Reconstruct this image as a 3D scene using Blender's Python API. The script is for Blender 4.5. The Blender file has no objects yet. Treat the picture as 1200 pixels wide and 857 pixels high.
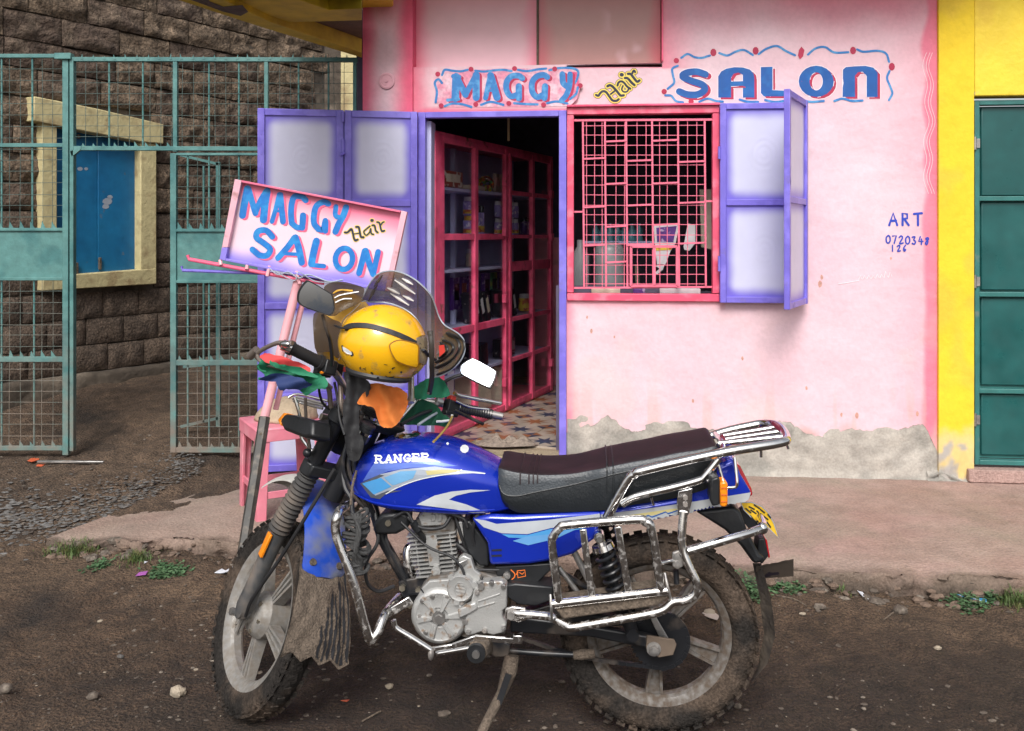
import bpy, bmesh, math, random
from math import sin, cos, pi, radians, sqrt, atan2
from mathutils import Vector, Matrix, noise, geometry
from mathutils.bvhtree import BVHTree

S = bpy.context.scene
C = S.collection
random.seed(7)
# ------------------------------------------------------------------ camera
F = 1100.0
CAMP = Vector((0, 0, 1.5))
cam = bpy.data.cameras.new('camera')
camo = bpy.data.objects.new('camera', cam)
C.objects.link(camo)
S.camera = camo
cam.sensor_width = 36
cam.lens = 36 * F / 1200
cam.shift_y = -(428.5 - 275) / 1200
camo.location = CAMP
camo.rotation_euler = (pi / 2, 0, 0)
cam.clip_start = .05
cam.clip_end = 1500
# ------------------------------------------------------------------ sky and light (bright overcast)
SUN_EL, SUN_AZ = radians(45), radians(188)      # azimuth of where the light comes from, clockwise from +Y
w = bpy.data.worlds.new('World')
S.world = w
w.use_nodes = True
wn = w.node_tree
bg = wn.nodes['Background']
sky = wn.nodes.new('ShaderNodeTexSky')
sky.sky_type = 'NISHITA'
sky.sun_disc = False
sky.sun_elevation = SUN_EL
sky.sun_rotation = SUN_AZ
sky.air_density = 1.0
sky.dust_density = 4.0
sky.ozone_density = .6
hs = wn.nodes.new('ShaderNodeHueSaturation')
hs.inputs['Saturation'].default_value = .3
wn.links.new(sky.outputs[0], hs.inputs['Color'])
wn.links.new(hs.outputs[0], bg.inputs[0])
bg.inputs[1].default_value = .115
sl = bpy.data.lights.new('sun', 'SUN')
sl.energy = 1.9
sl.angle = radians(24)
sl.color = (1, .97, .93)
so = bpy.data.objects.new('sun', sl)
C.objects.link(so)
so.location = (-2, -4, 8)
sd = Vector((sin(SUN_AZ) * cos(SUN_EL), cos(SUN_AZ) * cos(SUN_EL), sin(SUN_EL)))
so.rotation_euler = sd.to_track_quat('Z', 'Y').to_euler()
S.view_settings.view_transform = 'Standard'
S.view_settings.look = 'None'
S.view_settings.exposure = .5
S.view_settings.gamma = 1
S.render.engine = 'CYCLES'

# ------------------------------------------------------------------ frames and projection
I4 = Matrix.Identity(4)
def ray(px, py): return Vector(((px - 600) / F, 1, (275 - py) / F))
def frame(o, x, y):
    x = Vector(x).normalized(); y = Vector(y).normalized(); z = x.cross(y)
    m = Matrix((x, y, z)).transposed().to_4x4(); m.translation = Vector(o)
    return m
def onp(px, py, M, c=0):
    Mi = M.inverted(); o = Mi @ CAMP; d = Mi.to_3x3() @ ray(px, py)
    return o + d * ((c - o.y) / d.y)
def toz(px, py, z):
    d = ray(px, py); return CAMP + d * ((z - 1.5) / d.z)
def pxy(p): return 600 + F * p.x / p.y, 275 - F * (p.z - 1.5) / p.y
MF = frame((0, 5.4, 0), (1, -.1, 0), (.1, 1, 0))              # salon facade
MG = frame((0, 5.45, 0), (1, 0, 0), (0, 1, 0))                # gate
_d = Vector((700 / 1100, 1, 0)).normalized()
MW = frame(((197 - 600) / F * 7.4, 7.4, 0), _d, (-_d.y, _d.x, 0))   # stone wall of the alley
_d = Vector((455 / 1100, 1, 0)).normalized()
MC = frame(((505 - 600) / F * 5.6, 5.6, 0), _d, (-_d.y, _d.x, 0))     # glass cabinet
_p, _l = radians(4.5), radians(1)
_f = Vector((-cos(_p), sin(_p), 0)); _L = Vector((0, 0, 1)).cross(_f)
MB = frame((.444, 2.855, 0), _f, cos(_l) * _L - sin(_l) * Vector((0, 0, 1)))   # motorcycle: x forward, y to its left, z up
RAKE = radians(26); HUB = Vector((1.245, 0, .297))
_ax = Vector((-sin(RAKE), 0, cos(RAKE))); _A = HUB - .045 * Vector((cos(RAKE), 0, sin(RAKE)))
MS = MB @ Matrix.Translation(_A) @ Matrix.Rotation(radians(-52), 4, _ax) @ Matrix.Translation(-_A)  # steered front end

def n3(v, s=1.0, seed=0.0): return noise.noise(Vector((v[0] * s + seed, v[1] * s - seed, v[2] * s + seed * .37)))
def fbm(x, y, s, o=3, seed=0):
    r = 0; a = 1
    for i in range(o):
        r += a * noise.noise(Vector((x * s + seed, y * s, seed * .7 + i * 3.1))); s *= 2.1; a *= .5
    return r
def ss(a, b, x):
    t = max(0., min(1., (x - a) / (b - a))); return t * t * (3 - 2 * t)
def lerp(a, b, t): return a + (b - a) * t
def interp(x, pts):
    if x <= pts[0][0]: return pts[0][1]
    for (a, b), (c, d) in zip(pts, pts[1:]):
        if x <= c: return b + (d - b) * (x - a) / (c - a)
    return pts[-1][1]
def mixc(a, b, t): return tuple(a[i] + (b[i] - a[i]) * t for i in range(3))

# ------------------------------------------------------------------ materials
def mat(name, c, rough=.6, metal=0., c2=None, c2s=5, c2t=(.5, .62), var=.12, vs=14, bump=0, bs=60, dust=None, dn=(.45, .7), dlow=None, attr=None, coat=0, spec=.5, rv=0, ds=9, fine=None):
    m = bpy.data.materials.new(name); m.use_nodes = True
    N = m.node_tree.nodes; L = m.node_tree.links; B = N['Principled BSDF']
    B.inputs['Metallic'].default_value = metal; B.inputs['Roughness'].default_value = rough
    B.inputs['Specular IOR Level'].default_value = spec
    if coat: B.inputs['Coat Weight'].default_value = coat; B.inputs['Coat Roughness'].default_value = .08
    geo = N.new('ShaderNodeNewGeometry')
    def nz(s, d=4, ty='ShaderNodeTexNoise'):
        n = N.new(ty); n.inputs['Scale'].default_value = s; n.inputs['Detail'].default_value = d
        L.new(geo.outputs['Position'], n.inputs['Vector']); return n
    def rng(o, a, b, x=0., y=1.):
        r = N.new('ShaderNodeMapRange'); r.inputs[1].default_value = a; r.inputs[2].default_value = b
        r.inputs[3].default_value = x; r.inputs[4].default_value = y; L.new(o, r.inputs[0]); return r.outputs[0]
    def mix(f, a, b, bt='MIX'):
        x = N.new('ShaderNodeMix'); x.data_type = 'RGBA'; x.blend_type = bt
        for s, v in ((x.inputs[0], f), (x.inputs[6], a), (x.inputs[7], b)):
            if isinstance(v, (int, float)): s.default_value = v
            elif isinstance(v, tuple): s.default_value = (*v, 1)
            else: L.new(v, s)
        return x.outputs[2]
    if attr:
        a = N.new('ShaderNodeAttribute'); a.attribute_name = attr; col = a.outputs['Color']
    else: col = c
    if c2: col = mix(rng(nz(c2s, 6).outputs[0], *c2t), col, c2)
    if var:
        v = nz(vs, 5); col = mix(1.0, col, mix(rng(v.outputs[0], .25, .75), (1 - var,) * 3, (1 + var,) * 3), 'MULTIPLY')
    if fine: col = mix(1.0, col, mix(rng(nz(fine[0], 4).outputs[0], .35, .65), (1 - fine[1],) * 3, (1 + fine[1],) * 3), 'MULTIPLY')
    if dust:
        dm = rng(nz(ds, 7).outputs[0], *dn)
        if dlow:
            sx = N.new('ShaderNodeSeparateXYZ'); L.new(geo.outputs['Position'], sx.inputs[0])
            lo = rng(sx.outputs[2], dlow[1], dlow[0]); ad = N.new('ShaderNodeMath'); ad.operation = 'MULTIPLY'
            L.new(lo, ad.inputs[0]); L.new(rng(nz(9, 7).outputs[0], .3, .6), ad.inputs[1]); dm = ad.outputs[0]
        col = mix(dm, col, dust)
        r = N.new('ShaderNodeMapRange'); L.new(dm, r.inputs[0]); r.inputs[3].default_value = rough; r.inputs[4].default_value = .85
        L.new(r.outputs[0], B.inputs['Roughness'])
        if metal:
            r = N.new('ShaderNodeMapRange'); L.new(dm, r.inputs[0]); r.inputs[3].default_value = metal; r.inputs[4].default_value = 0
            L.new(r.outputs[0], B.inputs['Metallic'])
    elif rv:
        L.new(rng(nz(vs * .7, 4).outputs[0], .3, .7, rough - rv, rough + rv), B.inputs['Roughness'])
    if isinstance(col, tuple): B.inputs['Base Color'].default_value = (*col, 1)
    else: L.new(col, B.inputs['Base Color'])
    if bump:
        b = N.new('ShaderNodeBump'); b.inputs['Strength'].default_value = min(1, bump); b.inputs['Distance'].default_value = .01 * max(1, bump)
        L.new(nz(bs, 8).outputs[0], b.inputs['Height']); L.new(b.outputs[0], B.inputs['Normal'])
    return m
def glass(name, tint=(1, 1, 1), refl=.12, rough=.03, opac=0.0, ocol=(.2, .18, .15)):
    m = bpy.data.materials.new(name); m.use_nodes = True
    N = m.node_tree.nodes; L = m.node_tree.links; N.clear()
    out = N.new('ShaderNodeOutputMaterial'); t = N.new('ShaderNodeBsdfTransparent'); t.inputs[0].default_value = (*tint, 1)
    g = N.new('ShaderNodeBsdfGlossy'); g.inputs['Roughness'].default_value = rough
    fr = N.new('ShaderNodeLayerWeight'); fr.inputs[0].default_value = .5
    pw = N.new('ShaderNodeMath'); pw.operation = 'POWER'; pw.inputs[1].default_value = 4; L.new(fr.outputs['Facing'], pw.inputs[0])
    ad = N.new('ShaderNodeMath'); ad.operation = 'MULTIPLY_ADD'; ad.inputs[1].default_value = .6; ad.inputs[2].default_value = refl; L.new(pw.outputs[0], ad.inputs[0])
    mx = N.new('ShaderNodeMixShader'); L.new(ad.outputs[0], mx.inputs[0]); L.new(t.outputs[0], mx.inputs[1]); L.new(g.outputs[0], mx.inputs[2])
    res = mx
    if opac:
        d = N.new('ShaderNodeBsdfPrincipled'); d.inputs['Base Color'].default_value = (*ocol, 1); d.inputs['Roughness'].default_value = .3
        m2 = N.new('ShaderNodeMixShader'); m2.inputs[0].default_value = opac
        L.new(mx.outputs[0], m2.inputs[1]); L.new(d.outputs[0], m2.inputs[2]); res = m2
    L.new(res.outputs[0], out.inputs[0])
    return m
MUD = (.105, .075, .055); DUST = (.20, .155, .12)
PALE = (.74, .505, .565); HOT = (.72, .095, .19)
m_paint = mat('painted plaster', (1, 1, 1), .7, attr='paint', var=.06, vs=5, fine=(45, .03), bump=.5, bs=17, c2=None, spec=.3)
m_paintsmooth = mat('sprayed gloss paint', (1, 1, 1), .32, attr='paint', var=.05, vs=8, bump=.06, bs=18)
m_grayplaster = mat('bare grey plaster', (.30, .285, .255), .9, c2=(.40, .37, .33), c2s=3, var=.25, vs=12, bump=.6, bs=30, fine=(90, .09))
m_purple = mat('purple enamel', (.18, .145, .61), .35, c2=(.23, .19, .68), c2s=7, var=.12, bump=.15, bs=30, dust=(.2, .15, .3), dn=(.66, .8))
m_pinkframe = mat('hot pink enamel', (.72, .085, .165), .4, c2=(.78, .2, .28), c2s=9, var=.12, bump=.15, bs=30, dust=(.3, .1, .1), dn=(.66, .8))
m_pinkbar = mat('pink bar enamel', (.78, .16, .25), .45, var=.2, bump=.1)
m_cabpink = mat('cabinet pink enamel', (.82, .11, .22), .4, c2=(.62, .06, .14), var=.2, bump=.2, dust=(.12, .09, .05), dn=(.62, .75))
m_lilac = mat('lilac interior paint', (.52, .52, .76), .6, var=.1)
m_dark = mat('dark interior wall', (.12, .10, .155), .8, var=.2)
m_yellow = mat('yellow plaster', (.80, .58, .04), .6, c2=(.68, .42, .04), c2s=3, c2t=(.55, .75), var=.1, vs=5, bump=.5, bs=25, dust=(.4, .36, .3), dn=(.68, .72))
m_yellowdk = mat('shaded yellow soffit', (.50, .375, .010), .7, c2=(.36, .27, .010), c2s=2, var=.2, bump=.4, bs=12)  # canopy yellow with the shade of its underside put into the colour
m_concrete = mat('raw flaked concrete', (.10, .08, .06), .9, var=.3, bump=1)
m_greendoor = mat('dark green enamel', (.008, .076, .074), .35, c2=(.014, .10, .097), c2s=4, c2t=(.4, .7), var=.12, bump=.06, bs=9, rv=.08)
m_greenfr = mat('green steel frame', (.03, .15, .14), .45, var=.2, dust=(.2, .2, .16), dn=(.62, .8))
m_teal = mat('teal gate paint', (.085, .215, .205), .5, c2=(.05, .16, .16), c2s=6, var=.2, vs=20, bump=.15, dust=(.20, .16, .13), dlow=(.25, 1.1))
m_tealwire = mat('teal wire', (.085, .125, .115), .5, var=.3, vs=30, dust=(.26, .2, .16), dlow=(.3, 1.5))
m_bluesheet = mat('faded blue sheet metal', (.006, .115, .27), .45, c2=(.012, .16, .33), c2s=3, c2t=(.35, .7), var=.15, bump=.12, bs=8, dust=(.10, .12, .14), dn=(.66, .72))
m_cream = mat('cream painted concrete', (.50, .43, .23), .8, c2=(.33, .25, .13), c2s=9, c2t=(.52, .7), var=.15, bump=.45, bs=40)
m_stone = mat('dark lava stone', (.11, .078, .053), .95, c2=(.20, .145, .10), c2s=9, c2t=(.45, .7), var=.5, vs=22, bump=2.2, bs=34, fine=(70, .4))
m_stonelow = mat('dressed lava block', (.085, .062, .047), .95, c2=(.125, .09, .066), c2s=7, c2t=(.4, .7), var=.4, vs=20, bump=1.2, bs=50, fine=(80, .35))
m_stone2 = mat('reddish lava stone', (.085, .058, .043), .95, c2=(.17, .125, .09), c2s=8, c2t=(.45, .7), var=.5, vs=22, bump=2.6, bs=34)
m_mortar = mat('mortar bed', (.07, .055, .042), 1, c2=(.16, .13, .10), c2s=2, var=.3, bump=1.5, bs=15)
m_ground = mat('trodden earth', (.088, .061, .044), .9, attr='paint', c2=(.026, .0175, .0125), c2s=2.3, c2t=(.53, .72), var=.5, vs=16, bump=3.2, bs=75, fine=(150, .5))
m_porch = mat('pinkish cement', (.40, .285, .235), .85, attr='paint', c2=(.27, .175, .14), c2s=1.6, c2t=(.5, .75), var=.16, vs=9, bump=1.0, bs=60, fine=(110, .16))
m_pebble = mat('pebbles', (.095, .075, .06), .9, c2=(.19, .16, .13), c2s=40, c2t=(.5, .65), var=.4, vs=60, bump=.5)
m_chip = mat('grey stone chips', (.15, .145, .14), .8, c2=(.07, .062, .056), c2s=30, c2t=(.45, .6), var=.4, vs=60)
m_rock = mat('buff rock', (.30, .25, .19), .9, var=.25, bump=1)
m_grass = mat('green grass', (.07, .115, .03), .7, c2=(.13, .13, .045), c2s=25, var=.3, vs=30)
m_weed = mat('weed leaves', (.055, .12, .05), .6, c2=(.10, .17, .08), c2s=40, var=.3)
# bike
m_chrome = mat('chrome', (.74, .73, .72), .10, 1, var=.08, vs=30, dust=(.25, .19, .15), dn=(.56, 1.1), ds=60)
m_chromedirty = mat('dirty chrome', (.70, .68, .66), .15, 1, var=.1, vs=60, dust=(.20, .155, .12), dn=(.52, 1.0), ds=60)
m_blue = mat('metallic blue paint', (.006, .028, .42), .22, .25, var=.1, vs=3, coat=.7, dust=(.07, .09, .27), dn=(.58, .85), ds=14)
m_bluedusty = mat('dusty blue plastic', (.01, .06, .42), .45, var=.2, dust=(.16, .17, .2), dn=(.42, .66), bump=.1)
m_black = mat('black plastic', (.013, .014, .016), .42, var=.3, bump=.1, dust=DUST, dn=(.68, .92))
m_blackmetal = mat('black frame paint', (.013, .014, .017), .35, var=.3, dust=DUST, dn=(.56, .85))
m_rubber = mat('black rubber', (.02, .02, .022), .5, var=.3)
m_bellows = mat('dusty rubber bellows', (.045, .043, .042), .75, var=.3, dust=DUST, dn=(.45, .8))
m_tyre = mat('muddy tyre rubber', (.022, .019, .017), .9, c2=(.078, .057, .043), c2s=7, c2t=(.44, .62), var=.35, vs=30, bump=.6, bs=140, fine=(120, .3), spec=.2)
m_flap = mat('mud caked flap', (.13, .10, .076), .95, c2=(.095, .07, .053), c2s=12, var=.25, vs=60, bump=.8, bs=170, fine=(150, .25))
m_flapblack = mat('bare black flap rubber', (.014, .014, .017), .6, var=.3, bump=.4)
m_rim = mat('dusty cast rim', (.28, .27, .255), .5, .4, var=.2, vs=45, dust=(.17, .14, .11), dn=(.36, .80), ds=50)
m_rimmud = mat('muddy cast rim', (.19, .18, .17), .5, .4, var=.2, vs=40, dust=(.09, .067, .05), dn=(.30, .62), ds=50)
m_alloy = mat('cast aluminium engine', (.43, .43, .42), .42, .45, var=.10, vs=8, bump=.15, bs=200, dust=(.19, .135, .095), dn=(.56, .68), ds=40)
m_alloyd = mat('grimy engine casting', (.17, .16, .15), .6, .4, var=.3, vs=40, dust=(.10, .075, .055), dn=(.5, .6), ds=30)
m_steel = mat('worn steel', (.42, .41, .40), .35, .9, var=.3, vs=40, dust=DUST, dn=(.5, .75))
m_bolt = mat('plated bolt', (.5, .45, .36), .3, .9, var=.2)
m_amber = mat('amber lens', (.85, .25, .01), .18, var=.15, vs=60, coat=.5)
m_red = mat('red lens', (.42, .012, .02), .15, var=.1, coat=.6)
m_redsw = mat('red switch', (.65, .045, .03), .4)
m_maroon = mat('maroon seat vinyl', (.012, .003, .006), .6, c2=(.022, .006, .011), var=.2, bump=.12, bs=160)
m_grayv = mat('grey seat vinyl', (.045, .053, .062), .38, c2=(.03, .036, .043), var=.15, bump=.2, bs=160, dust=DUST, dn=(.62, .85))
m_blackv = mat('black seat vinyl', (.014, .017, .02), .42, var=.2, bump=.2, bs=140)
m_wood = mat('muddy footboard', (.13, .10, .075), .95, var=.3, vs=30, bump=.8, bs=90, fine=(120, .3))
m_white = mat('white sticker', (.72, .74, .76), .35, var=.06)
m_silver = mat('silver grey sticker', (.42, .47, .55), .35, .3, var=.1)
m_darksil = mat('dark grey sticker', (.11, .12, .15), .35, .3, var=.2)
m_sky = mat('light blue sticker', (.07, .30, .62), .35, var=.1)
m_gold = mat('faded yellow sticker', (.55, .48, .22), .4, var=.1)
m_orangeink = mat('orange print', (.75, .16, .02), .6)
m_plate = mat('yellow number plate', (.80, .50, .02), .45, var=.15, dust=(.5, .4, .2), dn=(.6, .75))
m_ink = mat('black ink', (.015, .015, .02), .5)
m_helm = mat('yellow helmet shell', (.82, .43, .008), .22, c2=(.74, .35, .01), c2t=(.45, .7), var=.05, coat=.6, dust=(.35, .22, .06), dn=(.60, .74), ds=30)
m_helmold = mat('scuffed yellow helmet shell', (.62, .34, .02), .5, var=.2, dust=(.2, .14, .08), dn=(.48, .64))
m_mirror = mat('mirror glass', (.66, .68, .72), .03, 1, c2=(.42, .50, .64), c2s=16, c2t=(.5, .62), var=0)
m_visor = glass('smoked visor', (.55, .51, .47), .34, .06, .5, (.13, .115, .105))
m_visor2 = glass('brown smoked visor', (.4, .33, .26), .12, .08, .6, (.075, .055, .04))
m_blackglass = glass('dark visor lining', (.25, .3, .42), .15, .1, .6, (.02, .03, .06))
m_glass = glass('cabinet glass', (.97, .98, .98), .012, .03)
m_orange = mat('orange cloth', (.88, .25, .05), .8, var=.15, bump=.2)
m_green = mat('green cloth', (.012, .17, .085), .75, var=.25, bump=.2)
m_redcl = mat('red cloth', (.55, .05, .05), .75, var=.2, bump=.2)
m_navy = mat('navy cloth', (.012, .03, .12), .75, var=.2, bump=.2)
m_strap = mat('black strap', (.02, .02, .022), .55, var=.25, bump=.2)
m_brownstrap = mat('dark brown rubber strap', (.03, .023, .018), .5, var=.3)
m_rope = mat('grey black rope', (.045, .045, .045), .85, var=.4, vs=80, bump=.5)
m_stool = mat('pink stool plastic', (.72, .22, .29), .45, c2=(.75, .30, .36), var=.1, dust=(.32, .2, .16), dn=(.6, .8))
m_sack = mat('sand coloured sack', (.42, .33, .23), .95, var=.15, vs=30, bump=.6, bs=80)
m_polep = mat('pale pink pole', (.78, .38, .42), .4, var=.1, dust=(.4, .2, .2), dn=(.62, .7))
m_poled = mat('bare dark pole foot', (.06, .058, .055), .55, .3, c2=(.14, .12, .1), c2s=20, var=.4)
m_lblue = mat('sky blue lettering', (.006, .17, .54), .5, c2=(.015, .24, .60), c2s=20, var=.12, vs=40)
m_dblue = mat('strong blue lettering', (.002, .085, .34), .55, c2=(.004, .12, .40), c2s=12, var=.1)
m_wallblue = mat('brushed light blue', (.03, .19, .50), .6, c2=(.08, .30, .58), c2s=20, var=.12, vs=40)
m_crimson = mat('crimson lettering shade', (.42, .015, .065), .55, var=.15)
m_rose = mat('rose lettering shade', (.80, .12, .23), .5, var=.1)
m_navyink = mat('navy black lettering', (.018, .022, .05), .55)
m_lemon = mat('lemon outline', (.80, .62, .12), .55)
m_whitepaint = mat('white halo paint', (.82, .72, .76), .6, var=.05)
m_cobalt = mat('cobalt brush paint', (.015, .05, .42), .5)

# ------------------------------------------------------------------ mesh building
def cr(pts, k=6, closed=False):
    P = [Vector(p) for p in pts]; n = len(P)
    if n < 3: return P
    out = []
    for i in range(n if closed else n - 1):
        p0 = P[(i - 1) % n] if closed or i > 0 else P[0] * 2 - P[1]
        p1 = P[i]; p2 = P[(i + 1) % n]
        p3 = P[(i + 2) % n] if closed or i + 2 < n else P[-1] * 2 - P[-2]
        for j in range(k):
            t = j / k
            out.append(.5 * ((2 * p1) + (p2 - p0) * t + (2 * p0 - 5 * p1 + 4 * p2 - p3) * t * t + (3 * p1 - p0 - 3 * p2 + p3) * t ** 3))
    if not closed: out.append(P[-1])
    return out
def fillet(pts, r, k=5):
    P = [Vector(p) for p in pts]; out = [P[0]]
    for a, b, c in zip(P, P[1:], P[2:]):
        d1 = (a - b); d2 = (c - b); q = min(r, d1.length * .48, d2.length * .48)
        s = b + d1.normalized() * q; e = b + d2.normalized() * q
        for j in range(k + 1):
            t = j / k; out.append(s * (1 - t) ** 2 + b * 2 * t * (1 - t) + e * t * t)
    out.append(P[-1]); return out
class G:
    def __init__(s): s.V = []; s.F = []; s.MI = []; s.col = None
    def add(s, v, f, mi=0):
        o = len(s.V); s.V += [Vector(p) for p in v]; s.F += [[i + o for i in q] for q in f]; s.MI += [mi] * len(f); return s
    def box(s, c, sz, R=None, mi=0, taper=None):
        c = Vector(c); v = []
        for z in (-1, 1):
            for y in (-1, 1):
                for x in (-1, 1):
                    t = taper if (taper and z > 0) else 1
                    p = Vector((x * sz[0] / 2 * t, y * sz[1] / 2 * t, z * sz[2] / 2))
                    if R is not None: p = R @ p
                    v.append(c + p)
        return s.add(v, [(0, 2, 3, 1), (4, 5, 7, 6), (0, 1, 5, 4), (2, 6, 7, 3), (0, 4, 6, 2), (1, 3, 7, 5)], mi)
    def bar(s, a, b, wd, th, up=(0, 1, 0), mi=0):
        a = Vector(a); b = Vector(b); x = (b - a); L = x.length; x.normalize(); u = Vector(up); y = (u - x * u.dot(x)).normalized(); z = x.cross(y)
        R = Matrix((x, y, z)).transposed(); return s.box((a + b) / 2, (L, th, wd), R, mi)
    def tube(s, pts, r, n=10, closed=False, mi=0, flat=1., up=None, cap=True):
        P = [Vector(p) for p in pts]; N = len(P)
        rr = r if isinstance(r, (list, tuple)) else [r] * N
        T = []
        for i in range(N):
            a = P[(i - 1) % N] if closed or i else P[0]; b = P[(i + 1) % N] if closed or i < N - 1 else P[-1]
            d = b - a; T.append(d.normalized() if d.length > 1e-9 else Vector((0, 0, 1)))
        u = Vector(up) if up else (Vector((0, 0, 1)) if abs(T[0].z) < .9 else Vector((1, 0, 0)))
        u = (u - T[0] * u.dot(T[0])).normalized(); v = []
        for i in range(N):
            u = (Vector(up) if up else u); u = (u - T[i] * u.dot(T[i])).normalized(); q = T[i].cross(u)
            for j in range(n):
                a = 2 * pi * j / n; v.append(P[i] + (u * cos(a) * flat + q * sin(a)) * rr[i])
        f = []
        for i in range(N if closed else N - 1):
            k = (i + 1) % N
            for j in range(n): f.append((i * n + j, i * n + (j + 1) % n, k * n + (j + 1) % n, k * n + j))
        if not closed and cap: f.append(tuple(range(n - 1, -1, -1))); f.append(tuple((N - 1) * n + j for j in range(n)))
        return s.add(v, f, mi)
    def cyl(s, a, b, r, n=16, mi=0, r2=None): return s.tube([a, b], [r, r if r2 is None else r2], n, mi=mi)
    def lathe(s, prof, c, axis=(0, 1, 0), n=32, mi=0, closed=False, cap=True):
        a = Vector(axis).normalized(); u = Vector((0, 0, 1)) if abs(a.z) < .9 else Vector((1, 0, 0)); u = (u - a * u.dot(a)).normalized(); q = a.cross(u); c = Vector(c)
        v = [c + a * h + (u * cos(2 * pi * j / n) + q * sin(2 * pi * j / n)) * r for r, h in prof for j in range(n)]
        K = len(prof); f = []
        for i in range(K if closed else K - 1):
            k = (i + 1) % K
            for j in range(n): f.append((i * n + j, i * n + (j + 1) % n, k * n + (j + 1) % n, k * n + j))
        if not closed and cap: f.append(tuple(range(n - 1, -1, -1))); f.append(tuple((K - 1) * n + j for j in range(n)))
        return s.add(v, f, mi)
    def prism(s, poly, y0, y1, mi=0):      # poly in (x, z), extruded along y
        n = len(poly); v = [(p[0], y0, p[1]) for p in poly] + [(p[0], y1, p[1]) for p in poly]
        return s.add(v, [tuple(range(n)), tuple(range(2 * n - 1, n - 1, -1))] + [(i, (i + 1) % n + 0, (i + 1) % n + n, i + n)[::-1] for i in range(n)], mi)
    def grid(s, fn, nu, nv, mi=0, flip=False):
        v = [fn(i / nu, j / nv) for j in range(nv + 1) for i in range(nu + 1)]
        f = []
        for j in range(nv):
            for i in range(nu):
                a = j * (nu + 1) + i; q = (a, a + 1, a + nu + 2, a + nu + 1); f.append(q[::-1] if flip else q)
        return s.add(v, f, mi)
    def loft(s, rings, mi=0, cap=True, mis=None):
        n = len(rings[0]); v = [p for r in rings for p in r]; o = len(s.F)
        f = []; mm = []
        for i in range(len(rings) - 1):
            for j in range(n): f.append((i * n + j, i * n + (j + 1) % n, (i + 1) * n + (j + 1) % n, (i + 1) * n + j)); mm.append(mis[j] if mis else mi)
        if cap: f.append(tuple(range(n - 1, -1, -1))); f.append(tuple((len(rings) - 1) * n + j for j in range(n))); mm += [mi, mi]
        s.add(v, f, mi); s.MI[-len(f):] = mm; return s
    def ball(s, c, r, n=10, m=7, mi=0, fn=None):
        c = Vector(c); r = Vector(r) if hasattr(r, '__len__') else Vector((r, r, r)); rings = []
        v = []; f = []
        for i in range(m + 1):
            t = pi * i / m
            for j in range(n):
                a = 2 * pi * j / n; p = Vector((sin(t) * cos(a), sin(t) * sin(a), cos(t)))
                k = fn(p) if fn else 1; v.append(c + Vector((p.x * r.x, p.y * r.y, p.z * r.z)) * k)
        for i in range(m):
            for j in range(n): f.append((i * n + j, (i + 1) * n + j, (i + 1) * n + (j + 1) % n, i * n + (j + 1) % n))
        return s.add(v, f, mi)

WM = {}     # world matrices of roots
def props(o, label=None, cat=None, group=None, kind=None):
    if label: o['label'] = label
    if cat: o['category'] = cat
    if group: o['group'] = group
    if kind: o['kind'] = kind
    return o
def root(name, M, label, cat, group=None, kind=None):
    o = bpy.data.objects.new(name, None); C.objects.link(o); o.matrix_world = M; o.empty_display_size = .1
    WM[o.name] = M.copy(); return props(o, label, cat, group, kind)
def rootat(name, p, *a, **k): return root(name, Matrix.Translation(Vector(p)), *a, **k)
def mkmesh(name, V, F, MI, mats, ang=35, colfn=None, Mw=None):
    me = bpy.data.meshes.new(name); me.from_pydata(V, [], F)
    for m in (mats if isinstance(mats, (list, tuple)) else [mats]): me.materials.append(m)
    if any(MI): me.polygons.foreach_set('material_index', MI)
    if ang: me.shade_smooth(); me.set_sharp_from_angle(angle=radians(ang))
    if colfn:
        a = me.color_attributes.new('paint', 'FLOAT_COLOR', 'POINT'); d = []
        for v in (Mw or V): d += [*colfn(v), 1.0]
        a.data.foreach_set('color', d)
    return me
SPLIT = {'rivet_row': None, 'peeled_patch': 'peeled_patch', 'stain': 'wall_stain', 'hub_bolt': 'hub_bolt', 'cap_lugs': 'cap_lug', 'cover_bolts': 'cover_bolt', 'pole_bolt': 'pole_bolt', 'shutter_bolt': 'shutter_bolt', 'fork_bolt': 'fork_bolt', 'spike_strip': 'gate_spike', 'shutter_hinge': 'shutter_hinge', 'inner_lining': 'inner_lining', 'seat_strap': 'seat_strap', 'binding_wire': 'binding_wire', 'frayed_tip': 'frayed_tip', 'lever_bar': 'lever_bar', 'brake_arm': 'brake_arm', 'lever_perch': 'lever_perch'}
def obj(name, g, mats, parent=None, M=I4, bev=0, ang=35, colfn=None, **kw):
    if name in SPLIT and SPLIT[name] and parent is not None and len(set(g.MI)) < 2:
        n_ = len(g.V); up = list(range(n_))
        def fd(i):
            while up[i] != i: up[i] = up[up[i]]; i = up[i]
            return i
        for f in g.F:
            for v in f[1:]: up[fd(v)] = fd(f[0])
        comp = {}
        for f in g.F: comp.setdefault(fd(f[0]), []).append(f)
        if len(comp) > 1:
            for fs in comp.values():
                ids = sorted({v for f in fs for v in f}); mp = {v: k for k, v in enumerate(ids)}; h = G(); h.V = [g.V[v] for v in ids]; h.F = [[mp[v] for v in f] for f in fs]; h.MI = [0] * len(fs)
                o = obj0(SPLIT[name], h, mats, parent, M, bev, ang, colfn, **kw)
            return o
        name = SPLIT[name]
    if name in ('rivet_row', 'chain'): kw['kind'] = 'stuff'
    return obj0(name, g, mats, parent, M, bev, ang, colfn, **kw)
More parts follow.
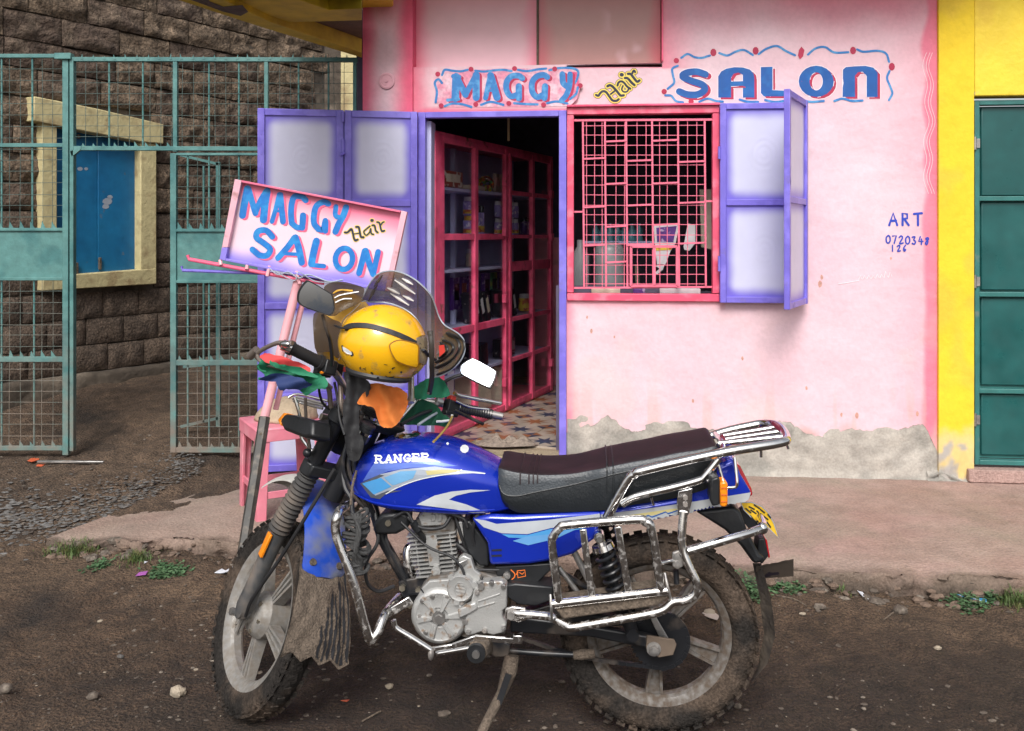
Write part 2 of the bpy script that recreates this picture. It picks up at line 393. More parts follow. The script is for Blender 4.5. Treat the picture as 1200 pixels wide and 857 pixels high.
def obj0(name, g, mats, parent=None, M=I4, bev=0, ang=35, colfn=None, **kw):
    """verts of g are in frame M; colfn gets the frame coordinates"""
    raw = g.V
    W = [M @ v for v in raw]
    if parent is None:
        lo = [min(v[i] for v in W) for i in range(3)]; hi = [max(v[i] for v in W) for i in range(3)]
        PM = Matrix.Translation(Vector(((lo[0] + hi[0]) / 2, (lo[1] + hi[1]) / 2, lo[2])))
    else: PM = WM[parent.name]
    Pi = PM.inverted(); loc = [Pi @ v for v in W]
    me = mkmesh(name, loc, g.F, g.MI, mats, ang, colfn, raw)
    o = bpy.data.objects.new(name, me); C.objects.link(o)
    if parent is None: o.matrix_world = PM
    else: o.parent = parent
    WM[o.name] = PM
    if bev:
        b = o.modifiers.new('bevel', 'BEVEL'); b.width = bev; b.segments = 2; b.limit_method = 'ANGLE'; b.angle_limit = radians(40); b.harden_normals = False
    return props(o, **kw)
def inst(name, me, parent, Mloc, **kw):
    o = bpy.data.objects.new(name, me); C.objects.link(o)
    if parent is not None: o.parent = parent; o.matrix_local = Mloc; WM[o.name] = WM[parent.name]
    else: o.matrix_world = Mloc; WM[o.name] = Mloc
    return props(o, **kw)
def copytree(o, M, **kw):
    c = o.copy(); C.objects.link(c); c.matrix_world = M; WM[c.name] = M; props(c, **kw)
    for ch in list(o.children):
        d = ch.copy(); C.objects.link(d); d.parent = c
        for g2 in ch.children: e = g2.copy(); C.objects.link(e); e.parent = d
    return c

# ---- flat shapes traced on a surface
def ribbon(pts, wd, caps=True, n=5):
    P = [Vector((p[0], p[1])) for p in pts]; N = len(P); W = wd if isinstance(wd, (list, tuple)) else [wd] * N
    if len(W) != N: W = [interp(i / (N - 1) * (len(W) - 1), list(enumerate(W))) for i in range(N)]
    L = []; R = []
    for i in range(N):
        d = (P[min(i + 1, N - 1)] - P[max(i - 1, 0)]); d = d.normalized() if d.length > 1e-9 else Vector((1, 0)); q = Vector((-d.y, d.x)) * W[i] / 2
        L.append(P[i] + q); R.append(P[i] - q)
    polys = [[R[i], R[i + 1], L[i + 1], L[i]] for i in range(N - 1)]
    if caps:
        for c, a, k, sg in ((P[0], L[0], W[0], 1), (P[-1], R[-1], W[-1], 1)):
            a0 = atan2(a.y - c.y, a.x - c.x); polys.append([c + Vector((cos(a0 + pi * j / n), sin(a0 + pi * j / n))) * k / 2 for j in range(n + 1)])
    return polys
def smooth2(pts, k=4, closed=False): return [(p.x, p.y) for p in cr([Vector((a[0], a[1], 0)) for a in pts], k, closed)]
def ring(cx, cy, rx, ry, ix, iy, rot=0, n=20):
    def e(a, b, t): x, y = a * cos(t), b * sin(t); return Vector((cx + x * cos(rot) - y * sin(rot), cy + x * sin(rot) + y * cos(rot)))
    return [[e(rx, ry, 2 * pi * i / n), e(rx, ry, 2 * pi * (i + 1) / n), e(ix, iy, 2 * pi * (i + 1) / n), e(ix, iy, 2 * pi * i / n)] for i in range(n)]
def disc(cx, cy, r, n=10, ry=None): return [[Vector((cx + r * cos(2 * pi * i / n), cy + (ry or r) * sin(2 * pi * i / n))) for i in range(n)]]
def flatten(shapes, xf=lambda p: p):
    """shapes: list of polygon lists; returns list of (polys) transformed"""
    return [[[xf(p) for p in poly] for poly in sh] for sh in shapes]
PIECE = {'wall_lettering': 'painted_letter', 'lintel_lettering': 'painted_letter', 'sign_lettering': 'painted_letter', 'tank_lettering': 'tank_letter', 'plate_marks': 'plate_mark', 'painted_squiggle': 'painted_squiggle', 'painted_spot': 'painted_spot', 'painted_hairline': 'painted_hairline', 'chalk_scrawl': 'chalk_mark', 'shell_scuff': 'shell_scuff', 'vent_dot': 'vent_dot', 'paint_chip': 'paint_chip', 'orange_symbol': 'orange_mark'}
def decal(name, shapes, m, parent, proj, off=.0015, step=.00012, M=I4, **kw):
    """splits the artwork into its separate pieces (letters, spots) and lays each one on the surface"""
    if name in PIECE and len(shapes) > 1:
        bb = [(min(p[0] for q in s for p in q), min(p[1] for q in s for p in q), max(p[0] for q in s for p in q), max(p[1] for q in s for p in q)) for s in shapes]
        grp = list(range(len(shapes)))
        def fd(i):
            while grp[i] != i: i = grp[i]
            return i
        def pts(s): return [p for q in s for p in q]
        for i in range(len(shapes)):
            for j in range(i):
                a, b = bb[i], bb[j]
                if min(a[2], b[2]) > max(a[0], b[0]) and min(a[3], b[3]) > max(a[1], b[1]):
                    A, B = pts(shapes[i]), pts(shapes[j]); r = .9
                    if any((p[0] - q[0]) ** 2 + (p[1] - q[1]) ** 2 < r * r * 2 for p in A for q in B) or any(geometry.intersect_point_quad_2d(Vector(p[:2]), *[Vector(x[:2]) for x in q]) if len(q) == 4 else False for p in A for q in shapes[j]) or any(geometry.intersect_point_quad_2d(Vector(p[:2]), *[Vector(x[:2]) for x in q]) if len(q) == 4 else False for p in B for q in shapes[i]): grp[fd(i)] = fd(j)
        cl = {}
        for i in range(len(shapes)): cl.setdefault(fd(i), []).append(i)
        return [_decal(PIECE[name], [shapes[i] for i in ids], m, parent, proj, off, step, M, offs=ids, **kw) for ids in cl.values()]
    return _decal(name, shapes, m, parent, proj, off, step, M, **kw)
def _decal(name, shapes, m, parent, proj, off=.0015, step=.00012, M=I4, offs=None, **kw):
    """proj(px,py,off)->point in frame M"""
    g = G()
    for i, sh in enumerate(shapes):
        o = off + (offs[i] if offs else i) * step
        for poly in sh:
            v = [proj(p[0], p[1], o) for p in poly]
            if any(q is None for q in v): continue
            g.add(v, [tuple(range(len(v)))])
    # consistent orientation is not needed for thin paint
    return obj(name, g, m, parent, M, ang=0, **kw)
def tess(poly, maxe):
    tri = geometry.tessellate_polygon([[Vector((p[0], p[1], 0)) for p in poly]]); out = []
    st = [[Vector((poly[i][0], poly[i][1])) for i in t] for t in tri]
    while st:
        t = st.pop(); e = [(t[i] - t[(i + 1) % 3]).length for i in range(3)]; k = max(range(3), key=lambda i: e[i])
        if e[k] > maxe:
            a, b, c = t[k], t[(k + 1) % 3], t[(k + 2) % 3]; mm = (a + b) / 2; st += [[a, mm, c], [mm, b, c]]
        else: out.append(t)
    return out
class Surf:
    """casts camera-ray traced artwork onto built surfaces, giving points that lie on the real surface"""
    def __init__(s, objs):
        V = []; Fs = []
        for o in objs:
            k = len(V); W = WM[o.name]; V += [W @ v.co for v in o.data.vertices]; Fs += [[i + k for i in p.vertices] for p in o.data.polygons]
        s.b = BVHTree.FromPolygons(V, Fs)
    def __call__(s, px, py, off):
        d = ray(px, py).normalized(); h, nn, i, t = s.b.ray_cast(CAMP, d)
        if h is None: return None
        if nn.dot(d) > 0: nn = -nn
        return h + nn * off
# ================================================================== GROUND
def gz(x, y):
    zl = interp(y, [(3.2, 0), (3.9, .05), (4.4, .10), (5.45, .205), (6.7, .40), (10, .50), (14, .6), (60, .6)])
    zr = interp(y, [(2.95, 0), (3.4, .022), (3.68, .07), (4.0, .085), (60, .085)])
    t = ss(-1.75, -.7, x - .25 * min(1, max(0, (y - 5.45))))
    z = lerp(zl, zr, t)
    d = min(1, max(0, 1 - (abs(x) + max(0, abs(y - 4)) - 12) / 8))
    z += d * (.014 * fbm(x, y, 2.2, 3) + .016 * fbm(x, y, 7, 4, 5) * (.4 + ss(-.2, .4, n3((x, y, 4), .9))) + .010 * max(0, n3((x, y, 0), 20, 3) - .1) + .006 * max(0, n3((x, y, 0), 45, 8)))
    # wheel ruts in the mud
    z -= .012 * math.exp(-((y - 3.25 - .05 * x + .03 * sin(2 * x)) / .07) ** 2) * d
    return z
def gcol(v):
    x, y = v.x, v.y
    c = (.085, .057, .038)
    t = ss(-.1, .5, fbm(x, y, 1.1, 3, 9)); c = mixc(c, (.14, .099, .068), t * .8)
    c = mixc(c, (.062, .044, .032), ss(.05, .5, fbm(x, y, .8, 3, 2)) * .8)
    c = mixc(c, (.034, .023, .017), ss(3.75, 3.1, y + .25 * fbm(x, y, 1.5, 2, 12)) * ss(-2.0, -.5, x) * .85)       # damp trodden mud in the track, darkened further as shade under the bike
    c = mixc(c, (.15, .112, .085), ss(4.3, 5, y) * .35)
    return (c[0] * .84, c[1] * .77, c[2] * .70)
def axis(lo, hi, st, far):
    a = []; x = lo
    while x <= hi + 1e-6: a.append(x); x += st
    s = st; l = [lo]; 
    while l[-1] > -far: s *= 1.6; l.append(l[-1] - s)
    s = st; h = [a[-1]]
    while h[-1] < far: s *= 1.6; h.append(h[-1] + s)
    return l[:0:-1] + a + h[1:]
g = G(); xs = axis(-3.2, 2.6, .017, 260); ys = axis(2.6, 4.7, .015, 260)
ysx = [y for y in ys if y <= 4.7]; y = ysx[-1]
while y < 9: y += .03 + (y - 4.7) * .02; ysx.append(y)
ys = ysx + [v for v in (12, 16, 24, 50, 100, 260)]
n = len(xs)
g.V = [Vector((x, y, gz(x, y))) for y in ys for x in xs]
g.F = [(j * n + i, j * n + i + 1, (j + 1) * n + i + 1, (j + 1) * n + i) for j in range(len(ys) - 1) for i in range(n - 1)]; g.MI = [0] * len(g.F)
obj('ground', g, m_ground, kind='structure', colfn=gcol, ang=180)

# ------------------------------------------------------------------ porch slab
fr = [(-2.12, 4.26), (-1.257, 4.17), (-.6, 4.03), (0, 3.955), (.7, 3.86), (1.374, 3.775), (2.03, 3.70), (4.5, 3.4)]
def pf(x): return interp(x, fr)
def porchtop(x, y): 
    y0 = pf(x); t = (y - y0) / 1.5
    return .150 - .03 * ss(-1.2, -2.1, x) * 1.0 + .004 * fbm(x, y, 4, 3) - .018 * ss(.10, 0, t) * (.6 + n3((x, 0, 0), 7))
def porchfn(u, v):
    x = -2.12 + u * 6.6
    xb = -1.60 + u * 6.1; yb = 5.4 - .1 * xb - .0
    y0 = pf(x) + .035 * fbm(x, 0, 6, 3, 4) + .02 * n3((x, 1, 0), 30)
    if v < .12:      # broken front edge falling to the mud
        t = v / .12; X = x; Y = y0 - .05 * (1 - t) - .035 * n3((x, t * 3, 0), 12) - .02 * n3((x, t * 6, 3), 34); Z = lerp(-.05, porchtop(x, y0), min(1, t * 1.15) ** .8) + .03 * fbm(x, t, 14, 3) * (1 - t * .6)
        Z = max(Z, -.06); return Vector((X, Y, Z))
    t = ((v - .12) / .88) ** 1.3; X = lerp(x, xb, t); Y = lerp(y0, yb, t)
    return Vector((X, Y, porchtop(X, Y)))
def porchcol(v):
    c = (.37, .275, .23)
    t = ss(-.1, .4, fbm(v.x * .5, v.y, 2.5, 3, 1)); c = mixc(c, (.41, .27, .235), t * .7)
    c = mixc(c, (.30, .24, .19), ss(0, .5, fbm(v.x, v.y, 3, 3, 8)) * .8)
    c = mixc(c, (.31, .24, .19), ss(.6, -1, v.x) * .55)
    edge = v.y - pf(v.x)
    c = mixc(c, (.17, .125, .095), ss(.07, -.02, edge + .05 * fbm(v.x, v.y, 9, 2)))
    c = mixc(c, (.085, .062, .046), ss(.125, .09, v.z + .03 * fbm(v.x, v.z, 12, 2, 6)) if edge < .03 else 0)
    return tuple(k * .86 for k in c)
g = G().grid(porchfn, 420, 70)
g.grid(lambda u, v: Vector((lerp(-2.12, -1.6, u), lerp(pf(-2.12), 5.56, u), lerp(.02, porchtop(lerp(-2.12, -1.6, u), lerp(pf(-2.12), 5.56, u)), v))), 30, 2)
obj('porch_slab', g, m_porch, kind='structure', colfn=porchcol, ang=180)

# ================================================================== STONE WALL OF THE ALLEY
x0w = onp(-140, 400, MW).x - 1.0; x1w = onp(384, 400, MW).x
yard = rootat('stone_building', MW @ Vector((x0w, 0, 0)), 'dark lava stone building with a blue shuttered window behind the green gate', 'building')
g = G().box(((x0w + x1w) / 2, .16, 2.2), (x1w - x0w, .24, 5.6))
obj('mortar_bed', g, m_mortar, yard, MW)
wl = onp(50, 200, MW).x; wr = onp(184, 200, MW).x
wzt = onp(120, 128, MW).z; wzb = onp(120, 337, MW).z
def stone_mesh(i, rough):
    random.seed(100 + i); g = G(); nu, nv = (9, 6) if rough < .05 else (14, 9); L, H = .385, .185
    def fn(u, v):
        e = min(u, 1 - u, v * .5 + (0 if v < .5 else 0), (1 - v)) ; e = min(u * 2, (1 - u) * 2, v, 1 - v)
        d = -.012 * ss(0, .25, e) - rough * ((.1 if rough > .02 else .45) + n3((u * 2.2 + i * 7, 0, v * 1.4 + i), 1.6) + .45 * n3((u * 5 + i * 7, 0, v * 3 + i), 2.6)) * ss(-.05 if rough > .02 else 0, .12, e)
        jx = .006 * n3((v * 3 + i, i, 0), 2); jz = .006 * n3((u * 3, i * 3., 1), 2)
        return Vector(((u - .5) * L + jx, d, (v - .5) * H + jz))
    g.grid(fn, nu, nv)
    def side(a, b): return lambda u, v: lerp(fn(*a(u)), fn(*a(u)) + Vector((0, .05 - fn(*a(u)).y, 0)), v)
    for a in (lambda u: (u, 0), lambda u: (1 - u, 1), lambda u: (0, 1 - u), lambda u: (1, u)): g.grid(side(a, 0), 4, 1)
    return mkmesh('stone_block', g.V, g.F, g.MI, m_stonelow if rough < .02 else (m_stone if i % 3 else m_stone2), 180)
sm = [stone_mesh(i, .011) for i in range(8)]; sr = [stone_mesh(10 + i, .042) for i in range(9)]
Pi = WM[yard.name].inverted() @ MW; row = 0; z = .50 - .195 * 2 - .1; random.seed(3)
while z < 4.3:
    off = (row % 2) * .15 + random.uniform(-.05, .05); x = x0w + off - .4
    up = z > 1.62
    while x < x1w:
        L = .305 if not up else random.uniform(.30, .52); cx = x + L / 2; x += L
        if cx + L / 2 < x0w or cx + L / 2 > x1w + .1: continue
        a, b = cx - L / 2, cx + L / 2
        if z + .1 > wzb - .02 and z - .1 < wzt + .02:
            if b > wl + .02 and a < wr - .02:
                if a < wl: b = wl + .03
                elif b > wr: a = wr - .03
                else: continue
        if b - a < .07: continue
        me = random.choice(sr if up else sm)
        s = Matrix.Diagonal(((b - a) / .395 * (-1 if random.random() < .5 else 1), 1, random.uniform(.99, 1.02), 1))
        T = Matrix.Translation(Vector(((a + b) / 2, .03 - (random.uniform(0, .018) if up else random.uniform(0, .012)), z + random.uniform(-.004, .004))))
        inst('stone_block', me, yard, Pi @ T @ Matrix.Rotation(random.uniform(-.012, .012), 4, 'Y') @ s)
    z += .195; row += 1
# plinth strip at the foot, rising with the ground
zb0 = onp(86, 449, MW).z; zb1 = onp(197, 434, MW).z; xa, xb = onp(86, 449, MW).x, onp(197, 434, MW).x
def pz(x): return zb0 + (zb1 - zb0) * (x - xa) / (xb - xa)
g = G().grid(lambda u, v: Vector((lerp(x0w, x1w, u), -.045 - .01 * n3((u * 40, v, 0), 1) if v < .7 else lerp(-.045, .04, (v - .7) / .3), pz(lerp(x0w, x1w, u)) - .25 + .31 * min(1, v / .7) + .01 * n3((u * 30, 0, 0), 1))), 120, 8)
obj('plinth', g, m_mortar, yard, MW, ang=180)
# window surround, drawn on the wall plane
wf = obj('window', G().prism([tuple((q := onp(px, py, MW, -.05)).xz) for px, py in [(38, 113), (114, 128), (190, 146), (190, 169), (165, 167), (90, 153), (66, 148), (37, 142)]], -.07, .1), m_cream, yard, MW, bev=.008)
for nm, pl in (('window_jamb', [(50, 143), (67, 147), (67, 322), (50, 340)]), ('window_jamb', [(165, 165), (183.5, 169), (183.5, 333), (165, 320)]), ('window_sill', [(50, 325), (66, 323.5), (165, 316), (183.5, 315), (183.5, 333), (50, 341)])):
    dd = -.05 if nm == 'window_jamb' else -.054
    obj(nm, G().prism([tuple(onp(px, py, MW, dd).xz) for px, py in pl], dd, .1), m_cream, wf, MW, bev=.006)
for pl, yy in (([(66, 149), (114, 155), (114, 321), (66, 325)], .03), ([(115, 156), (166, 164), (166, 318), (115, 321)], .024)):
    sh = obj('window_shutter', G().prism([tuple(onp(px, py, MW, yy).xz) for px, py in pl], yy, yy + .02), m_bluesheet, wf, MW, bev=.003)
# bolts / handles on the shutters are parts of the window frame level
obj('shutter_bolt', G().box(onp(117, 309, MW, .01), (.018, .02, .09)).box(onp(89, 316, MW, .01), (.03, .02, .1)).box(onp(92, 160, MW, .0), (.02, .02, .03)), m_concrete, wf, MW, bev=.003)
g = G(); 
for px, py, a in ((94, 198, 4), (126, 236, 7), (101, 198, 3), (124, 242, 5), (129, 231, 4)):
    v = [onp(px + a * cos(t) * (1 + .4 * n3((t, px, 0), 3)) * .8, py + a * .6 * sin(t), MW, .0225 if px > 115 else .0285) for t in [k * .7 for k in range(9)]]
    g.add(v, [tuple(range(9))])
obj('peeled_patch', g, m_silver, wf, MW, ang=0)
# end of the alley
g = G().box((-1.2, 11.4, 2.2), (4.2, .3, 5.5)); obj('alley_end_wall', g, m_mortar, label='dim brown wall closing the alley beyond the stone building', cat='wall')
pc = onp(413, 100, MG, 2.0)
g = G().box((pc.x, 7.5, 2.0), (.17, .2, 4.0)); obj('concrete_post', g, m_cream, bev=.01, label='pale cream post in the alley just left of the pink pillar', cat='post')

# ================================================================== GREEN MESH GATE
def gp(px, py, v=0): return onp(px, py, MG, v)
gate = rootat('mesh_gate', MG @ gp(84, 533), 'teal steel gate of welded mesh and sheet closing off the alley', 'gate')
wires = {}
def gbar(nm, a, b, wd, th, m=m_teal, par=None, v=0, bev=.002):
    A = gp(*a, v); B = gp(*b, v)
    return obj(nm, G().bar(A, B, wd * 5.45 / F, th), m, par or gate, MG, bev=bev)
def wire(a, b, par, v=.0, r=.0016, nm='mesh_wire'):
    A = gp(*a, v); B = gp(*b, v); A += Vector((0, 0, 0)); mid = (A + B) / 2 + Vector((random.uniform(-1, 1) * .003, random.uniform(-1, 1) * .004, random.uniform(-1, 1) * .003))
    return obj(nm, G().tube([A, mid, B], r, 5, cap=False), m_tealwire, par, MG)
def spikes(px0, px1, py, par, st=12.5, v=-.01):
    g = G(); x = px0 + 4
    while x < px1 - 4:
        a = gp(x - 4, py, v); b = gp(x + 2, py, v); c = gp(x + random.uniform(-4.5, -2), py - random.uniform(6, 9), v)
        g.add([a, b, c, a + Vector((0, .003, 0)), b + Vector((0, .003, 0)), c + Vector((0, .003, 0))], [(0, 1, 2), (5, 4, 3), (0, 2, 5, 3), (2, 1, 4, 5)]); x += st
    obj('spike_strip', g, m_teal, par, MG, ang=0)
def meshfield(x0, x1, y0, y1, par, thick, dx=12.6, dy=13.0, skipx=()):
    k = round((x1 - x0) / dx); 
    for i in range(1, k):
        x = x0 + (x1 - x0) * i / k
        if any(abs(x - t) < 4 for t in thick): continue
        wire((x, y0), (x + random.uniform(-.8, .8), y1), par, -.006)
    k = round((y1 - y0) / dy)
    for i in range(1, k):
        y = y0 + (y1 - y0) * i / k; wire((x0, y), (x1, y + random.uniform(-.8, .8)), par, -.010)
    for t in thick: obj('gate_rod', G().tube([gp(t, y0), gp(t, y1)], .0055, 8), m_teal, par, MG)
random.seed(11)
# left leaf
lf = obj('gate_leaf', G().bar(gp(78, 66), gp(78, 533), 7 * 5.45 / F, .035), m_teal, gate, MG, bev=.003)
gbar('gate_post', (85.5, 68), (85.5, 528), 4.5, .04); gbar('gate_post', (-44, 66), (-44, 533), 8, .05); gbar('gate_cap', (66, 66.5), (85, 66.5), 7, .05, v=-.01)
for y, wd in ((66, 4.5), (170.5, 4.5), (421, 6), (525, 5)): gbar('gate_rail', (-40, y), (75, y), wd, .03, par=lf)
sh = obj('gate_sheet', G().box((gp(17, 298)), (116 * 5.45 / F, .004, 59 * 5.45 / F)), m_teal, lf, MG)
gbar('gate_rail', (-40, 269), (75, 269), 3.5, .03, par=lf); gbar('gate_rail', (-40, 327), (75, 327), 3.5, .03, par=lf)
meshfield(-40, 75, 68, 268, lf, [2, 38]); meshfield(-40, 75, 328, 524, lf, [2, 40])
spikes(-40, 74, 268, lf); spikes(-40, 74, 419, lf); spikes(-40, 74, 524, lf)
gbar('ground_bolt', (44, 541), (122, 541.5), 2.5, .02, m_steel, v=-.12)
# transom above the opening
gbar('gate_rail', (84, 70), (419, 70.5), 5, .035); gbar('gate_rail', (84, 174), (419, 175), 5, .035)
for x, wd in ((206, 5), (312.5, 4.5), (416, 4)): gbar('gate_bar', (x, 70), (x, 178), wd, .03)
meshfield(88, 416, 72, 173, gate, [128, 167.5, 245, 280, 350, 385])
g = G(); 
for px in range(94, 414, 13): g.add([gp(px, 70, -.02), gp(px + 3, 70, -.02), gp(px + random.uniform(-1, 3), 70 - random.uniform(4, 8), -.02)], [(0, 1, 2)])
obj('spike_strip', g, m_teal, gate, MG, ang=0)
spikes(95, 205, 174, gate); 
obj('gate_bracket', G().prism([tuple(gp(px, py).xz) for px, py in ((84, 178), (97, 172), (96, 176), (86, 184))], -.02, 0), m_teal, gate, MG)
# right leaf
rl = obj('gate_leaf', G().bar(gp(204, 180), gp(204, 530), 7 * 5.45 / F, .035), m_teal, gate, MG, bev=.003)
for y, wd in ((181, 3), (425, 6), (527, 6)): gbar('gate_rail', (207, y), (330, y), wd, .03, par=rl)
obj('gate_sheet', G().box((gp(268, 300)), (124 * 5.45 / F, .004, 61 * 5.45 / F)), m_teal, rl, MG)
gbar('gate_rail', (207, 270), (330, 270), 3.5, .03, par=rl); gbar('gate_rail', (207, 330), (330, 330), 3.5, .03, par=rl)
meshfield(207, 330, 181, 270, rl, [220, 245, 280]); meshfield(207, 330, 331, 526, rl, [220, 245, 280])
spikes(208, 330, 269, rl); spikes(208, 330, 424, rl); spikes(208, 330, 526, rl)
# the inner leaf standing open behind
def gi(px, py): return onp(px, py, MG, .35)
g = G()
for a, b, wd in (((212, 182), (258, 193), 3), ((256, 190), (256, 500), 5), ((212, 500), (256, 490), 3), ((215, 430), (256, 426), 3), ((239, 195), (239, 495), 2)): g.bar(gi(*a), gi(*b), wd * 5.8 / F, .02)
il = obj('gate', g, m_teal, M=MG, label='small teal inner gate leaf half hidden behind the right hand gate mesh', cat='gate')
obj('strap_scrap', G().tube(cr([gp(292, 356, -.01), gp(302, 359, -.02), gp(303, 370, -.02), gp(301, 382, -.01)]), .012, 6, flat=.3), m_strap, M=MG, label='black rag looped on the gate mesh left of the purple doors', cat='rag')

# ================================================================== YELLOW CANOPY
can = rootat('canopy', (-1.2, 5.0, 2.5), 'yellow painted concrete canopy with flaked edge above the alley gate', 'canopy')
def cz(px, py, z): return toz(px, py, z)
def slab(nm, pts, z0, h, m, par=can, bev=.01):
    P = [cz(px, py, z0) for px, py in pts]; n = len(P)
    g = G().add(P + [p + Vector((0, 0, h)) for p in P], [tuple(range(n)), tuple(range(2 * n - 1, n - 1, -1))] + [(i, i + n, (i + 1) % n + n, (i + 1) % n) for i in range(n)])
    return obj(nm, g, m, par, bev=bev)
zc = 2.52
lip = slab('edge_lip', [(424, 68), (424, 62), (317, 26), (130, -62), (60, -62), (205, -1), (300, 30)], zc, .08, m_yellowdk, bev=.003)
slab('soffit', [(424.5, 66), (424.5, -60), (60, -62)], 2.60, .10, mat('dark brown soffit', (.085, .055, .02), .85, var=.3, bump=.6), bev=0)  # dark brown panel filling the triangle between lip and beams
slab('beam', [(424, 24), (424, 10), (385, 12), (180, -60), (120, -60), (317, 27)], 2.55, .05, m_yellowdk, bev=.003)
slab('beam', [(461, 9), (461, -14), (300, -30), (330, 10), (385, 13)], 2.815, .17, m_yellow)
P = [cz(px, py, zc - .002) for px, py in [(188, -12), (236, -12), (246, 2), (262, 8), (284, 6), (291, 14), (282, 19), (262, 14), (248, 9), (232, 3)]]
obj('flaked_patch', G().add(P, [tuple(range(len(P)))]), m_concrete, can)

# ================================================================== SALON BUILDING
def fl(px, py, v=0): return onp(px, py, MF, v)
salon = rootat('salon_building', MF @ fl(760, 560), 'pink painted salon building with hand lettered wall, open doorway and barred window', 'building')
TOP = -90
def pxf(v): return pxy(MF @ v)
def wallcol(v):
    px, py = pxf(v); wob = 7 * fbm(v.x, v.z, 3, 3) ; f = 0
    top = ss(60, -30, py + 2 * wob) * .75; f = max(f, top)
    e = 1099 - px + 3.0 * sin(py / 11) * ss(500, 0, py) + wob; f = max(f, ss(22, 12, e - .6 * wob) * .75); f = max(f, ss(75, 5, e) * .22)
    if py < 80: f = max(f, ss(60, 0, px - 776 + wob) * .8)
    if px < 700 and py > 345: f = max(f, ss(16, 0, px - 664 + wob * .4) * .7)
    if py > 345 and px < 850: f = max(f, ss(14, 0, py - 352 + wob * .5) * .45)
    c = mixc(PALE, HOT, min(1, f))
    c = mixc(c, (.74, .66, .70), .25 * ss(-.2, .5, fbm(v.x, v.z, 1.2, 3, 4)))
    c = mixc(c, (.76, .50, .47), .35 * ss(.1, .6, fbm(v.x, v.z, 2.3, 3, 14)) * ss(200, 480, py))
    je = jb(px) - py + 6 * fbm(v.x, v.z, 9, 3, 31); c = mixc(c, (.52, .33, .29), .75 * ss(14, 0, je) * ss(-.1, .35, fbm(v.x, v.z, 3.3, 2, 8)) if py > 440 else 0)
    s = ss(.25, .5, fbm(v.x * 6, v.z * .8, 2, 2, 21)) * ss(430, 500, py); c = mixc(c, (.62, .42, .38), .5 * s)
    return c
jag = [(640, 500), (667, 508), (676, 503), (688, 497), (697, 499), (705, 490), (712, 487), (722, 493), (731, 502), (745, 506), (757, 503), (775, 508), (800, 500), (850, 505), (905, 497), (915, 493), (925, 495), (934, 500), (944, 508), (960, 511), (975, 514), (986, 505), (996, 502), (1010, 504), (1030, 506), (1050, 504), (1066, 500), (1080, 496), (1086, 503), (1090, 512), (1096, 525), (1101, 537), (1120, 540)]
def strip(g, pxa, pxb, topf, botf, nu, nv, v0=-.006, edge=True):
    def fn(a, b):
        px = lerp(pxa, pxb, a); yt = topf(px); yb = botf(px); py = lerp(yb, yt, b)
        p = fl(px, py, 0); p.y = v0 - .003 * fbm(p.x, p.z, 6, 3, 2) ; return p
    g.grid(fn, nu, nv)
    if edge: g.grid(lambda a, b: Vector((fn(a, 0).x, lerp(.004, fn(a, 0).y, b), fn(a, 0).z + .002 * (1 - b))), nu, 1)
def jb(px): return interp(px, jag) + 2.2 * n3((px, 0, 0), .21) + 1.2 * n3((px, 5, 0), .6)
K = lambda c: (lambda px: c)
g = G()
strip(g, 664, 843, K(350), jb, 120, 60); strip(g, 843, 1101, K(TOP), jb, 170, 260); strip(g, 776, 843, K(TOP), K(128), 40, 90); strip(g, 664, 776, K(79), K(128), 60, 24)
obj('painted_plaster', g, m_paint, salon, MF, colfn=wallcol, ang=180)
# masonry under the plaster
g = G()
def wallbox(g, pa, pb, za, zb, v0=.0, v1=.15):
    a = fl(pa, 300, 0).x; b = fl(pb, 300, 0).x; g.box(((a + b) / 2, (v0 + v1) / 2, (za + zb) / 2), (b - a, v1 - v0, zb - za))
zwt = fl(750, 131).z; zwb = fl(750, 350).z
wallbox(g, 662, 1141, -.1, zwb); wallbox(g, 838, 1141, zwb, zwt); wallbox(g, 662, 1141, zwt, 2.37); wallbox(g, 776, 1141, 2.37, 3.3)
g2 = G().grid(lambda a, b: Vector(((q := fl(lerp(665, 1128, a), 300)).x, -.001 - .012 * (.5 + fbm(q.x, b * .5, 5, 3)) * ss(1, .7, b) - .02 * ss(.25, 0, b), lerp(.10, .5, b))), 200, 24)
obj('masonry', g, m_grayplaster, salon, MF)
obj('bare_render', g2, m_grayplaster, salon, MF, ang=180)
# pillar
def pillcol(v):
    px, py = pxf(v); w_ = 4 * fbm(v.x, v.z, 5, 2)
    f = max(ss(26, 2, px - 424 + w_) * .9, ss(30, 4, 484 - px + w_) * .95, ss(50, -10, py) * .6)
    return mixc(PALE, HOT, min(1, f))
a, b = fl(425, 100, -.05), fl(483.5, 100, -.05)
g = G().grid(lambda u, v: Vector((lerp(a.x, b.x, u), -.05 - .004 * fbm(u * .3, v * 3, 5, 3), lerp(.1, 3.3, v))), 24, 150)
g.grid(lambda u, v: Vector((b.x, lerp(-.05, .15, u), lerp(.1, 3.3, v))), 6, 150).grid(lambda u, v: Vector((a.x, lerp(.3, -.05, u), lerp(.1, 3.3, v))), 6, 150)
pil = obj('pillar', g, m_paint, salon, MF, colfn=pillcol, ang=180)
c = fl(453, 95, -.055)
obj('round_boss', G().lathe([(.048, 0), (.046, -.004), (.036, -.006), (.034, -.003), (.01, -.003), (.009, -.008), (.001, -.008)], c, (0, 1, 0), 28), m_paint, pil, MF, colfn=lambda v: mixc(PALE, HOT, .25))
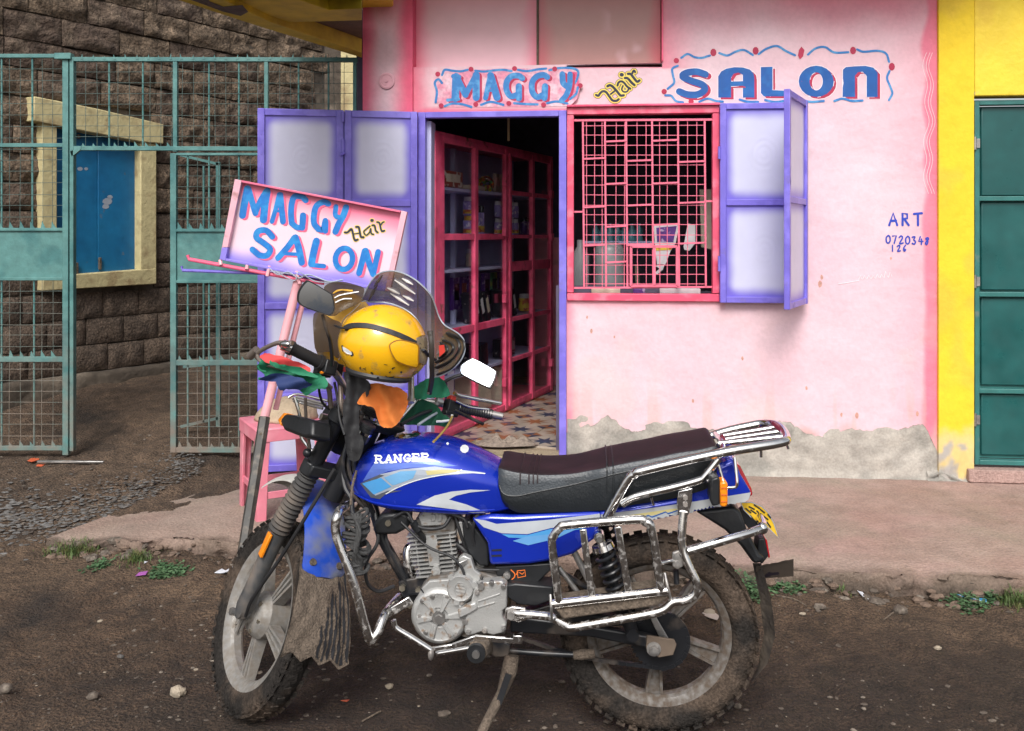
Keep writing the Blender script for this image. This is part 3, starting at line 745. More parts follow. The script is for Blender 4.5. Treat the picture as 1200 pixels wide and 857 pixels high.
# lintel
def lintcol(v):
    px, py = pxf(v); w_ = 4 * fbm(v.x, v.z, 6, 3)
    f = max(ss(25, 0, px - 484 + w_) * .8, ss(6, 0, 130 - py) * .9)
    c = mixc(PALE, HOT, f); return mixc(c, (.75, .25, .33), .5 * ss(0, .4, fbm(v.x * 2, v.z, 5, 3, 7)) * ss(550, 480, px))
a, b = fl(484, 79, -.025), fl(664, 129, -.025); b2 = fl(776, 130, -.025)
g = G()
g.grid(lambda u, v: Vector((lerp(a.x, b.x, u), -.025 - .001 * fbm(u, v * .2, 9, 3), lerp(fl(600, 130.5, -.025).z, a.z, v))), 80, 14)
g.grid(lambda u, v: Vector((lerp(a.x, b.x, u), lerp(.15, -.025, v), fl(600, 130.5, -.025).z)), 20, 2, flip=True).grid(lambda u, v: Vector((lerp(a.x, fl(776, 79, -.025).x, u), lerp(-.025, .12, v), a.z)), 20, 2)
g.grid(lambda u, v: Vector((b.x, lerp(-.025, .01, u), lerp(fl(600, 130.5, -.025).z, a.z, v))), 2, 4)
g.grid(lambda u, v: Vector((lerp(b.x, b2.x, u), -.0245 + .017 * u, lerp(a.z - .004, a.z, v))), 10, 1)
obj('lintel', g, m_paint, salon, MF, colfn=lintcol, ang=60)
g = G(); wallbox(g, 484, 664, fl(600, 130).z, fl(600, 80).z, -.018, .14); obj('lintel_core', g, m_grayplaster, salon, MF)
obj('roof_overhang', G().box((.75, -.20, 3.16), (3.3, .70, .16)), m_yellowdk, salon, MF, bev=.01)
obj('roof_overhang', G().box((3.0, -.25, 3.34), (2.4, .7, .16)), m_yellowdk, pier0 if 0 else salon, MF, bev=.01)
# two boarded panels above
def boardcol(px0, px1, dull):
    def f(v):
        px, py = pxf(v); e = min(px - px0, px1 - px, 200) + 5 * fbm(v.x, v.z, 6, 2)
        q = max(ss(22, 0, e), ss(28, -25, py) * .7) * .8; base = mixc(mixc(PALE, HOT, .12), (.50, .235, .245), dull * ss(80, 10, py))
        if dull > .7: base = mixc((.42, .215, .20), PALE, .45 * ss(.1, .5, fbm(v.x, v.z * .8, 5, 3, 3)) * ss(700, 730, px))
        return mixc(base, (.52, .06, .10) if dull > .7 else HOT, q * .85)
    return f
for px0, px1, dl in ((487, 629, .45), (631.5, 774, .9)):
    a = fl(px0, 0, .05); b = fl(px1, 77, .05)
    g = G().grid(lambda u, v: Vector((lerp(a.x, b.x, u), .05, lerp(b.z, 3.25, v))), 60, 70)
    g.box(((a.x + b.x) / 2, .07, (b.z + 3.25) / 2), (b.x - a.x, .03, 3.25 - b.z))
    obj('board_panel', g, m_paintsmooth, salon, MF, colfn=boardcol(px0, px1, dl))
xm = fl(630, 40, .04).x
obj('panel_divider', G().box((xm, .06, 2.8), (.012, .05, .95)), m_concrete, salon, MF)
obj('panel_back', G().box((xm, .13, 2.8), (1.5, .04, 1.0)), m_concrete, salon, MF)
for pxe in (484.8, 776):
    obj('panel_reveal', G().box((fl(pxe, 40, .02).x, .03, 2.93), (.008, .1, .90)), m_cabpink, salon, MF)
def rect(px0, py0, px1, py1, v): a = fl(px0, py0, v); b = fl(px1, py1, v); return a.x, b.x, b.z, a.z
def framebars(x0, x1, z0, z1, w_, y0, y1, nm, m, par, M, sides='LRTB', bev=.003):
    yc, yd = (y0 + y1) / 2, y1 - y0; out = []
    spec = {'L': ((x0 + w_ / 2, yc, (z0 + z1) / 2), (w_, yd, z1 - z0)), 'R': ((x1 - w_ / 2, yc, (z0 + z1) / 2), (w_, yd, z1 - z0)),
            'T': ((((x0 + x1) / 2), yc, z1 - w_ / 2), (x1 - x0 - 2 * w_, yd - .003, w_)), 'B': (((x0 + x1) / 2, yc, z0 + w_ / 2), (x1 - x0 - 2 * w_, yd - .003, w_))}
    for s_ in sides: out.append(obj(nm, G().box(*spec[s_]), m, par, M, bev=bev))
    return out
# door frame
x0, x1, z0, z1 = rect(490, 131.5, 663.5, 527, -.03); z0 = .19
df = obj('door_frame', G().box((x1 - .02, .03, (z0 + z1) / 2), (.042, .12, z1 - z0)), m_purple, salon, MF, bev=.003)
obj('door_jamb', G().box((x0 + .02, .03, (z0 + z1) / 2), (.042, .12, z1 - z0)), m_purple, df, MF, bev=.003)
obj('door_head', G().box(((x0 + x1) / 2, .0, z1 - .017), (x1 - x0 - .084, .06, .034)), m_purple, df, MF, bev=.003)
obj('inner_jamb', G().box((x0 + .05, .10, (z0 + z1) / 2 - .02), (.03, .14, z1 - z0 - .05)), m_lilac, df, MF, bev=.003)
# window frame
x0, x1, z0, z1 = rect(664.5, 126, 843, 353.5, -.02)
wfr = obj('window_frame', G().box(((x0 + x1) / 2, .01, z0 + .02), (x1 - x0, .075, .042)), m_pinkframe, salon, MF, bev=.004)
obj('frame_head', G().box(((x0 + x1) / 2, .01, z1 - .02), (x1 - x0, .07, .045)), m_pinkframe, wfr, MF, bev=.004)
for xx in (x0 + .019, x1 - .019): obj('frame_stile', G().box((xx, .01, (z0 + z1) / 2), (.038, .065, z1 - z0 - .09)), m_pinkframe, wfr, MF, bev=.003)
obj('drip_strip', G().box(((x0 + x1) / 2, -.03, z1 + .006), (x1 - x0, .03, .012)), m_cabpink, wfr, MF, bev=.002)
# burglar bars
gx = lambda c: 660 + .3034 * c; gy = lambda c: 110 + .3034 * c
grl = obj('window_grille', G().bar(fl(672, gy(103), .0), fl(836, gy(100), .0), .012, .012), m_pinkbar, salon, MF)
def gb(a, b, w_=2.1, v=.0, nm='grille_bar'): obj(nm, G().bar(fl(gx(a[0]), gy(a[1]), v), fl(gx(b[0]), gy(b[1]), v), w_ * .0049, .008), m_pinkbar, grl, MF)
gb((38, 750), (585, 746))
for x in (78, 163, 245, 345, 445, 548): gb((x - 2, 103), (x + 3, 748))
for a, b, ys_ in ((78, 163, (250, 437, 585)), (163, 245, (183, 347, 512, 650)), (245, 345, (258, 430, 583)), (345, 445, (180, 345, 505)), (445, 548, (262, 420, 577))):
    for y in ys_: gb((a, y + 2), (b, y - 2), 2.0, -.004)
gb((38, 456), (78, 456), 2); gb((548, 415), (580, 415), 2)
for a, b in (((262, 590), (440, 590)), ((262, 742), (440, 742)), ((262, 590), (262, 742)), ((440, 590), (440, 742)), ((352, 590), (352, 742))): gb(a, b, 3, -.010, 'hatch_bar')
for i, y in enumerate((124, 160, 200, 237, 275, 315, 352, 392, 430, 468, 505, 545, 580, 622, 660, 700, 735)):
    gb((80, y + random.uniform(-2, 2)), (548, y + random.uniform(-3, 3)), .75, .008, 'grille_wire')
for x in (90, 122, 150, 205, 238, 285, 320, 372, 402, 480, 516): gb((x, 105), (x + random.uniform(-3, 4), 746), .75, .006, 'grille_wire')
# yellow corner pier and head over the green door
a, b = fl(1100, 300, -.03), fl(1141.5, 300, -.03)
def pierfn(u, v):
    z = lerp(.1, 3.3, v); er = ss(.35, .15, z) * (.5 + .8 * fbm(u, z, 6, 3)); return Vector((lerp(a.x, b.x, u), -.03 - .002 * fbm(u * .3, z, 7, 2) + .02 * max(0, er), z))
pier = root('yellow_building', MF @ Matrix.Translation(Vector((b.x, 0, .1))), 'bright yellow painted building end with chipped corner right of the pink wall', 'building')
def piercol(v):
    n_ = fbm(v.x, v.z, 7, 3, 3) * .12; c = (.80, .56, .03)
    c = mixc(c, (.70, .47, .05), ss(0, .4, fbm(v.x, v.z, 3, 3)) * .7)
    c = mixc(c, (.72, .55, .22), ss(.45, .33, v.z + n_)); c = mixc(c, (.42, .39, .36), ss(.27, .23, v.z + n_ * 1.2 - .1 * (v.x - a.x)))
    return c
g = G().grid(pierfn, 20, 180).grid(lambda u, v: Vector((b.x, lerp(-.03, .08, u), lerp(.1, 3.3, v))), 3, 120)
g.grid(lambda u, v: Vector((a.x, lerp(.02, -.03, u), lerp(.1, 3.3, v))), 3, 120)
obj('pier', g, m_paint, pier, MF, colfn=piercol, ang=60)
hz = fl(1160, 112.5, -.03).z
g = G().box((b.x + 1.5, .03, (hz + 3.3) / 2), (2.998, .12, 3.3 - hz)); obj('door_head_wall', g, m_yellow, pier, MF, bev=.006)
g = G().grid(lambda u, v: Vector(((q := lerp(fl(1085, 550).x, fl(1141, 550).x, u)), -.005 - .05 * ss(1, 0, v) * (.7 + fbm(q, v, 9, 2)), lerp(.13, .235 - .06 * u + .07 * fbm(q, 0, 9, 2), v))), 20, 8)
obj('crumbled_foot', g, m_grayplaster, pier, MF, ang=180)
# green steel door
x0, x1, z0, z1 = rect(1141.5, 118, 1345, 545, 0.005); z0 = fl(1160, 545, .0).z
obj('side_wall', G().box((x1 + 1.0, .03, (hz - .003 + .05) / 2), (2.0, .12, hz - .053)), m_yellow, pier, MF, bev=.006)
gd = root('steel_door', MF @ Matrix.Translation(Vector((x0 + .5, 0, z0))), 'dark green panelled steel door beside the yellow pier', 'door')
framebars(x0, x1, z0, z1, .026, -.005, .05, 'door_frame', m_greenfr, gd, MF)
obj('door_back', G().box(((x0 + x1) / 2, .047, (z0 + z1) / 2), (x1 - x0 - .06, .006, z1 - z0 - .06)), m_greenfr, gd, MF)
lims = [118, 233, 345, 458, 545]
for i in range(4):
    ya = lims[i] + (8 if i == 0 else 4); yb = lims[i + 1] - (8 if i == 3 else 4)
    xa, xb, za, zb = rect(1149.5, ya, 1325, yb, .03)
    g = G().prism([(xa, za), (xb, za), (xb, zb), (xa, zb)], .028, .04)
    obj('door_panel', g, m_greendoor, gd, MF, bev=.006)
    if i: zz = fl(1160, lims[i], .02).z; obj('door_rail', G().box(((x0 + x1) / 2, .02, zz), (x1 - x0 - .055, .03, .026)), m_greenfr, gd, MF, bev=.003)
for py in (168, 330, 492):
    p = fl(1142.5, py, -.012)
    obj('hinge', G().cyl(p - Vector((0, 0, .035)), p + Vector((0, 0, .035)), .009).box(p + Vector((.012, .004, 0)), (.028, .012, .05)), m_steel, gd, MF)
obj('door_sill', G().box((x0 + 1.0, .02, z0 - .05), (2.1, .16, .07)), m_porch, pier, MF, colfn=lambda v: (.36, .24, .21), bev=.006)

# ------------------------------------------------------------------ purple shutters
WHITE = (.60, .61, .77); PURP = (.175, .14, .60)
def leafpanel(nm, par, M, x0, x1, z0, z1, y, depth=.012, seed=0, swirl=True):
    """a sprayed sheet with soft purple edges and thick brushed swirls"""
    def col(v):
        ax = min(v.x - x0, x1 - v.x); az = min(v.z - z0, z1 - v.z) * .9; d = min(ax, az) - .5 * max(0, .05 - max(ax, az)) - .012 * max(0, 1 - max(ax, az) / .07) + .005 * fbm(v.x, v.z, 9, 2, seed)
        return mixc(PURP, WHITE, ss(-.004, .062, d) * .97)
    cx, cz_ = (x0 + x1) / 2 + .01, (z0 + z1) / 2
    def fn(u, v):
        x = lerp(x0, x1, u); z = lerp(z0, z1, v); r = sqrt(((x - cx) * 1.25) ** 2 + (z - cz_) ** 2) + .012 * fbm(x, z, 9, 2, seed)
        h = .0010 * sin(r * 190) * ss(.13, .07, r) if swirl else 0
        return Vector((x, y + h + .0006 * fbm(x, z, 8, 2, seed), z))
    g = G().grid(fn, 44, 44)
    g.box(((x0 + x1) / 2, y + .012, (z0 + z1) / 2), (x1 - x0, .016, z1 - z0))
    return obj(nm, g, m_paintsmooth, par, M, colfn=col, ang=60)
def leaf(M, x0, x1, z0, z1, rails, par, fw=.034, th=.03, seed=0, nm='shutter_leaf', bolt=False):
    """rails: list of z centres of the cross rails"""
    st = obj(nm, G().box((x0 + fw / 2, 0, (z0 + z1) / 2), (fw, th, z1 - z0)), m_purple, par, M, bev=.003)
    obj('stile', G().box((x1 - fw / 2, 0, (z0 + z1) / 2), (fw, th, z1 - z0)), m_purple, st, M, bev=.003)
    zs = [z0 + fw / 2] + sorted(rails) + [z1 - fw / 2]
    for z in zs: obj('rail', G().box(((x0 + x1) / 2, .001, z), (x1 - x0 - 2 * fw, th - .004, fw)), m_purple, st, M, bev=.003)
    for i in range(len(zs) - 1): leafpanel('leaf_panel', st, M, x0 + fw, x1 - fw, zs[i] + fw / 2, zs[i + 1] - fw / 2, -.002, seed=seed + i)
    return st
shut = root('window_shutter', MF @ Matrix.Translation(fl(845, 355)), 'purple and white folding steel window shutter opened against the pink wall', 'shutter')
x0, x1, z0, z1 = rect(843.5, 121.5, 943, 355.5, -.05)
MSH = MF @ Matrix.Translation(Vector((0, -.05, 0)))
leaf(MSH, x0, x1, z0, z1, [fl(880, 237.5, -.05).z], shut, seed=3, th=.034)
hp = MF @ Vector((x1, -.07, 0)); nearp = ray(922, 275); # outer leaf hinged at its right edge, standing out towards the street
t = (hp.y - .43) ; q = Vector((322 / F * t, t, 0))
dv = (Vector((q.x, q.y, 0)) - Vector((hp.x, hp.y, 0))); 
MS2 = frame((hp.x, hp.y, 0), -dv.normalized(), Vector((0, 0, 1)).cross(-dv.normalized()))
leaf(MS2, -dv.length, 0, z0 - .0, z1 + .005, [fl(880, 237.5, -.05).z], shut, seed=8, th=.03)
obj('shutter_hinge', G().cyl(fl(843, 176, -.07) - Vector((0, 0, .05)), fl(843, 176, -.07) + Vector((0, 0, .02)), .008).cyl(fl(843, 300, -.07), fl(843, 318, -.07), .008), m_purple, shut, MF)
# folding door pair opened to the left
A = fl(489, 131.5, -.06); wA = MF @ A
B = ray(302, 275); B = B * (5.235 / 1.0); dirv = Vector((wA.x - B.x, wA.y - B.y, 0)); Lw = dirv.length; dirv.normalize()
MD = frame((B.x, B.y, 0), dirv, Vector((0, 0, 1)).cross(dirv))
doors = root('salon_door', MD @ Matrix.Translation(Vector((Lw / 2, 0, .17))), 'pair of purple and white folding steel doors swung open left of the doorway', 'door')
zt = A.z; zb_ = .175
rz = [onp(440, y, MD).z for y in (238, 357, 462)]; mid = onp(403, 300, MD).x
leaf(MD, 0, mid - .004, zb_, zt, rz, doors, seed=20, nm='door_leaf', fw=.038)
leaf(MD, mid + .004, Lw, zb_, zt, rz, doors, seed=30, nm='door_leaf', fw=.038)
g = G(); p = onp(402, 172, MD, -.025); g.cyl(p - Vector((0, 0, .04)), p + Vector((0, 0, .04)), .009).cyl(p + Vector((0, 0, .14)), p + Vector((0, 0, .2)), .007).tube([p + Vector((.01, -.01, -.035)), p + Vector((-.015, -.012, -.05))], .007, 8)
obj('door_bolt', g, m_purple, doors, MD)
obj('hinge_strip', G().box((mid, .012, (zt + zb_) / 2), (.03, .006, zt - zb_ - .02)), m_purple, doors, MD)
# open door edge dots (rivets) along the stiles
g = G()
for x in (mid - .012, mid + .014, Lw - .02, .02):
    z = .3
    while z < zt - .1: g.box((x, -.0165, z), (.005, .005, .005)); z += .055
obj('rivet_row', g, m_purple, doors, MD)

# ================================================================== LETTERING ON THE WALL
def pf_(px, py, off):
    p = fl(px, py, -.006); p.y = -.006 - .003 * fbm(p.x, p.z, 6, 3, 2) - off - .0004; return p
def pfl(px, py, off): return fl(px, py, -.0268 - off)
def strokes(L, xf, k=4):
    out = []
    for pts, w_ in L:
        P = [(a[0], a[1]) for a in pts]; sm_ = smooth2(P, k) if len(P) > 2 and w_ >= 0 else P
        out.append(ribbon([xf(p) for p in sm_], [abs(q) for q in w_] if isinstance(w_, list) else abs(w_) * SC))
    return out
def lettering(nm, xf, L, m, par, proj, sh=None, msh=None, halo=None, mh=None, polys=(), rings=(), base=0, **kw):
    """L strokes [(pts,width)], rings filled rings; sh = shade offset in px"""
    def shp(dx, dy, grow):
        o = []
        for pts, w_ in L:
            P = [xf(p) for p in (smooth2(pts, 4) if len(pts) > 2 and w_ > 0 else pts)]
            o.append(ribbon([(p[0] + dx, p[1] + dy) for p in P], abs(w_) * SC + grow))
        for pl in polys:
            P = [Vector(xf(p)) + Vector((dx, dy)) for p in pl]; o.append([P] if len(P) < 5 else [[Vector(q) for q in t] for t in tess(P, 30)])
            if grow: o.append(ribbon([*P, P[0]], grow))
        for r in rings:
            cx, cy = xf((r[0], r[1])); o.append(ring(cx + dx, cy + dy, r[2] * SC + grow / 2, r[3] * SC + grow / 2, r[4] * SC - grow / 2, r[5] * SC - grow / 2, r[6] if len(r) > 6 else 0))
        return o
    if halo: decal(nm, shp(sh[0] if sh else 0, sh[1] if sh else 0, halo) + shp(0, 0, halo), mh, par, proj, off=.0003 + base, M=MX, step=.00002)
    if sh: decal(nm, shp(*sh, 0), msh, par, proj, off=.0008 + base, M=MX, step=.00003)
    return decal(nm, shp(0, 0, 0), m, par, proj, off=.0013 + base, M=MX, step=.00003, **kw)
MX = MF
# SALON on the wall
SC = .2292; xf = lambda p: (785 + .2292 * p[0], 60 + .2292 * p[1])
L = [([(182, 120), (135, 106), (85, 112), (64, 130), (108, 152), (165, 172), (178, 198), (142, 222), (88, 222), (48, 207)], 35)]
PL = [[(247, 238), (247, 130), (262, 105), (290, 90), (313, 86), (313, 238)], [(373, 84), (410, 95), (428, 115), (432, 140), (432, 238), (373, 238)], [(312, 86), (330, 83), (374, 84), (374, 122), (350, 110), (327, 116), (312, 138)], [(312, 156), (374, 154), (374, 178), (312, 180)],
      [(465, 82), (525, 80), (525, 200), (605, 203), (605, 232), (480, 232), (465, 215)],
      [(882, 235), (885, 95), (900, 82), (946, 78), (946, 235)], [(999, 76), (1040, 85), (1062, 110), (1062, 235), (1006, 235), (1006, 130), (999, 115)], [(945, 78), (1000, 76), (1000, 122), (985, 106), (962, 108), (945, 128)]]
lettering('wall_lettering', xf, L, m_dblue, salon, pf_, (3.0, 2.2), m_crimson, 1.6, m_whitepaint, polys=PL, rings=[(748, 155, 90, 80, 34, 46)])
SC = .275; xf = lambda p: (770 + .275 * p[0], 30 + .275 * p[1])
# blue squiggles and crimson spots
W = [[(103, 138), (130, 122), (160, 135), (190, 138), (225, 128)], [(265, 118), (300, 128), (335, 112), (370, 105), (408, 126)], [(433, 122), (465, 100), (510, 88), (550, 110), (588, 127)],
     [(643, 124), (675, 98), (715, 92), (755, 115), (815, 114)], [(852, 102), (880, 112), (940, 108), (975, 120), (988, 155)], [(990, 195), (980, 225), (995, 265), (1002, 290), (988, 318)],
     [(88, 172), (65, 185), (68, 215), (72, 245), (45, 270)], [(35, 298), (60, 300), (80, 322), (110, 328)], [(180, 325), (215, 312), (250, 322), (280, 325)], [(352, 316), (385, 325), (430, 326)], [(460, 318), (500, 326), (540, 322)], [(612, 312), (650, 325), (710, 322)], [(755, 322), (790, 312), (830, 322), (875, 320)]]
decal('painted_squiggle', [ribbon([xf(p) for p in smooth2(q, 5)], 9.5 * SC) for q in W], m_wallblue, salon, pf_, off=.001, M=MF)
decal('painted_spot', [disc(*xf(p), 3.6, ry=4.6) for p in ((240, 115), (420, 108), (835, 107), (1000, 176))] + [disc(*xf(p), 3.2) for p in ((82, 150), (30, 282), (145, 325))] + [[[Vector(xf(p)) for p in ((615, 90), (628, 105), (622, 132), (608, 145), (600, 128), (604, 105))]]], m_crimson, salon, pf_, off=.001, M=MF)
# MAGGY on the lintel
SC = .25; xf = lambda p: (480 + .25 * p[0], 60 + .25 * p[1])
back = [(150, 95), (170, 85), (260, 90), (420, 82), (600, 80), (765, 75), (795, 100), (800, 170), (785, 225), (750, 258), (560, 262), (300, 262), (150, 262), (122, 235), (118, 150)]
m_rosewash = mat('rose wash', (.68, .25, .36), .6, c2=(.74, .50, .58), c2s=14, c2t=(.42, .6), var=.2, vs=60)
m_rosehot = mat('rose red wash', (.66, .07, .20), .55, c2=(.72, .3, .4), c2s=20, var=.2, vs=60)
decal('lettering_ground', [[[Vector(xf(p)) for p in t] for t in tess(back, 60)]], m_rosewash, salon, pfl, off=.0002, M=MF)
decal('lettering_ground', [[[Vector(xf(p)) for p in t] for t in tess([(755, 95), (790, 100), (795, 175), (775, 215), (740, 240), (705, 238), (745, 180)], 60)]], m_rosehot, salon, pfl, off=.0005, M=MF)
L = [([(214, 222), (218, 120)], 36), ([(205, 118), (232, 122)], 22), ([(218, 118), (262, 205)], -30), ([(262, 205), (308, 118)], -26), ([(312, 112), (312, 218)], 34), ([(178, 230), (230, 226)], 15),
     ([(356, 220), (378, 115)], 24), ([(380, 115), (410, 218)], 34), ([(368, 185), (405, 185)], 13),
     ([(528, 128), (512, 116), (478, 118), (455, 145), (455, 185), (475, 212), (505, 205)], 28), ([(512, 165), (512, 222)], 30),
     ([(645, 122), (630, 112), (598, 118), (575, 145), (575, 190), (598, 216), (625, 205)], 28), ([(635, 165), (632, 220)], 30),
     ([(716, 108), (720, 150), (745, 170)], 28), ([(752, 108), (750, 160), (735, 205), (712, 232)], 26)]
lettering('lintel_lettering', xf, L, m_wallblue, salon, pfl, (2.6, 1.6), m_crimson)
W = [[(152, 112), (165, 88), (200, 92), (240, 95), (272, 88)], [(308, 92), (350, 96), (400, 90), (440, 88), (478, 94)], [(508, 88), (550, 94), (600, 86), (640, 82)], [(655, 90), (700, 80), (760, 80), (790, 95), (785, 130), (775, 150)],
     [(152, 150), (135, 132), (118, 150), (128, 190), (122, 240)], [(165, 258), (200, 246), (250, 250), (290, 262)], [(335, 252), (380, 238), (440, 252)], [(490, 244), (540, 248), (600, 250)], [(645, 244), (690, 236), (740, 246)], [(788, 170), (780, 200), (752, 225)]]
decal('painted_squiggle', [ribbon([xf(p) for p in smooth2(q, 5)], 11 * SC) for q in W], m_wallblue, salon, pfl, off=.0007, M=MF)
decal('painted_spot', [disc(*xf(p), 3.0) for p in ((132, 108), (288, 85), (492, 82), (680, 84), (800, 162), (148, 256), (310, 250), (465, 245), (628, 252))], m_crimson, salon, pfl, off=.0011, M=MF)
# Hair in blackletter
SC = .07; xf = lambda p: (690 + .07 * p[0], 70 + .07 * p[1])
HAIR = [([(122, 592), (160, 606), (190, 565), (232, 532), (288, 545), (345, 620), (395, 682), (462, 690), (500, 665)], 40), ([(312, 448), (352, 430), (400, 455), (470, 530), (530, 600), (585, 598)], 42), ([(365, 580), (430, 530)], 30),
        ([(480, 435), (495, 390), (535, 365), (585, 385), (640, 450), (695, 488)], 36), ([(572, 440), (552, 500), (585, 540), (640, 535), (668, 490)], 28), ([(605, 310), (650, 315), (715, 385), (765, 428)], 42), ([(545, 255), (556, 256)], 62),
        ([(655, 240), (700, 245), (755, 310), (808, 370), (848, 350)], 42), ([(722, 240), (752, 185), (775, 210)], 36)]
lettering('lintel_lettering', xf, [], m_navyink, salon, pf_) if 0 else decal('lettering_ground', [ribbon([xf(p) for p in (smooth2(q, 4) if len(q) > 2 else q)], w_ * SC + 4.0) for q, w_ in HAIR], m_navyink, salon, lambda a, b, o: pf_(a, b, o) + Vector((0, -.001, 0)), off=.0001, step=.00001, M=MF)
lettering('lintel_lettering', xf, HAIR, m_navyink, salon, lambda a, b, o: pf_(a, b, o) + Vector((0, -.001, 0)), None, None, 3.0, m_lemon)
# ART and the phone number, brushed small
SC = 1; xf = lambda p: p
def hand(txt, x, y, h, sp, w_, slant=0):
    D = {'A': [[(0, 1), (.42, 0), (.85, 1)], [(.15, .65), (.72, .62)]], 'R': [[(.1, 1), (.1, 0), (.6, .08), (.6, .42), (.12, .5)], [(.3, .5), (.75, 1)]], 'T': [[(0, .06), (.85, 0)], [(.42, .03), (.42, 1)]],
         '0': [[(.4, 0), (.05, .3), (.1, .85), (.4, 1), (.7, .7), (.65, .2), (.4, 0)]], '7': [[(.05, .05), (.65, 0), (.3, 1)]], '2': [[(.05, .2), (.35, 0), (.6, .25), (.1, 1), (.7, .92)]],
         '3': [[(.05, .1), (.5, .05), (.3, .45), (.6, .65), (.4, 1), (.05, .9)]], '4': [[(.3, 0), (.05, .6), (.75, .6)], [(.5, .3), (.48, 1)]], '8': [[(.5, .1), (.15, .2), (.5, .55), (.3, 1), (.1, .75), (.6, .3), (.5, .1)]],
         '1': [[(.3, 0), (.3, 1)]], '6': [[(.5, 0), (.1, .5), (.25, 1), (.55, .75), (.15, .6)]]}
    out = []
    for i, ch in enumerate(txt):
        for s_ in D[ch]:
            P = [(x + i * sp + a * h * .78, y + b * h + slant * i) for a, b in s_]
            out.append((P, w_ if len(P) > 3 and ch not in 'RA' else -w_))
    return out
L = hand('ART', 1042, 250, 14, 14.5, 2.7) + hand('0720348', 1038, 276, 9, 7.6, 1.7, .3) + hand('126', 1044, 287.5, 7, 7, 1.5)
decal('wall_lettering', [ribbon(p if w_ < 0 else smooth2(p, 3), abs(w_)) for p, w_ in L], m_cobalt, salon, pf_, M=MF)
random.seed(5)
decal('chalk_scrawl', [ribbon([(x, 329 - (x - 980) * .06), (x + 2, 325 - (x - 980) * .1 + random.uniform(-2, 2)), (x + 4, 330 - (x - 980) * .1)], .7) for x in range(1006, 1042, 5)] + [ribbon([(982, 333), (995, 331), (1006, 329)], .8)], m_white, salon, pf_, M=MF)
# wavy hairlines near the right edge and small stains
decal('painted_hairline', [ribbon([(1089 + dx + 2.4 * sin(y / 7.) + 1.5 * sin(y / 17.), y) for y in range(62, 230, 3)], .42) for dx in (-4, 0, 3)], m_whitepaint, salon, pf_, M=MF)
g = G()
m_stain = mat('brown wall stain', (.55, .30, .24), .8, var=.3, vs=60)
for px, py, r in ((963, 325, 2.5), (961, 333, 3.5), (1004, 487, 3), (986, 486, 2), (1075, 485, 2.5), (934, 258, 2), (1044, 303, 1.5), (870, 420, 2), (812, 470, 2), (720, 395, 1.5), (945, 455, 2), (693, 388, 2.2), (688, 372, 1.6)):
    v = [pf_(px + r * .7 * cos(t) * (1 + .5 * n3((t, px, py), 2)), py + r * 1.2 * sin(t) * (1 + .5 * n3((t, py, px), 2)), .0008) for t in [k * .63 for k in range(10)]]; g.add(v, [tuple(range(10))])
obj('stain', g, m_stain, salon, MF, ang=0)

# ================================================================== ROOM BEHIND
room = root('salon_room', MF @ Matrix.Translation(Vector((.3, 1.5, .2))), 'dark purple room seen through the salon doorway and window', 'room')
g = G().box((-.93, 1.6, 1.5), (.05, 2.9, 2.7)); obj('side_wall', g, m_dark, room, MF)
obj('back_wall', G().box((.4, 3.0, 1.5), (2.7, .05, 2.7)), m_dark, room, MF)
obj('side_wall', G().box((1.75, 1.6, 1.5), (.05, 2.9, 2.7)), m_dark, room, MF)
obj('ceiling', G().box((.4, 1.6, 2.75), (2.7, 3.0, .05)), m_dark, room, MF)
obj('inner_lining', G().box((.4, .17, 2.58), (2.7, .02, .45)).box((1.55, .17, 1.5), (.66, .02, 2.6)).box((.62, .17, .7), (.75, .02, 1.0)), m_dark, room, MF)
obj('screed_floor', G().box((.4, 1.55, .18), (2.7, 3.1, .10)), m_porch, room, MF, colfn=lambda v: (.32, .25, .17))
obj('threshold', G().box((-.11, -.0, .20), (.92, .17, .085)), m_porch, room, MF, colfn=lambda v: (.36, .29, .19), bev=.008)
m_tile = mat('glazed cream tile', (.42, .36, .30), .3, c2=(.38, .30, .23), c2s=6, var=.15); m_tb = mat('tile blue glaze', (.035, .055, .10), .35, var=.2); m_to = mat('tile brown glaze', (.30, .12, .05), .35, var=.2)
def tile(star, corner):
    g = G(); s_ = .132; g.box((0, 0, -.006), (2 * s_, 2 * s_, .012))
    for k in range(8):
        a = k * pi / 4; R_ = .105; r = .04
        p = [Vector((0, 0, .0008)), Vector((cos(a - pi / 8) * r, sin(a - pi / 8) * r, .0008)), Vector((cos(a) * R_, sin(a) * R_, .0008)), Vector((cos(a + pi / 8) * r * .35, sin(a + pi / 8) * r * .35, .0008))]
        p[3] = Vector((cos(a + pi / 8) * r, sin(a + pi / 8) * r, .0008)); g.add(p, [(0, 1, 2, 3)], 1)
    for k in range(4):
        a = k * pi / 2 + pi / 4; c = Vector((cos(a), sin(a), 0)) * s_ * 1.414; sx, sy = (1 if c.x > 0 else -1), (1 if c.y > 0 else -1)
        g.add([c + Vector((0, 0, .0008)), c + Vector((-sx * .07, 0, .0008)), c + Vector((0, -sy * .07, .0008))], [(0, 1, 2)], 2)
    return mkmesh('floor_tile', g.V, g.F, g.MI, [m_tile, m_tb if star else m_to, m_to if corner else m_tb], 0)
tA, tB = tile(1, 0), tile(0, 1)
PiR = WM[room.name].inverted()
for i in range(-6, 14):
    for j in range(-5, 9):
        p = MC @ Vector((i * .268 + .1, j * .268 - .05, .242)); q = MF.inverted() @ p
        if q.y < .20 or q.x < -.80 or q.x > .85 or q.y > 2.6: continue
        T = PiR @ Matrix.Translation(p) @ MC.to_3x3().to_4x4()
        inst('floor_tile', tA if (i + j) % 2 else tB, room, T)
obj('ceiling_rod', G().box(fl(596, 150, .75), (.014, .014, .17)), m_cream, room, MF)
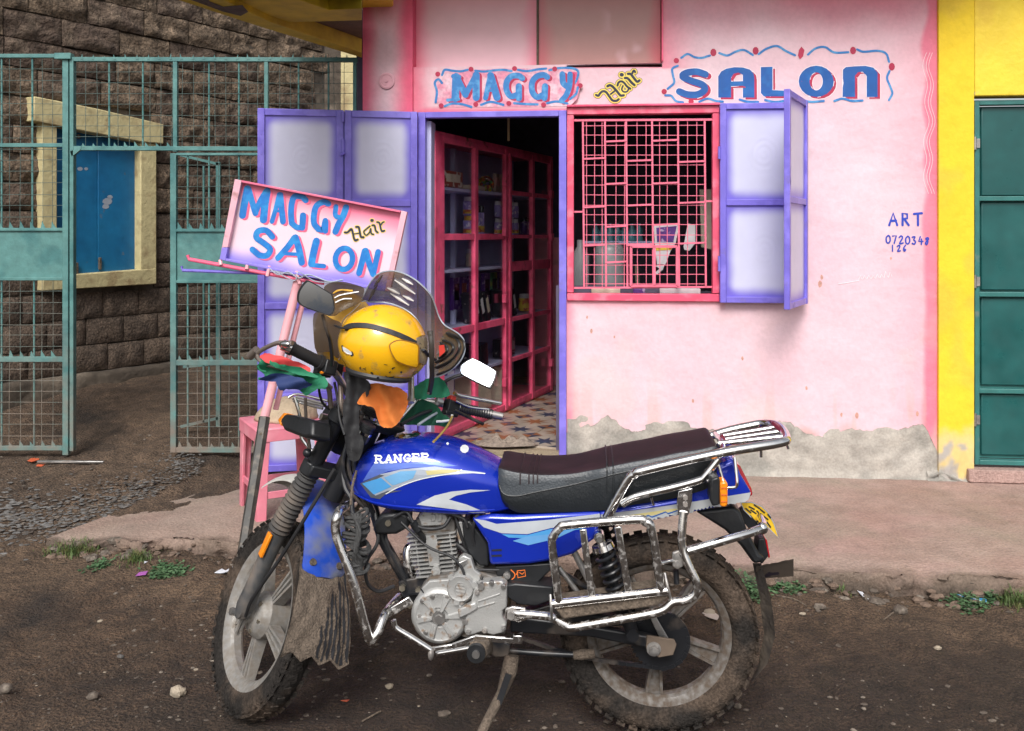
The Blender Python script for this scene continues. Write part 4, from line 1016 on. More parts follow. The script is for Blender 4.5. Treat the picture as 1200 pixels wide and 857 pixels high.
obj('pink_wainscot', G().box((.1, 2.45, .85), (.35, .03, 1.25)), m_stool, room, MF)
# ================================================================== GLASS CABINET AND ITS CONTENTS
def cp(px, py, v=0): return onp(px, py, MC, v)
cab = root('display_cabinet', MC @ Matrix.Translation(Vector((0, 0, .25))), 'pink framed glass display cabinet slanting back inside the salon doorway', 'cabinet')
CX = [cp(x, 275).x for x in (516, 555.5, 591, 622.5, 644)]; SH = [.29, .60, .90, 1.28, 1.50, 1.80, 2.09]; XE = CX[-1] + .05
obj('cabinet_end', G().box((CX[0] / 2 - .0, .15, 1.18), (CX[0], .36, 1.86)), m_cabpink, cab, MC, bev=.004)
obj('cabinet_back', G().box((XE / 2, .32, 1.18), (XE - .1, .02, 1.84)), m_lilac, cab, MC)
obj('cabinet_top', G().box((XE / 2, .16, 2.11), (XE, .34, .03)), m_cabpink, cab, MC, bev=.003)
obj('cabinet_base', G().box((XE / 2, .16, .262), (XE, .34, .03)), m_cabpink, cab, MC, bev=.003)
for z in SH[1:-1]: obj('shelf', G().box((XE / 2 + .05, .17, z - .012), (XE - .12, .27, .018)), m_lilac, cab, MC)
for i, x in enumerate(CX):
    if i: obj('stile', G().box((x, -.006, 1.18), (.05 if i != 2 else .034, .03, 1.84)), m_cabpink, cab, MC, bev=.002)
obj('stile', G().box((CX[2] + .06, -.010, 1.18), (.034, .036, 1.80)), m_cabpink, cab, MC, bev=.002)
obj('shelf_post', G().box((CX[1] + .10, .20, 1.18), (.03, .03, 1.8)), m_lilac, cab, MC)
def rail(i, z, h, m=m_cabpink): a, b = CX[i], CX[i + 1]; obj('rail', G().box(((a + b) / 2, -.004, z), (b - a - .05, .026, h)), m, cab, MC, bev=.002)
for i in range(4):
    rail(i, 2.08, .035); rail(i, .285, .035)
    for z, h in (((1.485, .04), (.89, .045)) if i < 2 else ((1.80, .03), (1.485, .025), (1.27, .07), (.89, .028), (.60, .028))): rail(i, z, h)
for i in range(4):
    rows = [(.30, .87), (.91, 1.46), (1.50, 2.06)] if i < 2 else [(.3, .58), (.62, .87), (.91, 1.23), (1.31, 1.47), (1.50, 1.78), (1.82, 2.06)]
    for z0_, z1_ in rows: obj('glass_pane', G().box(((CX[i] + CX[i + 1]) / 2, .0, (z0_ + z1_) / 2), (CX[i + 1] - CX[i] - .052, .003, z1_ - z0_)), m_glass, cab, MC)
for px, py in ((592, 213), (592, 272), (592, 350), (592, 448), (646, 228), (646, 278), (646, 425)):
    q = cp(px, py, -.03); obj('cabinet_hinge', G().box(q, (.05, .03, .06)), m_cabpink, cab, MC, bev=.004)
def sp_(x, v, z): return Vector((x, v, z))
mats_i = dict(purple=mat('purple print', (.10, .03, .22), .35, c2=(.45, .35, .55), c2s=30, c2t=(.55, .62), var=.2), yel=mat('yellow print', (.7, .5, .05), .4, c2=(.5, .1, .03), c2s=24, c2t=(.5, .55)), blk=mat('black glossy wrap', (.015, .014, .02), .2, c2=(.3, .25, .25), c2s=22, c2t=(.62, .66)),
    cream=mat('cream card', (.55, .48, .38), .6, var=.2), redp=mat('red brown print', (.28, .06, .045), .45, c2=(.5, .45, .4), c2s=25, c2t=(.55, .6)), whi=mat('white label', (.65, .63, .66), .4, var=.1), grn=mat('green pack', (.04, .22, .08), .4, c2=(.3, .35, .05), c2s=18), gry=mat('grey pot plastic', (.22, .23, .24), .35, var=.1), lil=mat('lilac label', (.32, .25, .6), .4, c2=(.8, .75, .85), c2s=40, c2t=(.55, .6)))
def box_item(x, z, wd, h, dp, m, lab, cat, m2=None, tilt=0, v=.12, name='product_pack', group='goods on the cabinet shelves'):
    T = MC @ Matrix.Translation(Vector((x, v, z))) @ Matrix.Rotation(tilt, 4, 'Y')
    r = root(name, T, lab, cat, group)
    obj('carton', G().box((0, 0, h / 2), (wd, dp, h)), mats_i[m], r, T, bev=.004)
    if m2: obj('label_panel', G().box((0, -dp / 2 - .001, h * .55), (wd * .7, .002, h * .5)), mats_i[m2], r, T)
    return r
def jar_item(x, z, r_, h, lab, cap='whi', body='lil', v=.10, band=None, name='hair_cream_jar'):
    T = MC @ Matrix.Translation(Vector((x, v, z))); r = root(name, T, lab, 'jar', 'jars and bottles in the cabinet')
    obj('jar_body', G().lathe([(r_ * .9, 0), (r_, .006), (r_, h * .72), (r_ * .9, h * .76)], (0, 0, 0), (0, 0, 1), 14), mats_i[body], r, T)
    obj('lid', G().lathe([(r_ * .86, h * .76), (r_ * .86, h * .98), (r_ * .8, h)], (0, 0, 0), (0, 0, 1), 14), mats_i[cap], r, T)
    if band: obj('label_band', G().lathe([(r_ * 1.01, h * .08), (r_ * 1.01, h * .3)], (0, 0, 0), (0, 0, 1), 14, cap=False), mats_i[band], r, T)
# first column, nearest the door
box_item(CX[0] + .22, 1.80, .28, .10, .2, 'redp', 'flat red and grey packet on the top shelf of the nearest cabinet column', 'packet', 'cream')
box_item(CX[0] + .10, .915, .13, .40, .06, 'yel', 'tall yellow and red carton standing behind the left pane', 'carton', 'blk')
box_item(CX[0] + .19, .915, .07, .37, .05, 'redp', 'dark red carton right behind the tall yellow one', 'carton', 'blk', v=.18)
box_item(CX[0] + .32, .30, .13, .40, .05, 'purple', 'purple hair pack low in the nearest cabinet column', 'packet', 'whi', tilt=.05)
box_item(CX[0] + .15, .30, .15, .33, .05, 'blk', 'black wig pack at the bottom of the nearest cabinet column', 'packet', 'whi')
box_item(CX[0] + .36, 1.0, .07, .40, .04, 'grn', 'green hair pack hanging by the second stile', 'packet', 'yel', v=.2)
# second column
box_item(CX[1] + .14, 1.80, .24, .03, .17, 'cream', 'thin cream booklet on the top shelf of the second column', 'booklet')
T = MC @ Vector((CX[2] - .10, .10, 1.80)); r = rootat('bead_ornament', T, 'small round ornament of coloured beads on the top cabinet shelf', 'ornament'); random.seed(2)
for nm, m in (('bead', mats_i['yel']), ('bead', mats_i['grn']), ('bead', mats_i['redp']), ('bead', m_chrome)):
    g = G()
    for k in range(16):
        a, b_ = random.uniform(0, 6.28), random.uniform(.1, 2.6); g.ball(T + Vector((sin(b_) * cos(a), sin(b_) * sin(a), cos(b_) + 1)) * .05, .013, 6, 4)
    obj('bead_cluster', g, m, r, kind='stuff')
for k in range(2): jar_item(CX[1] + .16, 1.50 + k * .13, .052, .125, ('lower' if k == 0 else 'upper') + ' jar of the yellow and purple stack in the second column', 'yel' if k == 0 else 'whi', 'lil', band='yel')
for k in range(3): jar_item(CX[1] + .27 + k * .055, 1.50, .024, .20, ('first', 'second', 'third')[k] + ' slim purple bottle right of the stacked jars', 'blk', 'lil', v=.12, band='yel', name='hair_oil_bottle')
jar_item(CX[1] + .28, 1.28, .05, .12, 'cream and white jar on the small shelf under the stacked jars', 'whi', 'cream', v=.14)
for k in range(3): box_item(CX[1] + .12 + k * .12, .99, .10, .22, .03, 'purple', ('left', 'middle', 'right')[k] + ' purple braid pack hanging in the second column', 'packet', 'blk' if k != 1 else 'redp', v=.2)
for k in range(3): box_item(CX[1] + .13 + k * .09, .91, .05, .21, .10, 'blk', ('left', 'middle', 'right')[k] + ' slanting black pack leaning on the shelf of the second column', 'packet', 'whi' if k < 2 else 'cream', tilt=-.35, v=.07)
for k in range(2): box_item(CX[1] + .17 + k * .12, .60, .12, .15, .1, 'blk', ('left', 'right')[k] + ' dark wrapped pack on the low shelf of the second column', 'packet', tilt=-.3 + .2 * k, v=.1)
box_item(CX[1] + .24, .30, .3, .26, .15, 'cream', 'cream paper sack at the bottom of the second column', 'sack')
# third and fourth columns
for k in range(3): box_item(CX[2] + .13 + k * .10, 1.81, .06, .13, .03, 'cream', ('first', 'second', 'third')[k] + ' cream trinket block on the high shelf past the hinge stile', 'trinket')
for row in range(2):
    for k in range(5): jar_item(CX[2] + .10 + k * .078, 1.50 + row * .125, .03, .115, 'small purple jar, %s row of the third column, %s from the door' % (('bottom', 'top')[row], ('first', 'second', 'third', 'fourth', 'fifth')[k]), 'whi', 'lil', v=.09, band='yel' if row == 0 else None)
for k in range(3): jar_item(CX[3] + .10 + k * .08, 1.50, .03, .13, ('near', 'middle', 'far')[k] + ' dark bottle in the last cabinet column', 'blk', 'purple', v=.1, name='hair_oil_bottle')
for k in range(3): box_item(CX[2] + .12 + k * .13, .99, .11, .23, .03, 'purple' if k != 1 else 'grn', ('left', 'middle', 'right')[k] + ' braid pack hanging in the third column', 'packet', 'blk', v=.2)
for k in range(2): box_item(CX[2] + .14 + k * .12, .91, .04, .2, .13, 'blk', ('near', 'far')[k] + ' shiny black pack leaning in the third column', 'packet', 'whi', tilt=-.3, v=.08)
jar_item(CX[3] + .12, .91, .05, .13, 'amber yellow jar alone in the last cabinet column', 'whi', 'yel')
for k in range(2): box_item(CX[2] + .16 + k * .14, .61, .1, .13, .08, 'blk', ('near', 'far')[k] + ' dark goods box on the low shelf of the third column', 'box', 'gry', v=.1)
box_item(CX[2] + .18, .30, .2, .25, .13, 'cream', 'worn cream carton at the bottom of the third column', 'carton', 'redp')
# ------------------------------------------------------------------ things behind the barred window
def wi(px, py, v): return fl(px, py, v)
T = MF @ wi(714, 338, .55); r = rootat('water_bucket', T, 'large grey plastic container standing behind the barred window', 'bucket')
obj('bucket_body', G().lathe([(.085, 0), (.10, .02), (.095, .24), (.08, .27), (.05, .29)], T, (0, 0, 1), 24), mats_i['gry'], r)
T = MF @ wi(680, 338, .45); obj('water_bottle', G().lathe([(.05, 0), (.055, .03), (.055, .2), (.02, .26), (.02, .3)], T, (0, 0, 1), 18), mats_i['gry'], label='grey clear bottle behind the left edge of the window bars', cat='bottle')
obj('window_counter', G().box(wi(755, 345.5, .42) , (1.0, .5, .02)).box(wi(755, 345.5, .42) - Vector((0, 0, .45)), (.95, .45, .86)), m_dark, M=MF, label='dark counter just inside the barred window', cat='counter')
def flatthing(nm, pts, v, th, m, lab, cat, marks=()):
    r = root(nm, MF @ Matrix.Translation(wi(*pts[0], v)), lab, cat)
    obj('sheet', G().prism([tuple(wi(px, py, v).xz) for px, py in pts], v, v + th), m, r, MF, bev=.001)
    for k, (mp, mm) in enumerate(marks): obj('print', G().prism([tuple(wi(px, py, v - .002).xz) for px, py in mp], v - .002 - .0005 * k, v - .0008), mm, r, MF)
flatthing('poster', [(766, 264), (796, 262), (792, 285), (786, 294), (780, 310), (770, 310), (768, 296)], .40, .01, mats_i['whi'], 'poster with blue print and yellow band hanging behind the window bars', 'poster',
    [([(769, 267), (793, 265), (789, 284), (770, 284)], mats_i['purple']), ([(768, 289), (790, 288), (786, 293), (769, 294)], mats_i['yel'])])
flatthing('plastic_tag', [(806, 262), (815, 264), (815, 285), (808, 294), (802, 293), (801, 289)], .38, .01, mats_i['whi'], 'white cut out plastic tag right of the poster', 'tag')
flatthing('white_hook', [(768, 312), (779, 310), (777, 316), (770, 322), (767, 320), (773, 315)], .36, .012, mats_i['whi'], 'white curled plastic hook below the poster', 'hook')
flatthing('cardboard_panel', [(820, 222), (837, 222), (836, 293), (822, 290)], .55, .02, mats_i['cream'], 'tan cardboard panel at the right inside the barred window', 'panel')
flatthing('wooden_stick', [(744, 310), (748, 310), (750, 344), (745, 344)], .5, .015, m_wood, 'upright wooden stick behind the small hatch in the bars', 'stick')
for px0, px1, m, lab in ((773, 821, 'whi', 'white flat box lying on the window sill'), (693, 727, 'cream', 'cream rolled paper with yellow end on the sill'), (742, 756, 'purple', 'small dark blue box on the sill under the hatch')):
    a = wi(px0, 345, .06); b = wi(px1, 338.5, .06); obj('sill_box', G().box(((a.x + b.x) / 2, .09, (a.z + b.z) / 2), (b.x - a.x, .06, b.z - a.z)), mats_i[m], M=MF, bev=.004, label=lab, cat='box')
g = G(); random.seed(6)
m_dimblue = mat('dim blue glass', (.10, .25, .30), .2, var=.4)
for k in range(7):
    p = wi(698 + k * 8.5, 283, .95); T = MF @ p
    obj('shelf_bottle', G().lathe([(.025, 0), (.026, .07), (.012, .10), (.012, .12)], T, (0, 0, 1), 10), m_dimblue, label='dim blue bottle behind the window bars, %s of seven from left' % ('first second third fourth fifth sixth last'.split()[k]), cat='bottle', group='bottles on the back shelf')
obj('back_shelf', G().box(wi(725, 284, .95) , (.5, .2, .015)), m_lilac, M=MF, label='narrow shelf deep behind the window bars', cat='shelf')
# rag and dirt heap on the doorstep
def rag(nm, c, rx, ry, h, m, lab, cat, seed=0, k=24):
    c = Vector(c)
    def fn(u, v):
        a = u * 2 * pi; r = v; n_ = fbm(cos(a) * r, sin(a) * r, 2.2, 3, seed); e = 1 + .25 * n3((cos(a) + seed, sin(a), 0), 1.5)
        return c + Vector((rx * r * e * cos(a), ry * r * e * sin(a), h * (1 - r * r) * (.7 + 1.3 * n_) + .003 * (1 - v)))
    return obj(nm, G().grid(fn, 30, 10), m, label=lab, cat=cat, ang=180)
p = toz(592, 521, .25); rag('floor_cloth', p, .19, .07, .045, mat('wet grey floor cloth', (.26, .21, .17), .95, var=.4, vs=50, bump=1), 'crumpled grey brown floor cloth on the tiles at the doorway', 'rag', 4)

# ================================================================== PAVEMENT SIGN
MSG = frame((0, 4.08, 0), (1, 0, 0), (0, 1, 0))
def sg(px, py, v=0): return onp(px, py, MSG, v)
base = toz(276, 694, gz(-1.17, 3.95)); 
sign = rootat('pole_sign', base, 'tilted pink hair salon sign board on a pink pole behind the motorcycle', 'sign')
PTS = [(276, 211), (476, 249), (455, 342), (258, 304)]
def sgcol(v):
    px, py = pxy(MSG @ v); top = (py - 211 - (px - 276) * .19); t = top / 93 + .05 * fbm(v.x, v.z, 5, 2)
    c = mixc((.78, .14, .26), (.80, .60, .68), ss(.02, .38, t)); c = mixc(c, (.23, .19, .66), ss(.80, 1.04, t))
    return mixc(c, (.75, .2, .32), .6 * ss(.22, 0, (476 - px) / 200.) * ss(.5, .1, t))
g = G().grid(lambda u, v: sg(lerp(lerp(276, 258, v), lerp(476, 456, v), u), lerp(lerp(211, 304, v), lerp(249, 341, v), u)), 60, 30)
g.F = [f[::-1] for f in g.F]
obj('board_face', g, m_paintsmooth, sign, MSG, colfn=sgcol)
g = G().prism([tuple(sg(px, py, .012).xz) for px, py in PTS], .004, .012); obj('board_back', g, m_polep, sign, MSG)
def sbar(pl, y0, y1, m): return obj('board_rim', G().prism([tuple(sg(px, py, y0).xz) for px, py in pl], y0, y1), m, sign, MSG, bev=.002)
m_rimpink = mat('pale pink rim', (.78, .42, .50), .4, var=.1, dust=(.4, .2, .2), dn=(.66, .75)); m_rimhot = mat('hot pink rim', (.76, .16, .27), .4, var=.1)
m_rimpur = mat('purple rim', (.25, .2, .66), .4, var=.1)
sbar([(275, 210), (283, 211.5), (267, 290), (260, 290)], -.03, .014, m_rimpink); sbar([(260, 290.3), (266.8, 290.3), (264, 306), (257, 304)], -.03, .014, m_rimpur)
sbar([(283.2, 211.4), (470, 247), (469, 249.5), (283, 214)], -.03, .014, m_rimhot); sbar([(470.3, 247), (477, 248.6), (457, 342), (451, 341)], -.03, .014, m_rimpink)
sbar([(264.2, 303), (451, 339), (450.5, 342), (264, 306)], -.03, .014, m_rimpur)
# lettering on the board, traced at 0.25 then 0.2083
MX = MSG; SC = 155 / 744.; xf = lambda p: (240 + SC * p[0], 190 + SC * p[1])
sgp = lambda px, py, off: sg(px, py, -.0008 - off)
L = [([(212, 300), (222, 240), (240, 150)], 40), ([(245, 150), (262, 210), (285, 288)], 34), ([(285, 285), (312, 220), (345, 165)], 32), ([(350, 165), (338, 240), (330, 325)], 42),
     ([(378, 335), (400, 260), (418, 182)], 26), ([(425, 185), (432, 260), (440, 335)], 34), ([(398, 275), (435, 278)], 14),
     ([(568, 215), (545, 195), (505, 195), (490, 230), (485, 290), (490, 345)], 34), ([(490, 345), (520, 368), (548, 360), (555, 300)], 32), ([(552, 300), (548, 370)], 34),
     ([(695, 235), (668, 225), (630, 245), (615, 290), (615, 345), (640, 378)], 34), ([(640, 378), (665, 380), (678, 330)], 32), ([(680, 335), (678, 388)], 32),
     ([(738, 250), (735, 300), (765, 315)], 28), ([(795, 255), (780, 300), (755, 345), (735, 392)], 36),
     ([(380, 420), (345, 385), (300, 390), (290, 425), (330, 455), (368, 490), (350, 525), (310, 525), (268, 492)], 34),
     ([(412, 540), (465, 480), (505, 425)], 34), ([(510, 425), (530, 490), (545, 565)], 38), ([(450, 515), (535, 520)], 20),
     ([(628, 445), (612, 510), (600, 572)], 40), ([(605, 580), (670, 586)], 26),
     ([(868, 625), (885, 560), (900, 500)], 34), ([(905, 500), (925, 570), (948, 630)], 36), ([(948, 628), (962, 565), (975, 505)], 32)]
lettering('sign_lettering', xf, L, m_lblue, sign, sgp, (2.6, 1.6), m_rose, rings=[(783, 545, 64, 76, 32, 44, .15)])
SC = .07; xf = lambda p: (395 + .07 * p[0], 240 + .07 * p[1])
H2 = [([(132, 465), (178, 462), (238, 405), (262, 470), (282, 560), (308, 600), (345, 585)], 36), ([(318, 372), (362, 378), (380, 455), (400, 540), (445, 545)], 36), ([(272, 492), (382, 475)], 20), ([(548, 362), (500, 400), (448, 455), (485, 512), (540, 470), (562, 405)], 26), ([(562, 405), (572, 480), (608, 498)], 28),
      ([(590, 345), (628, 350), (645, 430), (680, 465)], 32), ([(580, 262), (590, 263)], 52), ([(670, 292), (708, 305), (730, 395), (752, 445), (792, 435)], 32), ([(735, 340), (760, 300), (785, 288)], 26)]
lettering('sign_lettering', xf, H2, m_navyink, sign, sgp, None, None, 1.5, m_lemon)
# poles and rods
def s3(px, py, y): return CAMP + ray(px, py) * y
obj('pole', G().tube([s3(350, 326, 4.10), s3(309, 494, 4.05)], .020, 14), m_polep, sign)
obj('pole_foot', G().tube([s3(310, 489, 4.035), base + Vector((0, .0, -.04))], .0245, 6), m_poled, sign)
g = G()
for px, py in ((308, 508), (305, 535), (300, 560), (297, 590), (292, 615), (289, 635)):
    p = s3(px - 2, py, 3.995); g.cyl(p, p + Vector((0, -.012, 0)), .006, 8)
obj('pole_bolt', g, m_bolt, sign)
obj('brace_pole', G().tube([s3(361, 330, 4.14), s3(323, 480, 4.12)], .0125, 12), m_polep, sign)
obj('cross_rod', G().tube([s3(220, 299, 4.06), s3(221.5, 304, 4.06), s3(352, 328, 4.07), s3(380, 332, 4.08)], .0085, 8), m_rose, sign)
obj('cross_rod', G().tube([s3(213, 312, 4.07), s3(214, 317, 4.07), s3(322, 321, 4.09), s3(440, 338, 4.1)], .007, 8), m_purple, sign)
for (a, b) in (((258, 305), (259, 311)), ((290, 309), (289, 316)), ((316, 312), (313, 324)), ((347, 318), (351, 333))):
    obj('clamp', G().tube([s3(*a, 4.06), s3(*b, 4.05)], .008, 8), m_polep, sign)
obj('binding_wire', G().tube(cr([s3(316, 315, 4.05), s3(326, 322, 4.04), s3(338, 319, 4.05), s3(350, 326, 4.04), s3(362, 322, 4.05), s3(385, 330, 4.05), s3(402, 328, 4.05)]), .003, 6).tube(cr([s3(322, 318, 4.05), s3(345, 329, 4.03), s3(350, 319, 4.03), s3(370, 330, 4.05), s3(400, 331, 4.05)]), .0025, 6), m_silver, sign)

# ================================================================== STOOL WITH SACK
A_ = toz(302, 612, .148); B_ = toz(284, 593, .148); e1 = (B_ - A_); e1.z = 0; side = .33; e1 = e1.normalized() * side; e2 = Vector((e1.y, -e1.x, 0)) if e1.y > 0 else Vector((-e1.y, e1.x, 0))
cen = A_ + e1 / 2 + e2 / 2; MT = frame((cen.x, cen.y, .14), e2.normalized(), e1.normalized())
stool = root('plastic_stool', MT, 'pink plastic stool with crossed rails standing on the porch edge', 'stool')
hs_ = .44
def corner(sx, sy, z): k = lerp(.172, .168, z / hs_); return Vector((sx * k, sy * k, z))
for sx in (-1, 1):
    for sy in (-1, 1):
        g = G(); v = []
        for z, w_ in ((0.005, .030), (hs_ * .5, .034), (hs_ - .03, .040)):
            c = corner(sx, sy, z); v.append([c + Vector((-sx * 0, 0, 0)), c + Vector((-sx * w_ * 1.6, 0, 0)), c + Vector((-sx * w_ * 1.4, -sy * w_ * .5, 0)), c + Vector((-sx * w_ * .5, -sy * w_ * .5, 0)), c + Vector((-sx * w_ * .5, -sy * w_ * 1.4, 0)), c + Vector((0, -sy * w_ * 1.6, 0))])
        g.loft(v); obj('leg', g, m_stool, stool, MT, bev=.004)
zr_ = .125
for a, b in (((-1, -1), (1, -1)), ((-1, 1), (1, 1)), ((-1, -1), (-1, 1)), ((1, -1), (1, 1))):
    p = corner(*a, zr_) * .93; q = corner(*b, zr_) * .93; p.z = q.z = zr_ + (.02 if a[0] == b[0] else 0); obj('rail', G().bar(p, q, .035, .012, up=(0, 0, 1)) if 0 else G().bar(p, q, .032, .012, up=(q - p).cross(Vector((0, 0, 1)))), m_stool, stool, MT, bev=.002)
sk = .135
g = G().box((0, 0, hs_ - .005), (.35, .35, .02)); obj('seat', g, m_stool, stool, MT, bev=.008)
for sx, sy, L1 in ((0, -1, 1), (0, 1, 1), (-1, 0, 0), (1, 0, 0)):
    obj('apron', G().box((sx * .168, sy * .168, hs_ - .033), (.33 if L1 else .012, .012 if L1 else .33, .055)), m_stool, stool, MT, bev=.003)
g = G().ball((.03, .03, hs_ + .0), (.158, .155, .11), 32, 16, fn=lambda p: (1 + .06 * n3(p, 2.0, 3)) * (.92 + .1 * abs(cos(atan2(p.y, p.x) * 2))))
for v in g.V: v.z = max(v.z, hs_ + .0065)
obj('sack', g, m_sack, M=MT, label='sand coloured stuffed sack cushion lying on the pink stool', cat='sack', ang=180)

# ================================================================== STONES, CHIPS, GRASS, LITTER
random.seed(21)
def pebble(g, p, r, mi=0, flat=.55):
    a = random.uniform(0, 6.28); n_ = 6; sx = random.uniform(.7, 1.4); v = []
    for z, k in ((-.35, .8), (.25, 1), (.75, .6)):
        for j in range(n_):
            t = 2 * pi * j / n_ + a; q = k * random.uniform(.8, 1.15); v.append(p + Vector((cos(t) * q * r * sx, sin(t) * q * r / sx, z * r * flat)))
    f = [(i * n_ + j, i * n_ + (j + 1) % n_, (i + 1) * n_ + (j + 1) % n_, (i + 1) * n_ + j) for i in range(2) for j in range(n_)] + [tuple(2 * n_ + j for j in range(n_))]
    g.add(v, f, mi)
g = G()
for k in range(5200):
    x = random.uniform(-3.4, 2.4); y = 2.7 + random.random() ** 1.3 * 3.2
    if y > pf(max(x, -2.12)) - .08 and x > -2.12 - .0 and y < 5.45 and x > -2.12 + (y - 4.3) * .45: continue
    if n3((x, y, 0), 1.3, 7) < random.uniform(-.5, .35): continue
    r = random.choice((.003, .003, .004, .004, .005, .007, .010)) * random.uniform(.7, 1.2)
    pebble(g, Vector((x, y, gz(x, y) + r * .1)), r, 0 if random.random() < .965 else 1)
obj('gravel', g, [m_pebble, m_rock], kind='stuff', label='small loose pebbles scattered over the trodden earth', cat='gravel', ang=0)
g = G()
for k in range(1500):      # band of grey chips running up to the porch tip
    t = random.random(); px = lerp(-20, 235, t); c = interp(px, [(-20, 602), (60, 612), (130, 592), (235, 548)]); py = c + random.gauss(0, interp(px, [(-20, 19), (80, 17), (150, 13), (235, 10)]))
    p = toz(px, py, .1)
    for _ in range(3): p = toz(px, py, gz(p.x, p.y))
    if p.x > -2.12 + (p.y - 4.28) * .45 and p.y > 4.2: continue
    r = random.uniform(.004, .014) * (1.3 - .5 * t); pebble(g, Vector((p.x, p.y, p.z + r * .15)), r, 0 if random.random() < .75 else 1, .3)
obj('stone_chips', g, [m_chip, m_pebble], kind='stuff', label='band of flat grey stone chips spilling toward the porch tip', cat='gravel', ang=0)
g = G()
for k in range(150):
    p = toz(random.gauss(212, 12), random.gauss(541, 5), .2)
    for _ in range(3): p = toz(*pxy(p), gz(p.x, p.y))
    pebble(g, Vector((p.x, p.y, p.z)), random.uniform(.004, .012), 0, .5)
obj('stone_chips', g, [m_chip], kind='stuff', label='little heap of grey chips under the right gate leaf', cat='gravel', ang=0)
def rock(px, py, wpx, hpx, lab, m=m_rock, seed=0, z=0):
    p = toz(px, py + hpx / 2, gz(0, 3.2))
    for _ in range(4): p = toz(px, py + hpx / 2, gz(p.x, p.y))
    s_ = p.y / F; c = p + Vector((0, wpx * s_ * .3, hpx * s_ * .38))
    g = G().ball(c, (wpx * s_ / 2, wpx * s_ * .4, hpx * s_ * .5), 12, 8, fn=lambda q: 1 + .35 * n3(q, 1.3, seed) + .12 * n3(q, 4, seed))
    return obj('rock', g, m, label=lab, cat='rock', ang=40)
rock(206, 812, 20, 13, 'pale buff rock on the mud left of the front wheel', seed=1); rock(107, 817, 14, 9, 'small brown rock in the bottom left mud', m_pebble, 2)
rock(4, 808, 16, 12, 'dark rock at the left edge of the mud', m_pebble, 3); rock(832, 720, 16, 10, 'pinkish stone lying behind the rear wheel', m_rock, 4)
rock(865, 828, 9, 6, 'little grey stone near the rear tyre bottom right', m_pebble, 5); rock(456, 805, 10, 6, 'small pale stone under the engine', m_rock, 6)
rock(1057, 716, 18, 10, 'brown stone below the porch edge left of the blue wrapper', m_pebble, 7); rock(520, 838, 15, 7, 'flat mud coloured stone at the bottom near the stand', m_pebble, 8)
rock(962, 712, 14, 8, 'rounded brown stone on the soil below the porch', m_pebble, 9); rock(1100, 760, 9, 5, 'tiny buff stone at lower right', m_rock, 10); rock(140, 770, 8, 5, 'tiny grey stone in the left foreground', m_chip, 11)
def tuft(px, py, wpx, n_, lab, leafy=False, hmm=.05, seed=0):
    random.seed(seed + 50); g = G(); p0 = toz(px, py, gz(0, 3.8))
    for _ in range(4): p0 = toz(px, py, gz(p0.x, p0.y))
    s_ = p0.y / F
    for k in range(n_):
        dx = random.gauss(0, wpx * s_ * .27); dy = random.gauss(0, .03); b = Vector((p0.x + dx, p0.y + dy, 0)); b.z = gz(b.x, b.y) - .003
        h = hmm * random.uniform(.35, 1.1) * (1 - min(.8, abs(dx) / (wpx * s_ * .9))); a = random.uniform(0, 6.28); l = random.uniform(.2, 1.0) * h
        if leafy:
            for q in range(3):
                t = random.uniform(0, 6.28); c = b + Vector((cos(t) * l * .7, sin(t) * l * .7, random.uniform(.1, 1) * h)); u = Vector((cos(t), sin(t), random.uniform(-.3, .5))) * .009; w_ = Vector((-sin(t), cos(t), random.uniform(-.4, .4))) * .006
                g.add([c - u, c + w_, c + u * 1.2, c - w_], [(0, 1, 2, 3)])
            g.add([b, b + Vector((.001, 0, 0)), c], [(0, 1, 2)])
        else:
            d = Vector((cos(a), sin(a), 0)); w_ = Vector((-sin(a), cos(a), 0)) * .0016; m1 = b + d * l * .4 + Vector((0, 0, h * .6)); tp = b + d * l + Vector((0, 0, h * random.uniform(.7, 1)))
            g.add([b - w_, b + w_, m1 + w_, m1 - w_, tp], [(0, 1, 2, 3), (3, 2, 4)])
    return obj('grass_tuft' if not leafy else 'weed_patch', g, m_weed if leafy else m_grass, label=lab, cat='grass' if not leafy else 'weeds', kind='stuff', ang=0)
tuft(88, 648, 66, 420, 'long green grass tuft hugging the left tip of the porch', hmm=.075, seed=1); tuft(162, 656, 38, 260, 'second grass tuft right of the one at the porch tip', hmm=.06, seed=2)
tuft(196, 672, 46, 160, 'flat leafy weeds below the left porch edge beside a purple scrap', True, .035, 3)
tuft(116, 664, 30, 60, 'sparse leafy weeds between the two left grass tufts', True, .03, 31)
tuft(874, 694, 26, 150, 'leafy weeds behind the rear tyre', True, .08, 4); tuft(920, 690, 48, 110, 'low leafy weeds under the mud flap at the porch foot', True, .035, 5)
tuft(984, 689, 26, 90, 'small grass tuft at the porch foot right of the motorcycle', hmm=.045, seed=6); tuft(1135, 708, 44, 160, 'scrubby weeds around the blue wrapper', True, .04, 7)
tuft(1190, 706, 46, 330, 'thick grass tuft at the far right porch foot', hmm=.075, seed=8); tuft(1160, 700, 20, 70, 'small weed clump right of the blue wrapper', True, .04, 9)
def scrap(nm, px, py, pts, m, lab, z=.006):
    p0 = toz(px, py, 0)
    for _ in range(5): p0 = toz(px, py, gz(p0.x, p0.y))
    s_ = p0.y / F; k = 1.5 / 1.0
    v = [Vector((p0.x + a * s_, p0.y - b * s_ * (p0.y / 1.45), gz(p0.x, p0.y) + z + .008 * n3((a, b, px), .3))) for a, b in pts]; n_ = len(v)
    return obj(nm, G().add(v + [q + Vector((0, 0, .002)) for q in v], [tuple(range(n_)), tuple(range(2 * n_ - 1, n_ - 1, -1))] + [(i, (i + 1) % n_, (i + 1) % n_ + n_, i + n_) for i in range(n_)]), m, label=lab, cat='litter')
